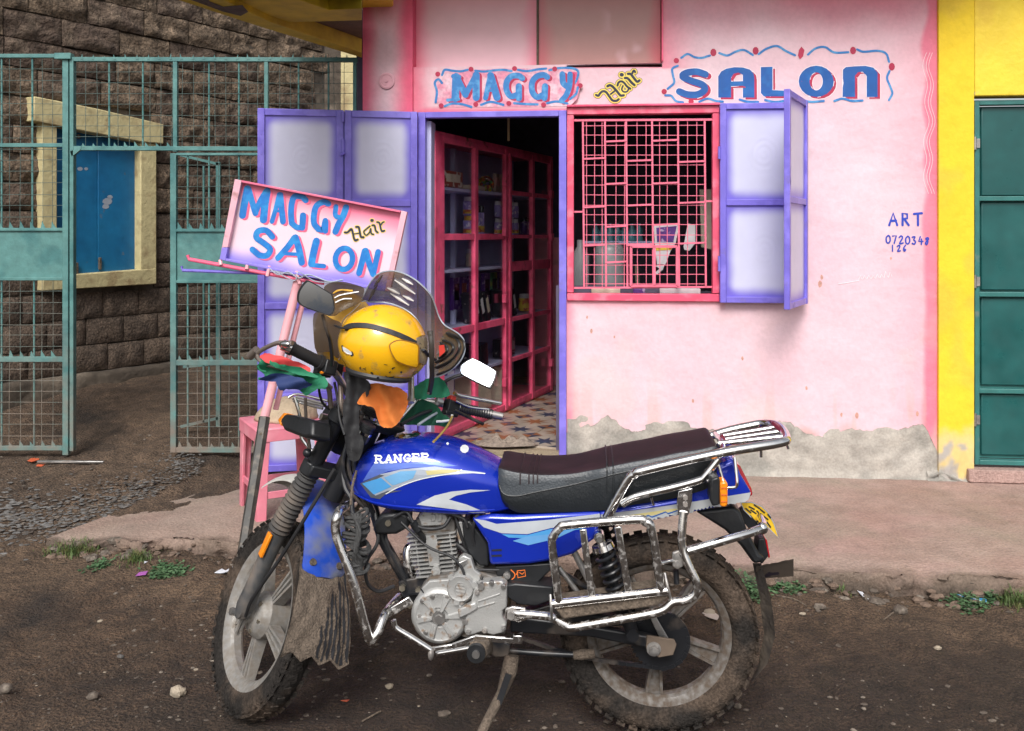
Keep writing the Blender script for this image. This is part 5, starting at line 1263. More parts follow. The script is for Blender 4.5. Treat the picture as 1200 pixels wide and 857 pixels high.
m_bluewrap = mat('blue plastic wrapper', (.05, .32, .62), .3, c2=(.6, .7, .8), c2s=30, c2t=(.55, .6)); m_whitescrap = mat('white scrap', (.7, .72, .78), .4); m_purplescrap = mat('purple scrap', (.4, .12, .42), .5); m_orangescrap = mat('orange scrap', (.6, .12, .05), .5)
scrap('wrapper', 1138, 702, [(-14, -4), (-4, -2), (4, -3), (14, 3), (12, 5), (0, 3), (-8, 1)], m_bluewrap, 'crumpled light blue wrapper among the weeds below the porch')
scrap('paper_scrap', 265, 670, [(-11, 3), (-6, -1), (0, 1), (6, -4), (11, -2), (7, 1), (1, 4), (-5, 3)], m_whitescrap, 'twisted white paper scrap left of the front wheel')
scrap('foil_scrap', 166, 674, [(-5, -2), (4, -3), (6, 1), (-4, 3)], m_purplescrap, 'purple foil scrap beside the flat weeds')
scrap('wrapper_scrap', 40, 532, [(-6, -1), (0, -3), (6, 0), (3, 3), (-4, 2)], m_orangescrap, 'orange wrapper scrap under the left gate leaf')
scrap('paper_scrap', 47, 547, [(-4, -1), (3, -2), (4, 1), (-3, 1)], m_orangescrap, 'pale orange scrap in front of the left gate leaf')
scrap('paper_scrap', 170, 659, [(-2, -1), (2, -1), (1, 2)], m_whitescrap, 'tiny white scrap in the second grass tuft')
scrap('paper_scrap', 115, 776, [(-3, -1), (3, -1), (2, 2), (-2, 1)], m_whitescrap, 'tiny white scrap on the left foreground mud') if 0 else None
scrap('paper_scrap', 1010, 698, [(-2, -7), (3, -4), (2, 6), (-3, 3)], m_whitescrap, 'thin white paper strip below the porch edge')
scrap('paper_scrap', 833, 722, [(-11, -3), (-6, -8), (-2, -4), (5, -7), (10, 0), (5, 5), (-3, 2)], mat('dirty white paper', (.45, .38, .33), .8), 'crumpled dirty white paper seen through the rear wheel')
scrap('foil_scrap', 404, 824, [(-5, -1), (5, -1), (3, 1)], m_orangescrap, 'thin red scrap on the mud under the front guard')
def twig(a, b, lab, r=.003):
    P = []
    for px, py in (a, ((a[0] + b[0]) / 2 + 3, (a[1] + b[1]) / 2 - 2), b):
        q = toz(px, py, 0)
        for _ in range(4): q = toz(px, py, gz(q.x, q.y))
        P.append(q + Vector((0, 0, .006)))
    return obj('twig', G().tube(cr(P), r, 5), m_wood, label=lab, cat='twig')
twig((910, 700), (945, 712), 'thin bent twig on the soil under the mud flap'); twig((1036, 728), (1056, 712), 'short twig on the soil below the porch, right half'); twig((424, 848), (446, 836), 'pale twig at the bottom beside the front guard')
# rubble broken off the porch edge
random.seed(77); g = G()
for k in range(560):
    x = random.uniform(-2.05, 2.5); y = pf(x) - random.uniform(-.01, .10) ** 1.0; r = random.choice((.006, .01, .014, .02, .03)) * random.uniform(.7, 1.2)
    if n3((x, 0, 0), 1.7, 4) < -.25 and r > .012: continue
    z = lerp(gz(x, y), .12, random.random() ** 1.6 * ss(.10, .0, pf(x) - y)); pebble(g, Vector((x, y, z - r * .1)), r, 0 if random.random() < .6 else 1, .7)
m_rub = mat('crumbled cement', (.15, .105, .078), .95, var=.4, vs=30, bump=1)
obj('rubble', g, [m_rub, m_pebble], kind='stuff', label='crumbled cement rubble along the broken porch edge', cat='rubble', ang=0)
# ================================================================== MOTORCYCLE
def bp(px, py, by=0.): return onp(px, py, MB, by)
def sp(px, py, sy=0.): return onp(px, py, MS, sy)
moto = root('motorcycle', MB, 'blue motorcycle with chrome racks and steered muddy front wheel parked before the salon', 'motorcycle')
def bpart(nm, g, m, par=moto, M=MB, **k): return obj(nm, g, m, par, M, **k)
def pprism(nm, poly, y1, y0, m, par=moto, bev=.004, M=MB, fn=bp):
    return obj(nm, G().prism([tuple(fn(px, py, y1).xz) for px, py in poly], y0, y1), m, par, M, bev=bev)
def ptube(nm, pts, r, m, par=moto, smooth=True, k=6, n=12, M=MB, fn=bp, fil=0):
    P = [fn(*p) for p in pts]; P = fillet(P, fil) if fil else (cr(P, k) if smooth and len(P) > 2 else P)
    return obj(nm, G().tube(P, r, n), m, par, M)

# ---- wheels
def wheel(nm, M, c, halfw, mrim, spokes_a, triple):
    T = Matrix.Translation(c); ty = G(); prof = []
    for k in range(22):
        a = 2 * pi * k / 22; ca, sa = cos(a), sin(a)
        prof.append((.2515 + .0425 * (abs(ca) ** .85) * (1 if ca > 0 else -1), halfw * (abs(sa) ** .8) * (1 if sa > 0 else -1)))
    ty.lathe(prof, c, (0, 1, 0), 72, closed=True)
    N = 46
    for k in range(N):
        a = 2 * pi * k / N; R = Matrix.Rotation(-a, 3, 'Y')
        for s_ in (-1, 1):
            b = 0 if s_ > 0 else pi / N; R2 = Matrix.Rotation(-a - b, 3, 'Y')
            ty.box(c + R2 @ Vector((0, s_ * halfw * .74, .2860)), (.026, halfw * .42, .0055), R2 @ Matrix.Rotation(s_ * .62, 3, 'X'))
            ty.box(c + R2 @ Vector((0, s_ * halfw * .93, .2740)), (.010, .0045, .012), R2 @ Matrix.Rotation(s_ * .3, 3, 'X'))
        ty.box(c + R @ Vector((0, 0, .2925)), (.024, halfw * .5, .009), R @ Matrix.Rotation(.35, 3, 'Z'))
    w_ = obj(nm, ty, m_tyre, moto, M, ang=30)
    rp = [(r_ - .011, h_) for r_, h_ in [(.236, -.036), (.244, -.039), (.244, -.034), (.229, -.031), (.222, -.014), (.222, .014), (.229, .031), (.244, .034), (.244, .039), (.236, .036), (.224, .034), (.206, .022), (.2, .012), (.2, -.012), (.206, -.022), (.224, -.034)]]
    obj('rim', G().lathe(rp, c, (0, 1, 0), 80, closed=True), mrim, w_, M, ang=25)
    # one spoke, copied five times
    g = G()
    for s_ in ((-1, 0, 1) if triple else (-1, 1)):
        d = .013 * s_; e = (.024 if not triple else .0235) * s_
        for y in (-.016, .016) if 0 else (0,):
            g.loft([[Vector((d * .7 + x, y * k, .052)) for x, y in ((-.0045, -1), (.0045, -1), (.0045, 1), (-.0045, 1)) for k in (.020,)], [Vector((e + x, y * .013, .199)) for x, y in ((-.004, -1), (.004, -1), (.004, 1), (-.004, 1))]])
    g.loft([[Vector((x, y, .052)) for x, y in ((-.011, -.005), (.011, -.005), (.011, .005), (-.011, .005))], [Vector((x, y, .197)) for x, y in ((-.021, -.004), (.021, -.004), (.021, .004), (-.021, .004))]])
    me = mkmesh('spoke', g.V, g.F, g.MI, mrim, 30); L0 = WM[moto.name].inverted() @ M
    for k in range(5):
        a = radians(spokes_a + 72 * k); inst('spoke', me, w_, L0 @ T @ Matrix.Rotation(a, 4, 'Y'))
    return w_
C0 = Vector((0, 0, .297))
rw = wheel('rear_wheel', MB, C0, .054, m_rimmud, -112, False)
# drum hub, sprocket and chain side
bpart('wheel_hub', G().lathe([(.03, -.07), (.072, -.055), (.075, .0), (.06, .03), (.045, .055), (.02, .06)], C0, (0, 1, 0), 32), m_alloyd, rw)
g = G(); N = 36; prof = []
for k in range(N * 2): r = .088 if k % 2 else .080; prof.append(Vector((cos(pi * k / N) * r, 0, .297 + sin(pi * k / N) * r)))
v0 = [p + Vector((0, .062, 0)) for p in prof]; v1 = [p + Vector((0, .068, 0)) for p in prof]
g.loft([v0, v1]); bpart('rear_sprocket', g, m_blackmetal, rw)
fw = wheel('front_wheel', MS, HUB.copy(), .044, m_rim, 28, True)
obj('wheel_hub', G().lathe([(.03, -.07), (.07, -.06), (.072, .02), (.062, .035), (.055, .045), (.03, .055), (.028, .07), (.012, .072)], HUB, (0, 1, 0), 36), m_rim, fw, MS)
obj('axle_nut', G().cyl(HUB + Vector((0, .10, 0)), HUB + Vector((0, .125, 0)), .012, 6).cyl(HUB + Vector((0, -.125, 0)), HUB + Vector((0, .11, 0)), .007), m_steel, fw, MS)
g = G()
for k in range(6): a = k * pi / 3 + .3; p = HUB + Vector((cos(a) * .05, .043, sin(a) * .05)); g.cyl(p, p + Vector((0, .008, 0)), .006, 6)
obj('hub_bolt', g, m_bolt, fw, MS)
obj('brake_arm', G().bar(HUB + Vector((-.01, .07, -.005)), HUB + Vector((.02, .075, -.065)), .016, .008).bar(HUB + Vector((-.05, .085, .13)), HUB + Vector((.01, .085, -.06)), .012, .006), m_rim, fw, MS)

# ---- front fork, in the steered frame
fx = sp(396, 492, .095); fm = sp(366, 548, .095); fb = sp(326, 622, .095); fe = sp(285, 716, .095)
fork = obj('front_fork', G().tube([fx + (fx - fm) * .25, fm], .0255, 18), m_blackmetal, moto, MS)
for s_ in (1, -1):
    def mir(p): return Vector((p.x, p.y * s_, p.z))
    if s_ < 0: obj('fork_tube', G().tube([mir(fx + (fx - fm) * .25), mir(fm)], .0255, 18), m_blackmetal, fork, MS)
    P = []; R = []; N = 15
    for k in range(N * 2 + 1):
        t = k / (N * 2); P.append(mir(fm.lerp(fb, t))); R.append((.033 if k % 2 else .0265) + .003 * t)
    obj('fork_bellows', G().tube(P, R, 20), m_bellows, fork, MS, ang=60)
    d_ = (fe - fb).normalized()
    obj('lower_leg', G().tube([mir(fb - d_ * .01), mir(fb + d_ * .05), mir(fb + d_ * .10), mir(fe - d_ * .10), mir(fe - d_ * .02), mir(fe + d_ * .015)], [.031, .029, .026, .026, .029, .022], 20).cyl(mir(fe) + Vector((-.0, -.016, 0)), mir(fe) + Vector((0, .016, 0)), .024, 20), mat('grey fork casting', (.10, .105, .11), .4, .5, var=.2, dust=DUST, dn=(.5, .75)) if s_ > 0 else m_blackmetal, fork, MS)
a = sp(305, 652, .125); b = sp(317, 625, .125)
obj('fork_reflector', G().bar(a, b, .026, .01, up=(0, 1, 0)), m_amber, fork, MS, bev=.003)
for pt, nm in ((fm, 'lower_clamp'), (fx + (fx - fm) * .1, 'upper_clamp')):
    g = G().box((pt.x - .012, 0, pt.z), (.06, .235, .035), Matrix.Rotation(RAKE * -1, 3, 'Y'))
    for s_ in (-1, 1): g.tube([Vector((pt.x, s_ * .095, pt.z)) - _ax * .022, Vector((pt.x, s_ * .095, pt.z)) + _ax * .022], .035, 18)
    obj(nm, g, m_black, fork, MS, bev=.005)
g = G()
for s_ in (-1, 1): q = fx + (fx - fm) * .27; q = Vector((q.x, .095 * s_, q.z)); g.cyl(q, q + _ax * .016, .014, 6)
q = Vector((fx.x + .03, .118, fx.z)); g.cyl(q, q + Vector((0, .02, 0)), .011, 8)
obj('fork_bolt', g, m_bolt, fork, MS)
hp_ = _A + _ax * .56
bpart('head_tube', G().tube([_A + _ax * .45, _A + _ax * .66], .033, 18), m_blackmetal)
# ---- front mudguard: dusty tip, blue rear half, caked flap
def fender(nm, r0, r1, a0, a1, hw0, hw1, m, par, th=.004, n=30, drop=.028):
    def fn(u, v, o=0):
        a = radians(lerp(a0, a1, u)); hw = lerp(hw0, hw1, u) * (sqrt(max(.05, 1 - max(0, (u - .9) / .1) ** 2 * .8)) if a1 > 120 else 1); w_ = (v - .5) * 2; r = lerp(r0, r1, u) - drop * (abs(w_) ** 3.0) + o
        return Vector((HUB.x + r * cos(a), hw * w_, HUB.z + r * sin(a)))
    g = G().grid(fn, n, 14); g.grid(lambda u, v: fn(u, v, -th), n, 14, flip=True)
    for e in (0, 1):
        g.grid(lambda u, v: fn(u, e, -th * v), n, 1); g.grid(lambda u, v: fn(e, u, -th * v), 14, 1)
    return obj(nm, g, m, par, MS, ang=50)
m_tip = mat('dusty silver fender tip', (.62, .60, .56), .45, .2, var=.15, dust=(.3, .25, .2), dn=(.6, .7))
fend = fender('front_fender', .445, .345, 104, 153, .070, .074, m_bluedusty, moto, drop=.012)
fender('fender_tip', .432, .448, 70, 103.6, .062, .070, m_tip, fend)
def flapfn(u, v, o=0):
    w_ = (u - .5) * 2; a = radians(lerp(143, 152, min(1, v * 3))); 
    x = lerp(.975, .885, v ** .8) - .02 * sin(v * 3) + o; z = lerp(.50, .222, v) + (.010 * (((u * 7) % 1) - .5) * 2 * (1 if int(u * 7) % 2 else -1) * ss(.9, 1, v)) + .02 * u * ss(.9, 1, v)
    return Vector((x + .006 * n3((u * 4, v * 4, 0), 1.5), w_ * lerp(.074, .112, v) , z))
flap = obj('mud_flap', G().grid(flapfn, 42, 40).grid(lambda u, v: flapfn(u, v, .006), 42, 40, flip=True), m_flap, fend, MS, ang=180)
for k, (u0, v0, v1) in enumerate(((.50, .62, .95), (.42, .42, .96), (.345, .25, .96), (.27, .30, .97), (.195, .12, .97), (.12, .16, .97), (.045, .04, .96))):
    g = G().grid(lambda u, v: flapfn(u0 + (u - .5) * .048 * max(.25, .8 + .9 * n3((v * 9, k * 3.3, 0), 1.3)) * ss(0, .12, v) + .006 * sin(v * 11 + k * 2), lerp(v0, v1, v), -.0035), 3, 26)
    obj('washed_streak', g, m_flapblack, flap, MS, ang=180)
for y in (-.045, .045): 
    a_ = radians(147); p = Vector((HUB.x + .352 * cos(a_), y, HUB.z + .352 * sin(a_))); d_ = Vector((cos(a_), 0, sin(a_)))
    obj('fender_bolt', G().cyl(p - d_ * .006, p + d_ * .006, .011, 12), m_concrete, fend, MS)

# ---- crash guard with coiled rope
cg = ptube('crash_guard', [(414, 590, .02), (404, 594, .12), (396, 603, .2), (394, 627, .21), (414, 682, .22), (429, 738, .22), (435, 751, .21), (443, 740, .20), (452, 719, .16), (468, 700, .06)], .0135, m_chromedirty, k=7)
bpart('guard_bracket', G().bar(bp(482, 703, .13), bp(452, 721, .15), .026, .008), m_chromedirty, cg, bev=.003)
g = G(); random.seed(4)
for k in range(15):
    p = bp(418 + 2.6 * sin(k) - k * .1, 604 + k * 4.6, .17); rr = .026 + .005 * random.random(); t = random.uniform(-.5, .5)
    L = [p + Vector((rr * 1.15 * cos(a), rr * sin(a), t * rr * cos(a) + .006 * sin(2 * a))) for a in [2 * pi * j / 14 for j in range(14)]]
    g.tube(L, .0052, 6, closed=True)
for k in range(4): g.tube(cr([bp(412 + k * 4, 602, .19), bp(422 - k * 2, 625 + 6 * k, .215), bp(414 + k * 3, 655, .20), bp(424, 672 - 3 * k, .19)]), .005, 6)
obj('rope_coil', g, m_rope, None, MB, label='dark grey rope coiled round the chrome crash guard behind the front wheel', cat='rope')

# ---- frame
fr_ = bpart('frame', G().tube(cr([_A + _ax * .62 + Vector((-.02, 0, 0)), bp(500, 560, 0), bp(600, 585, 0), bp(700, 575, 0)]), .02, 12), m_blackmetal)
ptube('down_tube', [(432, 575, .02), (448, 632, .035), (477, 684, .05), (486, 705, .05)], .0165, m_blackmetal, fr_, False)
for s_ in (-1, 1):
    bpart('seat_rail', G().tube([bp(600, 600, 0) + Vector((0, s_ * .07, 0)), bp(700, 600, 0) + Vector((0, s_ * .08, 0)), bp(850, 572, 0) + Vector((0, s_ * .08, 0))], .012, 10), m_blackmetal, fr_)
ptube('rear_stay', [(640, 660, .08), (690, 690, .08), (650, 720, .08)], .010, m_blackmetal, fr_, False)
ptube('rear_stay', [(672, 645, .085), (700, 700, .085)], .010, m_steel, fr_, False); ptube('rear_stay', [(655, 665, .09), (685, 705, .09)], .008, m_steel, fr_, False)
pprism('engine_plate', [(466, 682), (478, 679), (499, 676), (497, 692), (489, 712), (480, 714), (470, 697)], .075, .062, m_blackmetal, fr_)
for px, py in ((472, 688), (491, 691), (481, 708)): 
    p = bp(px, py, .075); bpart('frame_bolt', G().cyl(p, p + Vector((0, .012, 0)), .010, 6), m_bolt, fr_)
pprism('coil_cover', [(438, 613), (447, 603), (470, 600), (479, 604), (479, 619), (464, 627), (441, 628), (436, 622)], .10, .03, m_black, fr_, bev=.010)
p = bp(455, 613, .10); bpart('frame_bolt', G().cyl(p, p + Vector((0, .006, 0)), .009, 10), m_bolt, fr_)
sa = pprism('swingarm', [(598, 722), (640, 727), (690, 734), (757, 745), (790, 757), (788, 770), (757, 760), (690, 747), (598, 742)], .115, .085, m_blackmetal, bev=.006)
bpart('swingarm_side', G().prism([tuple(bp(px, py, .115).xz) for px, py in [(598, 722), (690, 734), (757, 745), (790, 757), (788, 770), (757, 760), (690, 747), (598, 742)]], -.115, -.085), m_blackmetal, sa, bev=.006)
p = bp(766, 760, .118); bpart('axle_nut', G().cyl(p - Vector((0, .26, 0)), p, .008).cyl(p, p + Vector((0, .006, 0)), .021, 20).cyl(p + Vector((0, .004, 0)), p + Vector((0, .022, 0)), .014, 6), m_steel, sa)
pprism('axle_plate', [(758, 745), (790, 750), (793, 756), (789, 768), (772, 771), (757, 760)], .121, .112, mat('rusty muddy plate', (.16, .12, .09), .8, .2, var=.3), sa, bev=.002)
pprism('brake_stay', [(762, 725), (768, 722), (790, 760), (782, 764), (770, 742)], .09, .08, m_steel, sa, bev=.002)
# chain, links one mesh
g = G(); c = bp(766, 760, .066); A0 = bp(592, 728, .066); rs = .084
def chainpath():
    P = []; C_ = Vector((0, .065, .297))
    fr0 = Vector((A0.x, .065, A0.z)); 
    for k in range(15): a = radians(lerp(-82, 82, k / 14)); P.append(C_ + Vector((-rs * cos(a), 0, rs * sin(a))))
    low = [fr0 + Vector((0, 0, -.035)), fr0.lerp(C_, .5) + Vector((0, 0, -.078)), P[0]]; P = cr(low, 8)[:-1] + P; P += cr([P[-1], fr0.lerp(C_, .5) + Vector((0, 0, .045)), fr0 + Vector((0, 0, .035))], 6)[1:]
    return P
CH = chainpath(); acc = 0; last = CH[0]; k = 0; links = []
for p, q in zip(CH, CH[1:]):
    L = (q - p).length; t = 0
    while acc + (L - t) >= .0127:
        t += .0127 - acc; acc = 0; links.append((p.lerp(q, t / L), (q - p).normalized())); 
    acc += L - t
for k, (p, d_) in enumerate(links): g.bar(p - d_ * .0085, p + d_ * .0085, .011, .010 if k % 2 else .0055)
bpart('chain', g, m_blackmetal)
pprism('chain_guard', [(593, 686), (604, 684), (648, 688), (648, 704), (628, 711), (607, 709), (592, 699)], .13, .05, m_black, bev=.005)
bpart('lower_guard', G().prism([tuple(bp(px, py, .10).xz) for px, py in [(648, 708), (700, 722), (760, 722), (752, 732), (700, 736), (600, 722)]], .055, .10), m_blackmetal, bev=.004)
# shocks
def shock(s_):
    t = bp(702, 628, .135); b_ = bp(741, 742, .135); t = Vector((t.x, t.y * s_, t.z)); b_ = Vector((b_.x, b_.y * s_, b_.z)); d_ = (b_ - t).normalized(); L = (b_ - t).length
    r = bpart('rear_shock', G().cyl(t - Vector((0, .018, 0)), t + Vector((0, .018, 0)), .015).tube([t, t + d_ * .04], .012).tube([t + d_ * .025, t + d_ * .04], [.031, .034], 20), m_chromedirty)
    P = []; n = 9 * 14
    u = d_.cross(Vector((0, 1, 0))).normalized(); q = d_.cross(u)
    for k in range(n): a = 2 * pi * k / 14; P.append(t + d_ * (.045 + (L - .10) * k / n) + (u * cos(a) + q * sin(a)) * .029)
    bpart('shock_spring', G().tube(P, .0052, 7), m_blackmetal, r); bpart('damper_tube', G().tube([t + d_ * .04, b_ - d_ * .05, b_ - d_ * .045, b_], [.012, .012, .022, .018], 16).cyl(b_ - Vector((0, .02, 0)), b_ + Vector((0, .02, 0)), .018), m_blackmetal, r)
    bpart('shock_bolt', G().cyl(t + Vector((0, s_ * .02, 0)), t + Vector((0, s_ * .035, 0)), .009, 6), m_steel, r)
shock(1); shock(-1)

# ---- tank
TK = [(412, 568, 573, .045), (415, 556, 578, .07), (421, 541, 584, .092), (430, 527, 590, .108), (441, 519, 595, .12), (458, 511.5, 599, .13), (478, 509.5, 601.5, .136), (497, 509.5, 603, .138), (515, 512, 604, .138), (532, 516, 605, .134), (548, 522, 605, .128), (564, 529.5, 604, .12), (580, 537.5, 602, .108), (590, 544, 600, .10), (597, 556, 598, .095)]
rings = []
for px, ty_, by_, hw in TK:
    zt = bp(px, ty_, 0).z; pb = bp(px, by_, hw * .88); zb = pb.z; x = bp(px, ty_, 0).x; h = zt - zb
    half = [(0, zb + .01), (.55 * hw, zb), (.86 * hw, zb + .004), (.965 * hw, zb + .10 * h), (.985 * hw, zb + .30 * h), (1.0 * hw, zb + .50 * h), (.985 * hw, zb + .66 * h), (.90 * hw, zb + .81 * h), (.72 * hw, zb + .91 * h), (.45 * hw, zb + .975 * h), (.2 * hw, zb + .997 * h), (0, zt)]
    x2 = bp(px, (ty_ + by_) / 2, hw).x
    ring_ = [Vector((lerp(x2, x, (z - zb) / h), y, z)) for y, z in half] + [Vector((lerp(x2, x, (z - zb) / h), -y, z)) for y, z in half[-2:0:-1]]
    rings.append(ring_)
# resample along the length for a smooth skin
def resample(R, k=3):
    n = len(R[0]); cols = [cr([r[j] for r in R], k) for j in range(n)]; return [[cols[j][i] for j in range(n)] for i in range(len(cols[0]))]
def densify(r, k=2):
    return [Vector(p) for p in cr(r, k, closed=True)]
R2 = [densify(r) for r in resample(rings)]
tank = bpart('fuel_tank', G().loft(R2), m_blue, ang=180)
bpart('filler_cap', G().lathe([(.042, -.004), (.043, .006), (.034, .012), (.01, .014)], bp(478, 512, 0), (0, .05, 1), 28), m_chrome, tank)
g = G().tube([p + Vector((0, 0, 0)) for p in [r[6] for r in R2[2:-6]]], .003, 6); bpart('tank_seam', g, m_blue, tank)
# ---- seat
ST = [(584, 549, 566, 574), (590, 551, 579, 592), (605, 554.5, 582, 602), (625, 557, 578, 603), (645, 557.5, 574, 602.5), (670, 556, 569, 602), (690, 552.5, 564, 601), (705, 550, 560.5, 600), (715, 547.5, 557.5, 599), (740, 542.5, 552, 594), (765, 538, 546, 590), (790, 532.5, 541, 586), (812, 529, 537, 580), (828, 526, 534, 575), (838, 524, 534, 566), (843, 527, 536, 560)]
rings = []
for i, (px, m_, s_, b_) in enumerate(ST):
    hw = .118 if px < 700 else .125; hw *= (.86 if i == 0 else .96 if i in (1, len(ST) - 2) else .8 if i == len(ST) - 1 else 1)
    pm = bp(px, m_, hw); zs = bp(px, s_, hw + .006).z; zb = bp(px, b_, hw).z; x = pm.x; zm = pm.z; zc_ = zm + (.006 if px < 690 else .012)
    if i in (0, len(ST) - 1): zc_ = zm
    half = [(0, zb), (hw * .6, zb), (hw * .94, zb + .002), (hw * 1.03, lerp(zb, zs, .5)), (hw * 1.04, zs - .001), (hw * 1.035, zs + .001), (hw * 1.03, lerp(zs, zm, .5)), (hw * .985, zm - .001), (hw * .97, zm + .001), (hw * .8, zm + .35 * (zc_ - zm) + .003), (hw * .4, zc_), (0, zc_)]
    rings.append([Vector((x, y, z)) for y, z in half] + [Vector((x, -y, z)) for y, z in half[-2:0:-1]])
nr = len(rings[0]); mis = []
for j in range(nr): k = j if j < 11 else nr - 1 - j; mis.append(0 if k < 4 else 1 if k < 8 else 2)
RS = resample(rings, 4)
seat = bpart('seat', G().loft(RS, mis=mis), [m_blackv, m_grayv, m_maroon], ang=50)
# piping, ribs and the cross strap
for dx in (612, 618, 624, 630):
    P = []
    for a, b_ in ((dx, 0),):
        q = min(range(len(RS)), key=lambda i: abs(pxy(MB @ RS[i][8])[0] - dx)); r = RS[q]; P = [r[j] + Vector((0, 0, .0015)) for j in range(6, 12)] + [r[j] + Vector((0, 0, .0015)) for j in range(12, 17)]
    bpart('seat_rib', G().tube(P, .0022, 6), m_maroon, seat)
q = min(range(len(RS)), key=lambda i: abs(pxy(MB @ RS[i][8])[0] - 717)); r = RS[q]
P = [r[j] * 1.0 + Vector((0, .002 if j < 12 else -.002, .0012)) for j in range(3, 20)]
g = G(); 
for o_ in (-.009, .009): g.tube([p + Vector((o_, 0, 0)) for p in P], .0022, 6)
bpart('seat_strap', g, m_blackv, seat); 
for nm, j in (('seat_piping', 5),): bpart(nm, G().tube([rr_[j] + Vector((0, .001, 0)) for rr_ in RS[1:-1]], .0024, 6), m_blackv, seat)
# ---- side cover, air box, battery panel
side = pprism('side_cover', [(552, 608), (575, 604), (600, 605), (706, 600), (704, 612), (697, 632), (672, 650), (645, 658), (620, 662), (574, 663), (571, 637)], .118, .09, m_blue, bev=.010)
bpart('side_cover_inner', G().prism([tuple(bp(px, py, .118).xz) for px, py in [(552, 608), (600, 605), (706, 600), (697, 632), (645, 658), (574, 663), (571, 637)]], -.118, -.09), m_blue, side, bev=.01)
pprism('air_box', [(541, 612), (551, 610), (572, 638), (573, 664), (562, 664), (549, 650), (543, 632)], .095, -.09, m_black, bev=.006)
pprism('battery_panel', [(579, 664), (645, 660), (650, 664), (632, 682), (626, 687), (584, 684)], .10, -.09, m_black, bev=.005)
p = bp(594, 674, .10); bpart('panel_bolt', G().cyl(p, p + Vector((0, .008, 0)), .011, 16).cyl(p, p + Vector((0, .012, 0)), .006, 6), m_steel)
# ---- tail
tail = pprism('tail_cowl', [(697, 603), (706, 598), (760, 590), (808, 582), (812, 562), (840, 546), (861, 538), (868, 556), (880, 576), (880, 587), (820, 600), (760, 612), (700, 617)], .115, -.115, m_blue, bev=.012)
g = G(); P = [(862, 544), (868, 549), (881, 573), (883, 582), (874, 583), (866, 566)]
pprism('tail_light', [(861, 542), (868, 547), (881, 573), (883, 582), (873, 583), (866, 566)], .085, -.085, m_red, tail, bev=.010)
bpart('indicator_stalk', G().cyl(bp(838, 578, .115), bp(838, 578, .20), .010), m_black)
ind = pprism('rear_indicator', [(833, 562), (841, 559), (844, 562), (844, 592), (835, 594), (832, 586)], .23, .17, m_black, bev=.006)
pprism('indicator_lens', [(843.5, 566), (851, 564), (853, 568), (853, 592), (850, 595), (844, 594)], .228, .172, m_amber, ind, bev=.006)
for py in (572, 580, 588): bpart('lens_rib', G().bar(bp(845, py, .2305), bp(852, py, .2305), .003, .002), m_orangeink, ind)
# rear mudguard, lamp bracket, plate, flaps
pprism('rear_fender', [(815, 600), (860, 594), (868, 600), (876, 622), (890, 650), (897, 654), (893, 660), (884, 662), (868, 640), (850, 622)], .075, -.075, m_black, bev=.010)
pprism('reflector_block', [(889, 632), (896, 631), (901, 652), (893, 662), (887, 655)], .035, -.035, m_black, bev=.004); pprism('reflector', [(896.5, 631), (899, 633), (902.5, 653), (901, 655)], .03, -.03, m_red, bev=.002)
flp = bpart('rear_mud_flap', G().grid(lambda u, v: bp(lerp(886, 930, u), lerp(lerp(664, 655, u), lerp(676, 673, u), v) + 1.2 * n3((u * 3, v, 0), 2), lerp(.05, -.02, v)), 14, 6).grid(lambda u, v: bp(lerp(886, 930, u), lerp(lerp(664, 655, u), lerp(676, 673, u), v) + 2.5, lerp(.046, -.024, v)), 14, 6), mat('muddy plastic flap', (.17, .135, .11), .9, c2=(.04, .03, .05), c2s=14, c2t=(.62, .66), var=.2), ang=180)
g = G().grid(lambda u, v: bp(interp(v, [(0, 887), (.3, 897), (.6, 902), (.85, 894), (1, 880)]) + lerp(-1, 1, u) * interp(v, [(0, 5), (.4, 7), (.8, 6), (1, 1)]), lerp(660, 800, v), -.0 + .05 * u + .03 * sin(v * 4)), 6, 24)
g.grid(lambda u, v: bp(interp(v, [(0, 887), (.3, 897), (.6, 902), (.85, 894), (1, 880)]) + lerp(-1, 1, u) * interp(v, [(0, 5), (.4, 7), (.8, 6), (1, 1)]), lerp(660, 800, v), -.007 + .05 * u + .03 * sin(v * 4)), 6, 24, flip=True)
bpart('hanging_flap', g, mat('dark hanging rubber', (.045, .037, .032), .8, c2=(.10, .08, .062), c2s=9, var=.3, bump=.5), ang=180)
# bent number plate
def plt(u, v, o=0):
    a = Vector((lerp(lerp(865, 881, u), lerp(888, 912, u), v), lerp(lerp(589, 585, u) + 0, lerp(612, 630, u), v))) 
    top = Vector((lerp(866, 898, v) + 16 * sin(v * 1.6) * u * .9, lerp(588, 612, v) - 2 + (-5 * (1 - v) + 16 * v) * u + 3 * sin(pi * u) * (v - .4)))
    return bp(top.x, top.y, lerp(-.09, .09, 1 - v * .4) * 0 + lerp(.05, .10, u) - .12 * v + o)
pp = [(868, 589), (881, 589), (893, 594), (901, 602), (907, 614), (912, 630), (900, 618), (888, 613), (880, 606), (872, 598)]
g = G()
for t in tess(pp, 6): g.add([bp(q[0], q[1], .06 - (q[0] - 868) * .0032 + .0012 * (q[1] - 600)) for q in t], [(0, 1, 2)]); g.add([bp(q[0], q[1], .055 - (q[0] - 868) * .0032 + .0012 * (q[1] - 600)) for q in t], [(2, 1, 0)])
npl = bpart('number_plate', g, m_plate, ang=0)
def npf(px, py, off): return bp(px, py, .0605 + off - (px - 868) * .0032 + .0012 * (py - 600))
MX = MB
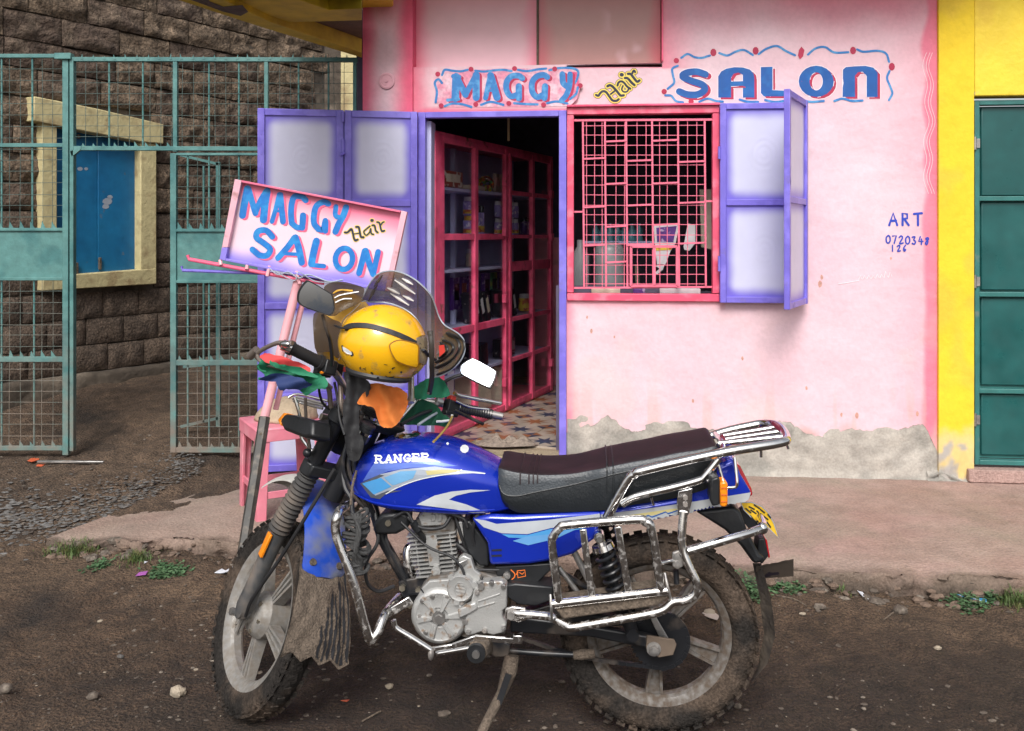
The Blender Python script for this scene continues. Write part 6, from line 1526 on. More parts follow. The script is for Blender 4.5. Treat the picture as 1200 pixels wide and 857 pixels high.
marks = [[(878, 594), (884, 597)], [(880, 598), (886, 602)], [(884, 592), (890, 596)], [(887, 599), (889, 601)], [(891, 597), (896, 601)], [(889, 604), (893, 605)], [(895, 605), (900, 609)], [(892, 608), (895, 609)], [(899, 612), (903, 618)], [(900, 603), (903, 607)], [(874, 596), (880, 601)]]
decal('plate_marks', [ribbon(m_, 1.7) for m_ in marks], m_ink, npl, npf, M=MB)
decal('plate_edge', [ribbon(smooth2(pp + [pp[0]], 1), 1.0)], m_silver, npl, npf, M=MB)
bpart('plate_bracket', G().bar(bp(866, 596, .02), bp(884, 618, .02), .03, .02), m_blackmetal, npl, bev=.003)

# ---- chrome work
rack = ptube('rear_rack', [(711, 607, .15), (735, 564, .16), (744, 556, .165), (756, 551, .17), (850, 530, .17), (914, 519, .14), (921, 513, .09), (916, 503, .0), (908, 498, -.10), (895, 497, -.15), (880, 499, -.16), (836, 510, -.16), (760, 540, -.16), (735, 553, -.16), (711, 600, -.15)], .0135, m_chrome, k=5, n=14)
ptube('rack_branch', [(729, 591, .155), (745, 582, .16), (790, 571, .165), (819, 563, .17), (826, 558, .17), (842, 538, .165)], .0115, m_chrome, rack, k=5)
for a, b in (((842, 520, .08), (917, 512, .09)), ((845, 516, .0), (914, 506, .02)), ((842, 512, -.07), (910, 501, -.06))): ptube('rack_slat', [a, b], .0088, m_chrome, rack, False)
ptube('rack_cross', [(848, 531, .165), (846, 520, .06), (842, 513, -.06), (838, 509, -.155)], .010, m_chrome, rack, k=4)
m_redpad = mat('dark red rack pad', (.16, .015, .03), .35, var=.1)
bpart('rack_pad', G().bar(bp(907, 497, -.03), bp(919, 508, .05), .012, .02), m_redpad, rack, bev=.003); bpart('rack_pad', G().bar(bp(846, 511, -.02), bp(853, 526, .08), .012, .012), m_redpad, rack, bev=.003)
ptube('rack_hook', [(826, 560, .17), (838, 573, .18), (863, 571, .19), (864, 566, .19), (861, 536, .17)], .0045, m_chrome, rack, fil=.02)
ptube('rack_hook', [(842, 545, .17), (849, 570, .18)], .004, m_chrome, rack, False); ptube('rack_peg', [(892, 524, .15), (892, 536, .15)], .004, m_chrome, rack, False); ptube('rack_peg', [(921, 518, .09), (924, 526, .09)], .004, m_chrome, rack, False); ptube('rack_peg', [(763, 583, .16), (766, 592, .15)], .004, m_chrome, rack, False)
br = pprism('rack_bracket', [(795, 576), (812, 572), (811, 588), (807, 604), (795, 604), (793, 590)], .172, .160, m_chrome, rack, bev=.002)
for py in (583, 591): p = bp(803, py, .172); bpart('bracket_bolt', G().cyl(p, p + Vector((0, .008, 0)), .007, 6), m_steel, rack)
grd = ptube('saddle_guard', [(801, 600, .17), (799, 625, .18), (800, 643, .185), (808, 665, .195), (817, 684, .20), (814, 697, .20), (802, 704, .20), (788, 706, .205), (772, 717, .21), (720, 727, .215), (672, 735, .215), (664, 733, .21), (648, 724, .19), (640, 722, .18), (606, 719, .17), (596, 719, .16)], [.013] * 76 if 0 else .0125, m_chromedirty, k=5, n=14)
ptube('guard_loop', [(655, 705, .215), (647, 640, .215), (649, 628, .215), (656, 619, .215), (668, 615, .215), (745, 609, .215), (756, 612, .215), (764, 622, .215), (775, 694, .215)], .0125, m_chromedirty, grd, k=6, n=14)
ptube('guard_rail', [(647, 708, .215), (783, 692, .215)], .0125, m_chromedirty, grd, False, n=14)
for a, b in (((683, 620), (694, 702)), ((724, 617), (737, 696))): bpart('guard_slat', G().bar(bp(*a, .215), bp(*b, .215), .020, .008), m_chromedirty, grd, bev=.003)
g = G().prism([tuple(bp(px, py, .22).xz) for px, py in [(650, 715), (700, 708), (782, 695), (785, 702), (770, 712), (700, 722), (660, 728)]], .10, .212); bpart('foot_board', g, m_wood, grd, bev=.006)
ptube('guard_arm', [(806, 646, .19), (850, 633, .18), (886, 622, .14), (894, 616, .09), (890, 606, .0)], .0125, m_chrome, grd, k=5, n=14)
bpart('guard_cap', G().ball(bp(893, 619, .12), .018, 12, 8), m_chrome, grd)
pprism('guard_plate', [(788, 648), (797, 645), (801, 650), (801, 664), (794, 668), (788, 664)], .185, .175, m_steel, grd, bev=.003)
for px, py in ((793, 651), (794, 660)): p = bp(px, py, .185); bpart('bracket_bolt', G().cyl(p, p + Vector((0, .008, 0)), .008, 6), m_steel, grd)
ptube('guard_stub', [(774, 660, .2), (789, 657, .18)], .006, m_chrome, grd, False); ptube('switch_spring', [(792, 668, .15), (793, 684, .15)], .008, m_blackmetal, grd, False)
pprism('guard_lug', [(592, 714), (600, 711), (616, 713), (618, 727), (608, 730), (592, 726)], .175, .165, m_chromedirty, grd, bev=.003)
p = bp(599, 720, .175); bpart('bracket_bolt', G().cyl(p, p + Vector((0, .014, 0)), .012, 6), m_steel, grd)
ptube('guard_clip', [(645, 697, .21), (646, 712, .225), (647, 728, .21)], .004, m_steel, grd); ptube('guard_clip', [(779, 672, .2), (783, 690, .225), (787, 706, .2)], .004, m_steel, grd)

# ---- engine
eng = pprism('engine', [(494, 688), (503, 677), (540, 672), (556, 668), (590, 680), (594, 695), (592, 744), (545, 748), (530, 742), (512, 750), (496, 742), (489, 722), (489, 705)], .115, -.115, m_alloyd, bev=.004)
cb = bp(516, 688, 0); ct = bp(505, 600, 0); ax_ = (Vector((ct.x, 0, ct.z)) - Vector((cb.x, 0, cb.z))).normalized(); fo = Vector((0, 1, 0)).cross(ax_)
fa = onp(511, 675, MB, .085); fb_ = onp(505, 627, MB, .085)
RF = Matrix((fo, Vector((0, 1, 0)), ax_)).transposed()
bpart('cylinder_barrel', G().tube([Vector((fa.x, 0, fa.z)) - ax_ * .03, Vector((fb_.x, 0, fb_.z)) + ax_ * .02], .058, 20), m_alloyd, eng)
me = None
N = 11
for k in range(N):
    t = k / (N - 1); c = Vector((lerp(fa.x, fb_.x, t), 0, lerp(fa.z, fb_.z, t)))
    L = .142 if 2 < k < 9 else (.125 if k <= 2 else .15); 
    g = G().prism([(-L / 2 + .012, -.0022), (-L / 2, -.0008), (-L / 2, .0008), (-L / 2 + .012, .0022), (L / 2 - .012, .0022), (L / 2, .0008), (L / 2, -.0008), (L / 2 - .012, -.0022)], -.082, .086)
    g.V = [c + RF @ v for v in g.V]; bpart('cooling_fin', g, m_alloy, eng)
g = G().bar(Vector((fa.x, .083, fa.z)) + ax_ * .03, Vector((fb_.x, .083, fb_.z)), .034, .012); 
for o_ in (-.055, .05): g.bar(Vector((fa.x, .075, fa.z)) + fo * o_, Vector((fb_.x, .075, fb_.z)) + fo * o_, .005, .012)
bpart('fin_rib', g, m_alloy, eng, bev=.003)
p = bp(511.5, 668, .09); bpart('stud_boss', G().cyl(p, p + Vector((0, .012, 0)), .014, 20).cyl(p, p + Vector((0, .016, 0)), .008, 6), m_alloy, eng)
pprism('cylinder_head', [(485, 612), (494, 603), (522, 601), (533, 612), (533, 629), (486, 632)], .075, -.075, m_alloyd, eng, bev=.0035)
pprism('head_cover', [(490, 606), (498, 600), (520, 600), (526, 610), (520, 616), (494, 617)], .088, .02, m_alloy, eng, bev=.003)
for px in (505, 513): pprism('cover_rib', [(px, 603), (px + 5, 603), (px + 5, 611), (px, 612)], .092, .08, m_alloy, eng, bev=.002)
ptube('vent_hose', [(478, 606, .11), (490, 617, .115), (505, 620, .11), (520, 617, .11), (528, 606, .10)], .0055, m_rubber, eng)
pprism('tensioner', [(536, 612), (541, 611), (545, 618), (545, 636), (538, 638), (535, 625)], .085, .04, m_alloy, eng, bev=.003)
ptube('header_pipe', [(487, 640, .03), (478, 644, .04), (479, 665, .05), (486, 680, .04)], .015, m_chromedirty, eng)
# left crankcase covers
mainc = bp(515, 722, .13); 
flyc = bpart('magneto_cover', G().lathe([(.082, -.05), (.086, -.01), (.084, .0), (.077, .008), (.070, .010), (.066, .008), (.03, .012), (.024, .004), (.001, .004)], mainc, (0, 1, 0), 48), m_alloy, eng)
for k in range(6):
    a = radians(60 * k + 8); R = Matrix.Rotation(a, 3, 'Y'); d_ = R @ Vector((1, 0, 0)); p = mainc + d_ * .046 + Vector((0, .012, 0)); s2 = R @ Vector((0, 0, 1))
    g = G().loft([[mainc + d_ * .020 + s2 * .006 + Vector((0, .010, 0)), mainc + d_ * .020 - s2 * .006 + Vector((0, .010, 0)), mainc + d_ * .020 - s2 * .003 + Vector((0, .018, 0)), mainc + d_ * .020 + s2 * .003 + Vector((0, .018, 0))],
        [mainc + d_ * .064 + s2 * .014 + Vector((0, .006, 0)), mainc + d_ * .064 - s2 * .014 + Vector((0, .006, 0)), mainc + d_ * .064 - s2 * .008 + Vector((0, .016, 0)), mainc + d_ * .064 + s2 * .008 + Vector((0, .016, 0))]])
    bpart('cover_spoke', g, m_alloy, eng)
bpart('cover_bolt', G().cyl(mainc, mainc + Vector((0, .016, 0)), .019, 20).cyl(mainc, mainc + Vector((0, .020, 0)), .011, 6), m_steel, eng)
pprism('upper_casting', [(494, 690), (503, 681), (527, 679), (536, 672), (538, 664), (537, 655), (543, 651), (552, 655), (556, 668), (564, 674), (556, 700), (545, 708), (520, 700), (500, 700), (490, 712), (489, 700)], .128, .10, m_alloy, eng, bev=.0035)
sc = bp(540, 688, .135); bpart('starter_cap', G().lathe([(.040, -.02), (.040, .010), (.036, .016), (.030, .014), (.001, .016)], sc, (0, 1, 0), 36), m_alloy, eng)
g = G()
for a in (50, 165, 285): p = sc + Vector((cos(radians(a)) * .042, 0, sin(radians(a)) * .042)); g.cyl(p - Vector((0, .01, 0)), p + Vector((0, .014, 0)), .009, 14)
bpart('cap_lugs', g, m_alloy, eng)
g = G(); P = [sc + Vector((.016 * cos(t), .0168, .020 * sin(t))) for t in [2 * pi * k / 16 for k in range(16)]]; g.tube(P, .0014, 5, closed=True)
for k in (-.010, 0, .010): g.bar(sc + Vector((-.012, .0168, k)), sc + Vector((.012, .0168, k + .004)), .0022, .002)
bpart('embossed_mark', g, m_alloy, eng)
spc = pprism('sprocket_cover', [(556, 690), (562, 683), (588, 681), (594, 687), (594, 712), (589, 716), (589, 724), (594, 730), (592, 741), (578, 745), (564, 741), (550, 746), (544, 742), (545, 726), (550, 712)], .150, .11, m_alloy, eng, bev=.004)
pprism('cover_tab', [(536, 715), (545, 711), (557, 706), (560, 714), (548, 721), (538, 725)], .158, .13, m_alloy, eng, bev=.004)
bpart('cover_bolts', G().cyl(bp(564, 686, .15), bp(564, 686, .15) + Vector((0, .01, 0)), .010, 12).cyl(bp(545, 728, .15), bp(545, 728, .15) + Vector((0, .006, 0)), .008, 12), m_steel, eng)
pprism('carburettor', [(548, 655), (560, 652), (570, 662), (570, 680), (556, 676)], .06, -.04, m_alloyd, eng, bev=.004)
pprism('sump', [(500, 735), (575, 740), (572, 752), (520, 755)], .07, -.07, m_blackmetal, eng, bev=.0035)
random.seed(12)
def bolts(pts, by, r=.0055, par=eng):
    for px, py in pts: p = bp(px, py, by); bpart('case_bolt', G().cyl(p - Vector((0, .004, 0)), p + Vector((0, .004, 0)), r * 1.5, 12).cyl(p, p + Vector((0, .009, 0)), r, 6), m_steel, par)
bolts([(495, 704), (492, 722), (499, 741), (534, 743), (541, 706), (524, 700), (507, 699)], .137, .0048)
bolts([(559, 694), (590, 687), (590, 736), (568, 739), (549, 741), (576, 683)], .153, .005)
bpart('case_seam', G().tube([bp(x, y, .131) for x, y in ((493, 690), (500, 700), (520, 701), (545, 709), (556, 701), (566, 676))], .0022, 6), m_blackmetal, eng)
bpart('cover_emboss', G().bar(bp(560, 705, .151), bp(586, 696, .151), .004, .004).bar(bp(560, 712, .151), bp(580, 706, .151), .004, .004), m_alloy, eng, bev=.001)
bpart('base_gasket', G().box(bp(512, 680, 0) + Vector((0, 0, 0)), (.15, .19, .006), Matrix.Rotation(.12, 3, 'Y')), m_blackmetal, eng)
bpart('spark_plug', G().cyl(bp(497, 632, .085), bp(490, 622, .11), .009).cyl(bp(490, 622, .11), bp(484, 612, .115), .012), m_black, eng)
ptube('plug_lead', [(484, 612, .115), (476, 600, .11), (462, 606, .105)], .0048, m_rubber, eng); ptube('fuel_hose', [(533, 604, .08), (538, 620, .085), (545, 640, .08), (556, 658, .065)], .0055, m_rubber, eng)
ptube('breather_hose', [(530, 634, .06), (545, 646, .08), (560, 668, .07), (566, 684, .07)], .008, m_rubber, eng); ptube('wire', [(536, 680, .13), (550, 670, .12), (566, 668, .11), (585, 668, .105)], .0035, m_rubber, eng)
ptube('clutch_wire', [(470, 612, .10), (500, 640, .12), (528, 652, .135), (540, 664, .138), (545, 676, .14)], .004, m_rubber, eng); bpart('clutch_arm', G().bar(bp(538, 662, .138), bp(552, 656, .12), .014, .006), m_steel, eng, bev=.002)
pprism('carb_bowl', [(548, 660), (566, 658), (568, 676), (552, 678)], .075, .03, m_alloy, eng, bev=.003)
bpart('drain_plug', G().cyl(bp(548, 750, .06), bp(548, 757, .06), .014, 6), m_steel, eng)
# controls low down
gl = ptube('gear_lever', [(461, 727, .20), (464, 736, .20), (480, 746, .20), (499, 758, .20), (505, 762, .20)], .0085, m_chrome, k=5)
bpart('lever_tip', G().ball(bp(505, 767, .20), (.009, .014, .017), 12, 8), m_steel, gl)
bpart('lever_bar', G().bar(bp(505, 761, .19), bp(531, 757, .19), .012, .008).bar(bp(530, 757.5, .19), bp(557, 747.5, .19), .015, .008).bar(bp(556, 747.5, .19), bp(602, 751, .19), .016, .008).box(bp(607, 747.5, .19), (.026, .03, .024)), m_chrome, gl, bev=.002)
ptube('lever_bar', [(511, 766, .17), (552, 759, .17)], .0075, m_chrome, gl, False)
fp = bpart('footpeg', G().bar(bp(560, 762, .28), bp(568, 757, .10), .052, .045, up=(0, 0, 1)), m_wood, bev=.012)
p = bp(558, 766, .285); bpart('peg_end', G().cyl(p - Vector((0, .01, 0)), p + Vector((0, .004, 0)), .026, 20), m_black, fp); bpart('peg_bolt', G().cyl(p, p + Vector((0, .01, 0)), .011, 12), m_steel, fp)
ptube('peg_rod', [(572, 757, .10), (590, 762, .09), (640, 766, .09), (690, 768, .09)], .0085, m_blackmetal, fp, k=3)
pprism('peg_bracket', [(572, 750), (590, 752), (598, 756), (596, 770), (580, 771), (571, 764)], .12, .10, m_blackmetal, fp); bpart('rod_mud', G().tube([bp(672, 768, .09), bp(683, 767, .09), bp(697, 766, .09)], [.012, .016, .012], 10), m_flap, fp)
ft = ray(541, 905) * 2.62 + CAMP; ft = MB.inverted() @ ft
stand = bpart('side_stand', G().tube([bp(600, 768, .11), bp(597, 786, .12), bp(588, 812, .14), Vector(ft)], [.022, .024, .015, .013], 12), m_flap)
bpart('stand_foot', G().box(Vector((ft[0], ft[1], max(ft[2], .008))), (.07, .05, .01)), m_blackmetal, stand, bev=.003); bpart('stand_plate', G().bar(bp(596, 790, .15), bp(584, 825, .165), .018, .006), m_blackmetal, stand)

# ---- cables
def cable(pts, r=.0042, m=m_rubber, k=6, fn=bp, M=MB, nm='cable'): return ptube(nm, pts, r, m, moto, k=k, n=7, fn=fn, M=M)
cable([(440, 600, .06), (443, 634, .10), (430, 658, .12), (430, 682, .12), (443, 693, .10), (462, 687, .07)], .0055)
cable([(410, 520, .07), (402, 545, .05), (404, 570, .08), (412, 585, .10), (413, 598, .12), (416, 610, .14)], .007, m_rubber)
cable([(418, 552, .09), (413, 570, .12), (411, 592, .15)], .004, m_flap)
cable([(392, 550, .15), (362, 600, .16), (330, 652, .16), (297, 700, .15), (288, 722, .13)], .0055, fn=sp, M=MS)
for dx in (0, 7, 13): cable([(420 + dx * .6, 480 + dx, .05), (408 + dx, 515, .06), (402 + dx, 550, .07), (418 + dx, 585, .07), (440, 604, .06)], .0065, m_blackmetal)
cable([(452, 625, .07), (455, 640, .08), (466, 664, .08), (480, 690, .07)], .0045); cable([(562, 600, .10), (556, 612, .11), (554, 630, .10), (560, 650, .08)], .005)
cable([(452, 604, .07), (470, 596, .08), (500, 598, .09), (540, 606, .10), (548, 618, .10)], .005)
# dark bundle behind the forks so the head stock reads solid
bpart('wiring_bundle', G().tube(cr([bp(432, 500, 0), bp(420, 530, 0), bp(418, 555, .0), bp(430, 580, 0)]), [.05] * 0 or .038, 12), m_blackmetal, bev=0)
pprism('horn', [(400, 552), (418, 548), (430, 562), (424, 575), (404, 572)], .05, -.03, m_black, bev=.01)

# ---- handlebar, in the steered frame
hb = ptube('handlebar', [(333, 405, .37), (372, 423, .25), (393, 438, .19), (408, 462, .09), (420, 478, .04), (438, 480, -.02), (452, 468, -.08), (478, 470, -.13), (500, 471, -.17), (537, 477, -.25), (589, 488, -.375)], .011, m_steel, k=5, fn=sp, M=MS)
def st(nm, pts, r, m, par=hb, **k): return ptube(nm, pts, r, m, par, fn=sp, M=MS, **k)
g = G(); A0_ = sp(341, 408, .345); B0_ = sp(374, 424.5, .245); N = 22
g.tube([A0_.lerp(B0_, t / N) for t in range(N + 1)], [.0185 if k % 2 else .0175 for k in range(N + 1)], 16); g.tube([A0_.lerp(B0_, -.06), A0_.lerp(B0_, .04)], .0215, 16); g.tube([A0_.lerp(B0_, .97), A0_.lerp(B0_, 1.08)], .023, 16)
obj('grip', g, m_rubber, hb, MS)
A0_ = sp(539, 478, -.255); B0_ = sp(577, 486, -.35); g = G().tube([A0_.lerp(B0_, t / 26) for t in range(27)], [.0175 if k % 2 else .0155 for k in range(27)], 14); obj('grip', g, m_rubber, hb, MS)
st('bar_end', [(577, 486, -.35), (588, 488.5, -.375)], .0125, m_chrome, smooth=False)
st('bar_end', [(331, 404, .375), (341, 408, .35)], .0165, m_chrome, smooth=False)
def sbox(nm, px, py, sy, sz, m, rot=0, bev=.004): return obj(nm, G().box(sp(px, py, sy), sz, Matrix.Rotation(rot, 3, 'X')), m, hb, MS, bev=bev)
sbox('switch_block', 385, 431, .215, (.038, .04, .042), m_black); sbox('switch_block', 378, 436, .21, (.03, .05, .026), m_black); sbox('switch_block', 394, 433, .18, (.036, .03, .034), m_black); sbox('switch_button', 377, 437, .245, (.01, .012, .008), m_amber)
obj('lever_perch', G().lathe([(.014, -.012), (.014, .012)], sp(389, 428, .2), (1, .3, 0), 14).lathe([(.012, -.01), (.012, .01)], sp(397, 438, .17), (.3, 1, 0), 14), m_steel, hb, MS)
m_bronze = mat('brown grey tube', (.23, .19, .165), .4, .6, var=.2)
st('hand_guard', [(343, 402, .36), (326, 402, .38), (309, 409, .39), (302, 416, .39), (309, 426, .38), (334, 433, .33), (358, 441, .27), (378, 447, .22), (388, 455, .18)], .0065, m_bronze, k=6)
obj('guard_knuckle', G().ball(sp(334, 404, .37), (.03, .014, .012), 14, 8), m_chrome, hb, MS); st('guard_end', [(293, 418, .39), (301, 410, .39)], .012, m_bronze, smooth=False)
for pts in ([(376, 445, .2), (385, 455, .17), (387, 470, .15), (388, 478, .14)], [(398, 446, .15), (399, 460, .14), (400, 475, .13), (404, 486, .11)]): st('cable_sleeve', pts, .0075, m_bronze, k=4)
for pts in ([(375, 444, .22), (374, 458, .2), (378, 472, .17), (386, 480, .14)], [(392, 448, .16), (396, 470, .14), (398, 490, .13), (404, 510, .12)], [(405, 448, .1), (408, 470, .1), (410, 500, .1), (412, 530, .08)]): st('cable', pts, .004, m_rubber, k=4)
# right hand side
sbox('throttle_housing', 529, 477, -.225, (.034, .045, .045), m_black); sbox('kill_switch', 529, 467, -.215, (.026, .022, .016), m_redsw, .1); sbox('throttle_housing', 527, 485, -.22, (.03, .05, .014), m_black)
st('guard_bar', [(533, 461, -.21), (540, 464, -.24), (587, 473, -.37)], .0070, m_chrome, k=3); st('brake_lever', [(532, 481, -.20), (545, 487, -.25), (566, 497, -.33)], .0055, m_blackmetal, k=3)
st('guard_bar', [(534, 470, -.22), (550, 477, -.27), (573, 480, -.33)], .004, m_chrome, k=3)
obj('lever_perch', G().cyl(sp(511, 470, -.18), sp(518, 472, -.2), .014).ball(sp(512, 474, -.17), .008, 10, 6), m_steel, hb, MS)
st('upright_bar', [(481.5, 434, -.02), (482, 472, -.02)], .0095, m_steel, smooth=False); st('upright_bar', [(456, 466, .0), (481, 472, -.03)], .0095, m_steel, smooth=False); st('upright_bar', [(468, 439, -.02), (478, 439, -.02)], .005, m_steel, smooth=False)
st('chrome_hoop', [(436, 496, .0), (450, 499, -.02), (462, 497, -.04), (474, 485, -.06), (491, 466, -.1)], .006, m_chrome, k=6)
st('cable', [(530, 488, -.2), (524, 500, -.17), (514, 512, -.12), (508, 518, -.08)], .0035, m_gold if 0 else mat('ochre wire', (.3, .2, .05), .6), k=4)
st('cable', [(530, 486, -.2), (528, 492, -.2), (518, 494, -.17), (512, 494, -.15)], .004, m_white, k=4); st('cable', [(516, 482, -.17), (505, 488, -.13), (490, 498, -.08)], .004, m_silver, k=4); st('cable', [(513, 480, -.17), (496, 484, -.12), (480, 492, -.08), (470, 498, -.05)], .0055, m_rubber, k=4)
# gauges
for px, py, r, sy in ((434, 487, .036, .0), (427, 508, .022, .05)):
    c = sp(px, py, sy); obj('gauge', G().lathe([(r * .8, -.03), (r, -.02), (r, .02), (r * 1.08, .022), (r * 1.08, .030), (r * .9, .032)], c, (-.45, 0, .9), 24), m_black, hb, MS); obj('gauge_ring', G().lathe([(r * 1.1, .0), (r * 1.1, .008)], c, (-.45, 0, .9), 24, cap=False), m_chrome, hb, MS)
# mirrors
def mirror(outl, Y, tilt, stem, nm='mirror'):
    cx_ = sum(p[0] for p in outl) / len(outl); cy_ = sum(p[1] for p in outl) / len(outl); cc = CAMP + ray(cx_, cy_) * Y
    F0 = frame(cc, (1, tilt[0], 0), Vector((-tilt[0], 1, -tilt[1]))) if False else None
    nrm = Vector((tilt[0], -1, tilt[1])).normalized()
    def pl(px, py, off): d = ray(px, py); t = ((cc - CAMP).dot(nrm) + off) / d.dot(nrm); return CAMP + d * t
    O = smooth2(outl, 4, True); n_ = len(O)
    inner = [(cx_ + (p[0] - cx_) * .93, cy_ + (p[1] - cy_) * .92) for p in O]
    f0 = [pl(*p, 0) for p in O]; f1 = [pl(*p, 0) - nrm * .012 for p in O]; f2 = [pl(cx_ + (p[0] - cx_) * .7, cy_ + (p[1] - cy_) * .7, 0) - nrm * .028 for p in O]
    h = obj(nm, G().loft([f0, f1, f2]), m_black, moto, I4, ang=40)
    obj('mirror_glass', G().add([pl(*p, .0015) for p in inner], [tuple(range(n_))]), m_mirror, h, I4, ang=0)
    obj('mirror_stem', G().tube(cr([CAMP + ray(a, b) * y for a, b, y in stem], 5), .0055, 8), m_blackmetal, h, I4)
k_ = lambda L: [(340 + .1833 * a, 310 + .1833 * b) for a, b in L]
mirror(k_([(48, 215), (58, 165), (98, 110), (130, 108), (250, 178), (272, 200), (286, 275), (280, 305), (262, 325), (235, 325), (95, 275), (55, 245)]), 2.62, (.42, .040), [(378, 369, 2.65), (382, 385, 2.66), (387, 400, 2.68), (389, 420, 2.70), (389, 428, 2.72)])
k_ = lambda L: [(460 + .14 * a, 420 + .14 * b) for a, b in L]
mirror(k_([(565, 85), (580, 50), (650, 5), (690, 5), (850, 95), (868, 125), (850, 190), (825, 235), (795, 242), (600, 145), (568, 115)]), 3.02, (-.1, .6), [(546, 438, 3.04), (532, 442, 3.03), (519, 449, 3.02), (511, 457, 3.0), (508, 466, 3.0)])
# front indicator, headlight and small front carrier
fi = obj('front_indicator', G().prism([tuple(sp(px, py, .2).xz) for px, py in [(327, 493), (333, 485), (345, 486), (366, 492), (365, 512), (355, 513), (332, 504)]], .13, .2), m_black, moto, MS, bev=.010)
obj('indicator_lens', G().prism([tuple(sp(px, py, .196).xz) for px, py in [(325, 492), (332, 483.5), (336, 484), (329, 494), (328, 499)]], .135, .196), m_amber, fi, MS, bev=.004)
obj('indicator_mount', G().tube([sp(364, 503, .165), sp(382, 505, .12)], [.026, .034], 16), m_rubber, fi, MS)
hl = obj('headlight', G().lathe([(.02, -.09), (.055, -.075), (.080, -.03), (.086, .01), (.09, .025), (.085, .035)], Vector((fx.x + .10, 0, fx.z - .0)), (cos(.15), 0, -sin(.15)), 32), m_black, moto, MS)
obj('headlight_lens', G().lathe([(.085, .034), (.07, .046), (.001, .055)], Vector((fx.x + .10, 0, fx.z)), (cos(.15), 0, -sin(.15)), 32), m_silver, hl, MS)
ca = root('front_carrier', I4, 'x', 'y') if 0 else None
car = ptube('front_carrier', [(338, 466, 2.95), (350, 462, 2.95), (384, 470, 2.9)], .0045, m_chrome, moto, fn=lambda a, b, y: CAMP + ray(a, b) * y, M=I4, k=3)
for a, b in (((343, 467, 2.92), (380, 476, 2.86)), ((347, 465, 2.93), (382, 473.5, 2.88)), ((344, 470, 2.90), (378, 479, 2.84))): obj('carrier_bar', G().tube([CAMP + ray(*a[:2]) * a[2], CAMP + ray(*b[:2]) * b[2]], .004, 8), m_steel, car, I4)
obj('carrier_leg', G().tube(cr([CAMP + ray(x, y) * 2.88 for x, y in ((345, 466), (350, 482), (353, 500), (353, 512), (362, 525), (368, 530))], 5), .0055, 8), m_chrome, car, I4); obj('carrier_leg', G().tube(cr([CAMP + ray(x, y) * 2.86 for x, y in ((358, 466), (358, 480), (360, 505), (363, 525), (361, 533))], 5), .005, 8), m_bronze, car, I4)
obj('horn_nut', G().ball(CAMP + ray(360, 531) * 2.84, .014, 8, 6), m_blackmetal, car, I4)

# ---- graphics on tank and side panels, laid on the real surfaces
on_tank = Surf([tank]); on_side = Surf([side, tail])
T7 = lambda L: [(400 + .2101 * a, 480 + .2101 * b) for a, b in L]
def gfx(nm, poly, m, surf, par, off=.0008, sub=5): return decal(nm, [[t for t in tess(poly, sub)]], m, par, surf, off=off)
gfx('tank_graphic', T7([(105, 412), (215, 362), (330, 335), (520, 318), (690, 340), (800, 352), (700, 358), (560, 368), (430, 392), (320, 428), (250, 470), (215, 500), (165, 490)]), m_silver, on_tank, tank, .0007)
gfx('tank_graphic', T7([(190, 290), (330, 300), (520, 290), (650, 315), (500, 322), (380, 325), (260, 345), (160, 385), (120, 400), (150, 350)]), mat('pale blue fade', (.10, .17, .55), .3, .2, var=.15), on_tank, tank, .0006)
gfx('tank_graphic', T7([(105, 412), (215, 362), (240, 368), (140, 414), (190, 480), (260, 452), (340, 452), (250, 470), (215, 500), (165, 490)]), m_darksil, on_tank, tank, .0011)
gfx('tank_graphic', T7([(118, 412), (222, 380), (280, 430), (182, 474)]), m_sky, on_tank, tank, .0014)
gfx('tank_graphic', T7([(238, 380), (330, 345), (420, 340), (400, 385), (300, 420), (285, 422)]), mat('pale sky sticker', (.15, .36, .60), .35), on_tank, tank, .0014)
gfx('tank_graphic', T7([(470, 342), (560, 335), (680, 338), (600, 355), (480, 366)]), m_gold, on_tank, tank, .0013)
gfx('tank_graphic', T7([(420, 530), (520, 480), (610, 458), (720, 447), (832, 450), (720, 462), (640, 480), (600, 502), (700, 530), (805, 574), (730, 576), (640, 558), (540, 545)]), mat('pearl white sticker', (.50, .53, .56), .35), on_tank, tank, .0010)
decal('tank_graphic', [ribbon(smooth2(T7([(250, 470), (320, 432), (430, 392), (560, 366), (680, 352), (800, 358)]), 8), 1.0)], m_white, tank, on_tank, off=.0016)
decal('paint_chip', [disc(*T7([(686, 222)])[0], 5.2, 9, ry=5), disc(*T7([(592, 193)])[0], 1.6), disc(*T7([(650, 352)])[0], 2), disc(*T7([(668, 340)])[0], 1.2)], m_white, tank, on_tank, off=.0016)
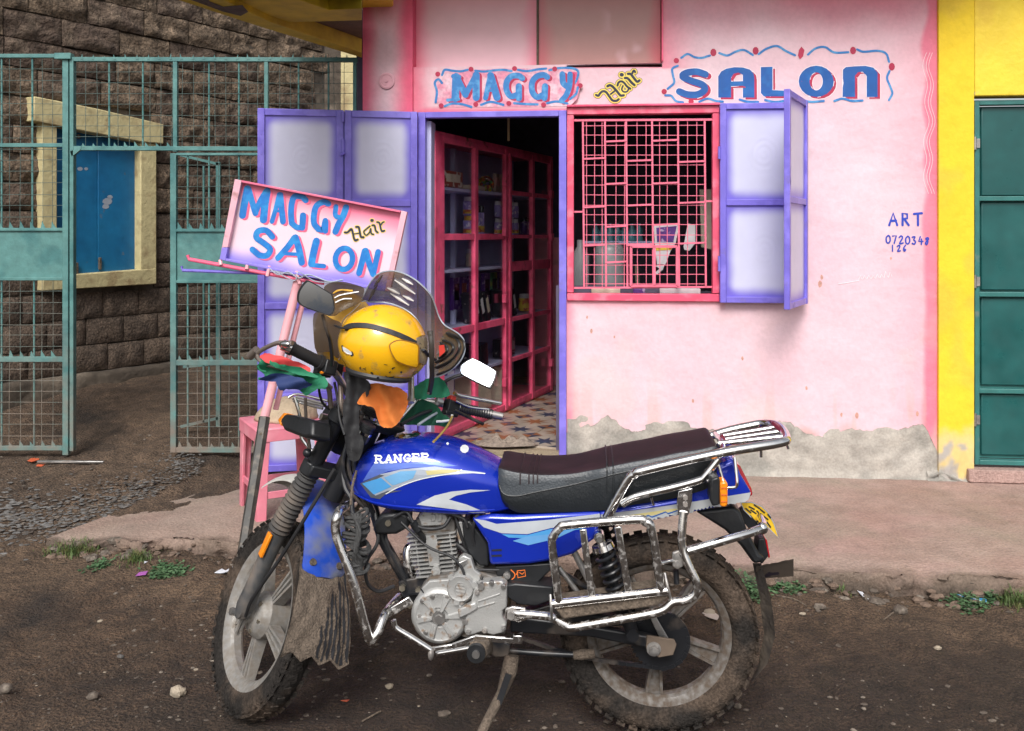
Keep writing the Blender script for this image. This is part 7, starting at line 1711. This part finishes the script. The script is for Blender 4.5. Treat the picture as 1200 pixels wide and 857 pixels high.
# RANGER in slab letters
def slab_text(txt, x0, y0, x1, y1, h, w_):
    D = {'R': [[(0, 0), (0, 1)], [(0, 0), (.6, .02), (.75, .25), (.6, .48), (.05, .5)], [(.35, .52), (.8, 1)], [(-.15, 1), (.2, 1)], [(.62, 1), (1, 1)], [(-.15, 0), (.1, 0)]], 'A': [[(.45, 0), (.05, 1)], [(.45, 0), (.85, 1)], [(.2, .66), (.7, .66)], [(-.12, 1), (.25, 1)], [(.65, 1), (1.02, 1)]],
         'N': [[(.05, 0), (.05, 1)], [(.05, 0), (.8, 1)], [(.8, 1), (.8, 0)], [(-.12, 1), (.22, 1)], [(.62, 0), (.98, 0)], [(-.1, 0), (.1, 0)]], 'G': [[(.82, .22), (.6, 0), (.25, .05), (.02, .5), (.2, .92), (.55, 1), (.8, .85), (.8, .58)], [(.5, .56), (.98, .56)]],
         'E': [[(.05, 0), (.05, 1)], [(-.1, 0), (.75, 0), (.75, .22)], [(.05, .5), (.55, .5)], [(-.1, 1), (.8, 1), (.8, .76)]]}
    out = []; n_ = len(txt)
    for i, ch in enumerate(txt):
        bx = lerp(x0, x1, i / n_); by_ = lerp(y0, y1, i / n_); wd = (x1 - x0) / n_ * .80
        for s_ in D[ch]: out.append(ribbon([(bx + a * wd, by_ + b * h) for a, b in s_], w_, n=3))
    return out
decal('tank_lettering', slab_text('RANGER', 441, 534.5, 506, 532, 8.0, 2.1), m_white, tank, on_tank, off=.0018, step=.00004)
gfx('side_graphic', [(556, 608), (569, 610), (582, 614), (645, 609), (703, 602), (703, 611), (645, 619), (618, 626), (588, 625), (567, 618)], mat('pearl side stripe', (.45, .48, .52), .35), on_side, side, .0008)
gfx('side_graphic', [(588, 626), (618, 627), (645, 620), (703, 612), (700, 616), (650, 626), (620, 631), (596, 630)], m_sky, on_side, side, .0007)
gfx('side_graphic', [(601, 634), (616, 629), (645, 626), (680, 618), (652, 631), (644, 633), (619, 639)], mat('pale side fade', (.12, .32, .62), .35), on_side, side, .0010)
for y in (644, 650.5): gfx('cover_vent', [(576, y), (588, y - .8), (588, y + 1.8), (576, y + 2.2)], m_ink, on_side, side, .001)
gfx('tail_graphic', [(704, 603), (760, 596), (812, 588), (880, 577), (882, 588), (815, 601), (760, 612), (704, 617)], mat('silver tail stripe', (.48, .50, .52), .35, .2), on_side, tail, .0008)
gfx('tail_graphic', [(735, 604), (790, 596), (800, 597), (770, 603), (735, 609)], m_gold, on_side, tail, .0011)
decal('tail_graphic', [ribbon([(745, 609), (760, 604), (764, 606), (780, 600), (783, 602), (800, 596)], 1.6)], m_dblue, tail, on_side, off=.0013)
SC = 1
decal('orange_symbol', [ribbon(smooth2([(599, 668), (603, 672), (603, 676), (600, 679)], 3), 1.2), ribbon([(606, 669), (615, 668), (616, 675), (607, 677), (606, 669)], 1.1), ribbon([(609, 671), (612, 673), (614, 671)], 1.0), ribbon([(605, 673), (607, 671)], 1.2)], m_orangeink, moto, Surf([o for o in moto.children if o.name.startswith('battery_panel')]), off=.001)

# ================================================================== HELMETS, VISORS AND CLOTHS HUNG ON THE HANDLEBAR
def wp(px, py, y): return CAMP + ray(px, py) * y
HY = 2.74; hc = wp(449, 404, HY)
hel = rootat('helmet', hc, 'bright yellow full face helmet strapped on the handlebar with a black band', 'helmet')
s_ = HY / F; ML = Matrix.Translation(hc) @ Matrix.Rotation(radians(10), 4, 'Y')
def shellf(k=1.0):
    def fn(u, v):
        t = lerp(0, pi * .76, v); a = 2 * pi * u; x, y, z = sin(t) * cos(a), sin(t) * sin(a), cos(t)
        rx = 51.5 * s_ * (1.03 if x < 0 else 1.0); ry = .112; rz = 47 * s_
        if z < 0: f = 1 - .10 * (z * z); 
        else: f = 1
        xx = x * rx * f; zz = z * rz
        if x > .35 and z < .25: xx += .010 * ss(.35, .9, x) * ss(.25, -.3, z)
        return Vector((xx, y * ry * f, zz)) * k
    return fn
fn = shellf(); g = G(); g.grid(fn, 56, 36)
ML2 = ML
sf = obj('helmet_shell', g, m_helm, hel, ML2, ang=180)
lo = [fn(k / 56, 1) for k in range(56)]; obj('rim_trim', G().tube([p * 1.0 for p in lo], .0105, 8, closed=True), m_rubber, hel, ML2)
obj('helmet_lining', G().grid(shellf(.95), 40, 24, flip=True), m_strap, hel, ML2, ang=180)
on_h = Surf([sf]); K3 = lambda L: [(340 + .1833 * a, 310 + .1833 * b) for a, b in L]
# raised side plate and eye port
def raised(nm, poly, m, off0, off1, par=hel, surf=on_h, sub=4):
    g = G(); T_ = tess(poly, sub)
    for t in T_:
        v = [surf(p[0], p[1], off1) for p in t]
        if any(q is None for q in v): continue
        g.add(v, [(0, 1, 2)])
    n_ = len(poly); e = smooth2(list(poly) + [poly[0]], 2)
    for a, b in zip(e, e[1:]):
        v = [surf(*a, off0), surf(*b, off0), surf(*b, off1), surf(*a, off1)]
        if any(q is None for q in v): continue
        g.add(v, [(0, 1, 2, 3)])
    return obj(nm, g, m, par, I4, ang=30)
plate = K3([(632, 520), (660, 495), (700, 487), (760, 500), (800, 520), (802, 580), (800, 640), (760, 638), (690, 615), (655, 580)])
raised('side_plate', smooth2(plate, 3, True), m_helm, 0, .012)
decal('plate_groove', [ribbon(smooth2(plate, 3, True) + [plate[0]], 1.3, caps=False)], mat('shaded yellow groove', (.30, .13, .005), .5), hel, on_h, off=.0125)
raised('eye_port', K3([(806, 470), (862, 455), (872, 560), (862, 636), (804, 622), (800, 560)]), mat('smoky port', (.22, .17, .12), .25, var=.2), 0, .004)
decal('vent_dot', [disc(*K3([(748, 541)])[0], 1.8, ry=2.2), disc(*K3([(778, 549)])[0], 1.7), disc(*K3([(706, 678)])[0], 1.3), disc(*K3([(564, 712)])[0], 1.4)], m_ink, hel, on_h, off=.0075)
decal('helmet_badge', [disc(*K3([(806, 702)])[0], 5.2, 14, ry=5)], m_white, hel, on_h, off=.0009); decal('helmet_badge', [ring(*K3([(806, 702)])[0], 4.4, 4.2, 3.8, 3.6), ring(*K3([(806, 702)])[0], 2.6, 2, 2.1, 1.5)], m_ink, hel, on_h, off=.0015)
decal('helmet_badge', [[[Vector(p) for p in K3([(328, 520), (335, 515), (370, 535), (402, 560), (408, 580), (395, 588), (360, 578), (335, 555)])]]], m_ink, hel, on_h, off=.0009); decal('helmet_badge', [[[Vector(p) for p in K3([(336, 524), (370, 541), (395, 563), (398, 578), (365, 570), (342, 550)])]]], m_white, hel, on_h, off=.0014)
random.seed(9); sc_ = []
for px, py in ((660, 665), (640, 690), (620, 715), (635, 725), (655, 722), (690, 735), (450, 660), (475, 665), (525, 690), (610, 640), (715, 740)):
    q = K3([(px, py)])[0]; sc_.append(ribbon([(q[0] + random.uniform(-2, 2), q[1] + random.uniform(-1.5, 1.5)) for _ in range(4)], random.uniform(.6, 1.5), n=2))
decal('shell_scuff', sc_, m_ink, hel, on_h, off=.0009)
# band round the helmet
def band(pts, wd, m, surf, lab=None, par=None, off=.004):
    P = smooth2(pts, 6); polys = ribbon(P, wd, caps=False); g = G()
    for o_ in (off,):
        for poly in polys:
            v = [surf(p[0], p[1], o_) for p in poly]
            if any(q is None for q in v): continue
            g.add(v, [(0, 1, 2, 3)])
            v2 = [surf(p[0], p[1], 0) for p in poly]
            if all(q is not None for q in v2): g.add([v2[0], v2[1], v[1], v[0]], [(0, 1, 2, 3)]); g.add([v2[3], v2[2], v[2], v[3]], [(0, 1, 2, 3)])
    return g
g = band(K3([(352, 412), (400, 394), (500, 395), (600, 420), (700, 455), (790, 500), (858, 550)]), 5.6, m_strap, on_h)
g.tube(cr([wp(*K3([(290, 392)])[0], 2.74), wp(*K3([(325, 405)])[0], 2.68), wp(*K3([(358, 408)])[0], 2.66)], 4), .006, 8, flat=.5)
g.tube(cr([wp(*K3([(850, 545)])[0], 2.68), wp(*K3([(890, 585)])[0], 2.72), wp(*K3([(925, 610)])[0], 2.76)], 4), .007, 8, flat=.5)
obj('elastic_band', g, m_strap, label='black elastic band stretched across the front yellow helmet', cat='strap', ang=40)
# big clear visor standing behind the front helmet
VO = K3([(505, 240), (480, 232), (455, 235), (480, 175), (520, 105), (560, 62), (605, 45), (665, 42), (735, 62), (800, 98), (860, 150), (905, 205), (930, 270), (950, 330), (985, 385), (1040, 420), (1085, 450), (1112, 490), (1118, 540), (1100, 600), (1060, 650), (1000, 695), (925, 722), (900, 700), (880, 560), (850, 420), (770, 310), (640, 250)])
vc = wp(449, 404, 2.80)
def vis(px, py, off=0):
    r = sqrt((px - 455) ** 2 + (py - 420) ** 2); return wp(px, py, 2.80 + .10 * ss(120, 40, r) - .06 * ss(60, 110, r) + .0011 * (400 - py) + .012 * sin((px + py * .4) / 13.) + off)
VP_ = smooth2(VO, 3, True)
def visorobj(nm, poly, m, f, lab, root_=None, th=.0022):
    g = G()
    for t in tess(poly, 6): g.add([f(p[0], p[1]) for p in t], [(0, 1, 2)])
    return obj(nm, g, m, root_, I4, ang=60, **(dict(label=lab, cat='visor') if lab else {}))
m_glint = mat('pale glint plastic', (.62, .60, .58), .2, var=.1)  # pale colour painted in for sky glints on the visor ridges
vr = rootat('helmet_visor', vc, 'large clear smoked visor raised behind the front yellow helmet', 'visor')
visorobj('visor_sheet', [p for p in VP_ if 1], m_visor, vis, None, vr)
obj('visor_rim', G().tube([vis(*p) for p in VP_], .0022, 6, closed=True), m_silver, vr)
for a, b in (((668, 100), (800, 190)), ((715, 90), (785, 130)), ((620, 150), (700, 190)), ((640, 185), (760, 262)), ((720, 200), (790, 235)), ((535, 145), (590, 70)), ((500, 235), (560, 130))):
    P = K3([a, b]); obj('visor_ridge', G().tube([vis(*P[0], -.002), vis((P[0][0] + P[1][0]) / 2, (P[0][1] + P[1][1]) / 2, -.004), vis(*P[1], -.002)], [.0015, .0050, .0015], 8), m_visor if a[0] < 600 else m_glint, vr)
low = K3([(1000, 430), (1050, 425), (1090, 460), (1112, 500), (1110, 560), (1080, 625), (1020, 680), (930, 715), (900, 690), (905, 620), (950, 560), (960, 480)])
visorobj('visor_lining', smooth2(low, 3, True), m_blackglass, lambda a, b: vis(a, b, .006), None, vr)
for L in ([(1010, 450), (1065, 480), (1080, 540), (1030, 610), (930, 660)], [(975, 485), (1030, 510), (1040, 545), (1000, 590), (930, 625)], [(1000, 440), (1100, 480), (1108, 560), (1040, 660), (940, 705)], [(960, 500), (1000, 530), (1000, 560), (950, 600)]):
    obj('lining_ridge', G().tube(cr([vis(*p, -.004) for p in K3(L)], 5), .0035, 7), m_black, vr)
obj('red_tab', G().prism([tuple(wp(*p, 2.83).xz) for p in K3([(950, 520), (985, 515), (990, 560), (955, 590)])], 2.83, 2.836), m_redsw, vr)
st_ = obj('rubber_strap', G().tube(cr([wp(504, 388, 2.70), wp(505.5, 405, 2.69), wp(506, 425, 2.70), wp(506, 445, 2.74), wp(503, 462, 2.80)], 5), .0075, 8, flat=.35, up=(0, 1, 0)).tube([wp(504, 388, 2.705), wp(504, 393, 2.705)], .0085, 10).cyl(wp(504, 393, 2.70), wp(504, 393, 2.693), .004).cyl(wp(502, 461, 2.79), wp(502, 461, 2.783), .004), m_brownstrap, label='dark brown rubber strap hanging from the visor to the handlebar', cat='strap')
# second, scuffed helmet behind
h2 = wp(405, 392, 2.98); hel2 = rootat('helmet', h2, 'scuffed old yellow helmet with brown visor half hidden behind the left mirror', 'helmet')
def f2(u, v): t = lerp(0, pi * .78, v); a = 2 * pi * u; return h2 + Vector((sin(t) * cos(a) * .098, sin(t) * sin(a) * .10, cos(t) * .135))
s2_ = obj('helmet_shell', G().grid(f2, 40, 26), m_helmold, hel2, I4, ang=180)
obj('rim_trim', G().tube([f2(k / 40, 1) for k in range(40)], .007, 8, closed=True), m_rubber, hel2)
V2 = K3([(235, 180), (215, 150), (250, 120), (330, 110), (400, 125), (475, 155), (455, 220), (440, 250), (330, 300), (285, 330), (230, 320), (240, 250)])
visorobj('visor_sheet', smooth2(V2, 3, True), m_visor2, lambda a, b: wp(a, b, 2.86 + .0008 * (a - 400)), None, hel2)
V3 = K3([(150, 320), (200, 310), (270, 350), (330, 380), (320, 470), (310, 600), (250, 560), (170, 560), (150, 460)])
visorobj('side_visor', smooth2(V3, 3, True), m_visor2, lambda a, b: wp(a, b, 2.87), None, hel2)
for L in ([(265, 190), (320, 165), (400, 170)], [(290, 245), (340, 222), (395, 220)], [(285, 215), (330, 195), (440, 175)]): obj('visor_ridge', G().tube(cr([wp(*p, 2.855) for p in K3(L)], 5), .0032, 7), m_helmold if L[0][0] == 265 else m_chrome, hel2)
obj('chin_strap', G().tube(cr([wp(*p, 2.72) for p in K3([(450, 250), (400, 300), (345, 350), (322, 420), (320, 520), (322, 590), (310, 610)])], 6), .0035, 7, flat=.6), m_bronze, hel2)
# cloths
def cloth(nm, poly, y, m, lab, amp=.02, fs=14, seed=0, dirv=(1, .6), parent=None, tilt=(0, 0)):
    g = G(); cx_ = sum(p[0] for p in poly) / len(poly); cy_ = sum(p[1] for p in poly) / len(poly)
    def f(p, o=0):
        t = (p[0] * dirv[0] + p[1] * dirv[1]) / fs + seed; d_ = amp * (sin(t + .8 * noise.noise(Vector((p[0] * .06, p[1] * .06, seed)))) + .35 * noise.noise(Vector((p[0] * .10, p[1] * .10, seed + 3))))
        return wp(p[0], p[1], y + d_ + tilt[0] * (p[0] - cx_) + tilt[1] * (p[1] - cy_) + o)
    poly = [(p[0] + 1.6 * noise.noise(Vector((p[0] * .25, p[1] * .25, seed))), p[1] + 1.8 * noise.noise(Vector((p[0] * .3, p[1] * .3, seed + 9)))) for p in smooth2(poly, 4, True)]
    for t in tess(poly, 3.2):
        g.add([f(p) for p in t], [(0, 1, 2)]); g.add([f(p, .003) for p in t], [(2, 1, 0)])
    me_o = obj(nm, g, m, parent, I4, ang=180, **(dict(label=lab, cat='cloth') if lab else {}))
    bm = bmesh.new(); bm.from_mesh(me_o.data); bmesh.ops.remove_doubles(bm, verts=bm.verts, dist=.0002); bm.to_mesh(me_o.data); bm.free()
    return me_o
C1 = lambda L: [(290 + .1867 * a, 400 + .1867 * b) for a, b in L]
flag = rootat('draped_flag', wp(345, 450, 2.72), 'red, green and navy cloth bundled under the left handlebar grip', 'cloth')
cloth('green_fold', C1([(60, 165), (90, 120), (170, 130), (300, 170), (400, 195), (470, 215), (505, 260), (490, 300), (440, 300), (372, 340), (330, 310), (240, 280), (205, 300), (180, 250), (80, 240), (110, 215)]), 2.72, m_green, None, .010, 4, 1, (.3, 1), flag)
cloth('navy_fold', C1([(75, 240), (130, 212), (200, 200), (330, 228), (385, 262), (405, 272), (350, 300), (260, 302), (200, 308), (175, 258)]), 2.685, m_navy, None, .008, 3.6, 2, (.3, 1), flag)
cloth('red_fold', C1([(78, 98), (110, 78), (180, 88), (290, 120), (390, 165), (385, 192), (300, 165), (200, 150), (130, 138)]), 2.69, m_redcl, None, .007, 4, 4, (.25, 1), flag)
cloth('green_edge', C1([(140, 122), (230, 150), (330, 165), (420, 205), (440, 230), (350, 215), (240, 185), (165, 160)]), 2.675, m_green, None, .008, 6, 5, (.2, 1), flag)
cloth('red_corner', C1([(575, 160), (640, 172), (660, 190), (600, 192), (570, 185)]), 2.80, m_redcl, None, .004, 8, 6, (.3, 1), flag)
obj('frayed_tip', G().tube(cr([wp(303, 444, 2.70), wp(310, 444, 2.70), wp(322, 441, 2.70)]), .004, 6).tube(cr([wp(302, 429, 2.70), wp(305, 434, 2.7), wp(312, 436, 2.70)]), .003, 6), m_green, flag)
cloth('black_sleeve', C1([(605, 195), (690, 215), (770, 265), (760, 330), (715, 400), (700, 480), (705, 560), (730, 640), (700, 740), (640, 740), (610, 600), (600, 520), (600, 420), (620, 300)]), 2.76, m_strap, 'black plastic sleeve hanging from the handlebar beside the tank', .006, 3.5, 7, (1, .1))
cloth('orange_cloth', C1([(690, 380), (760, 290), (800, 260), (900, 280), (964, 300), (1000, 330), (1005, 400), (975, 470), (930, 530), (880, 545), (830, 520), (790, 420), (720, 400)]), 2.78, m_orange, 'bright orange cloth stuffed under the front yellow helmet', .009, 4, 8, (1, -.35), tilt=(.001, 0))
C2 = lambda L: [(460 + .14 * a, 420 + .14 * b) for a, b in L]
cloth('green_cloth', C2([(180, 250), (220, 210), (300, 165), (380, 160), (430, 190), (480, 290), (430, 330), (340, 330), (250, 345), (175, 330)]), 2.90, mat('light green cloth', (.03, .27, .14), .75, var=.2), 'light green cloth tucked between helmet and right handlebar', .009, 4, 9, (1, .3))
cloth('dark_green_cloth', C2([(60, 540), (130, 450), (220, 350), (350, 380), (430, 470), (500, 520), (440, 570), (330, 560), (180, 560)]), 2.92, mat('bottle green cloth', (.008, .09, .045), .8, var=.2), 'dark green cloth hanging below the right handlebar', .010, 4, 11, (1, .5))
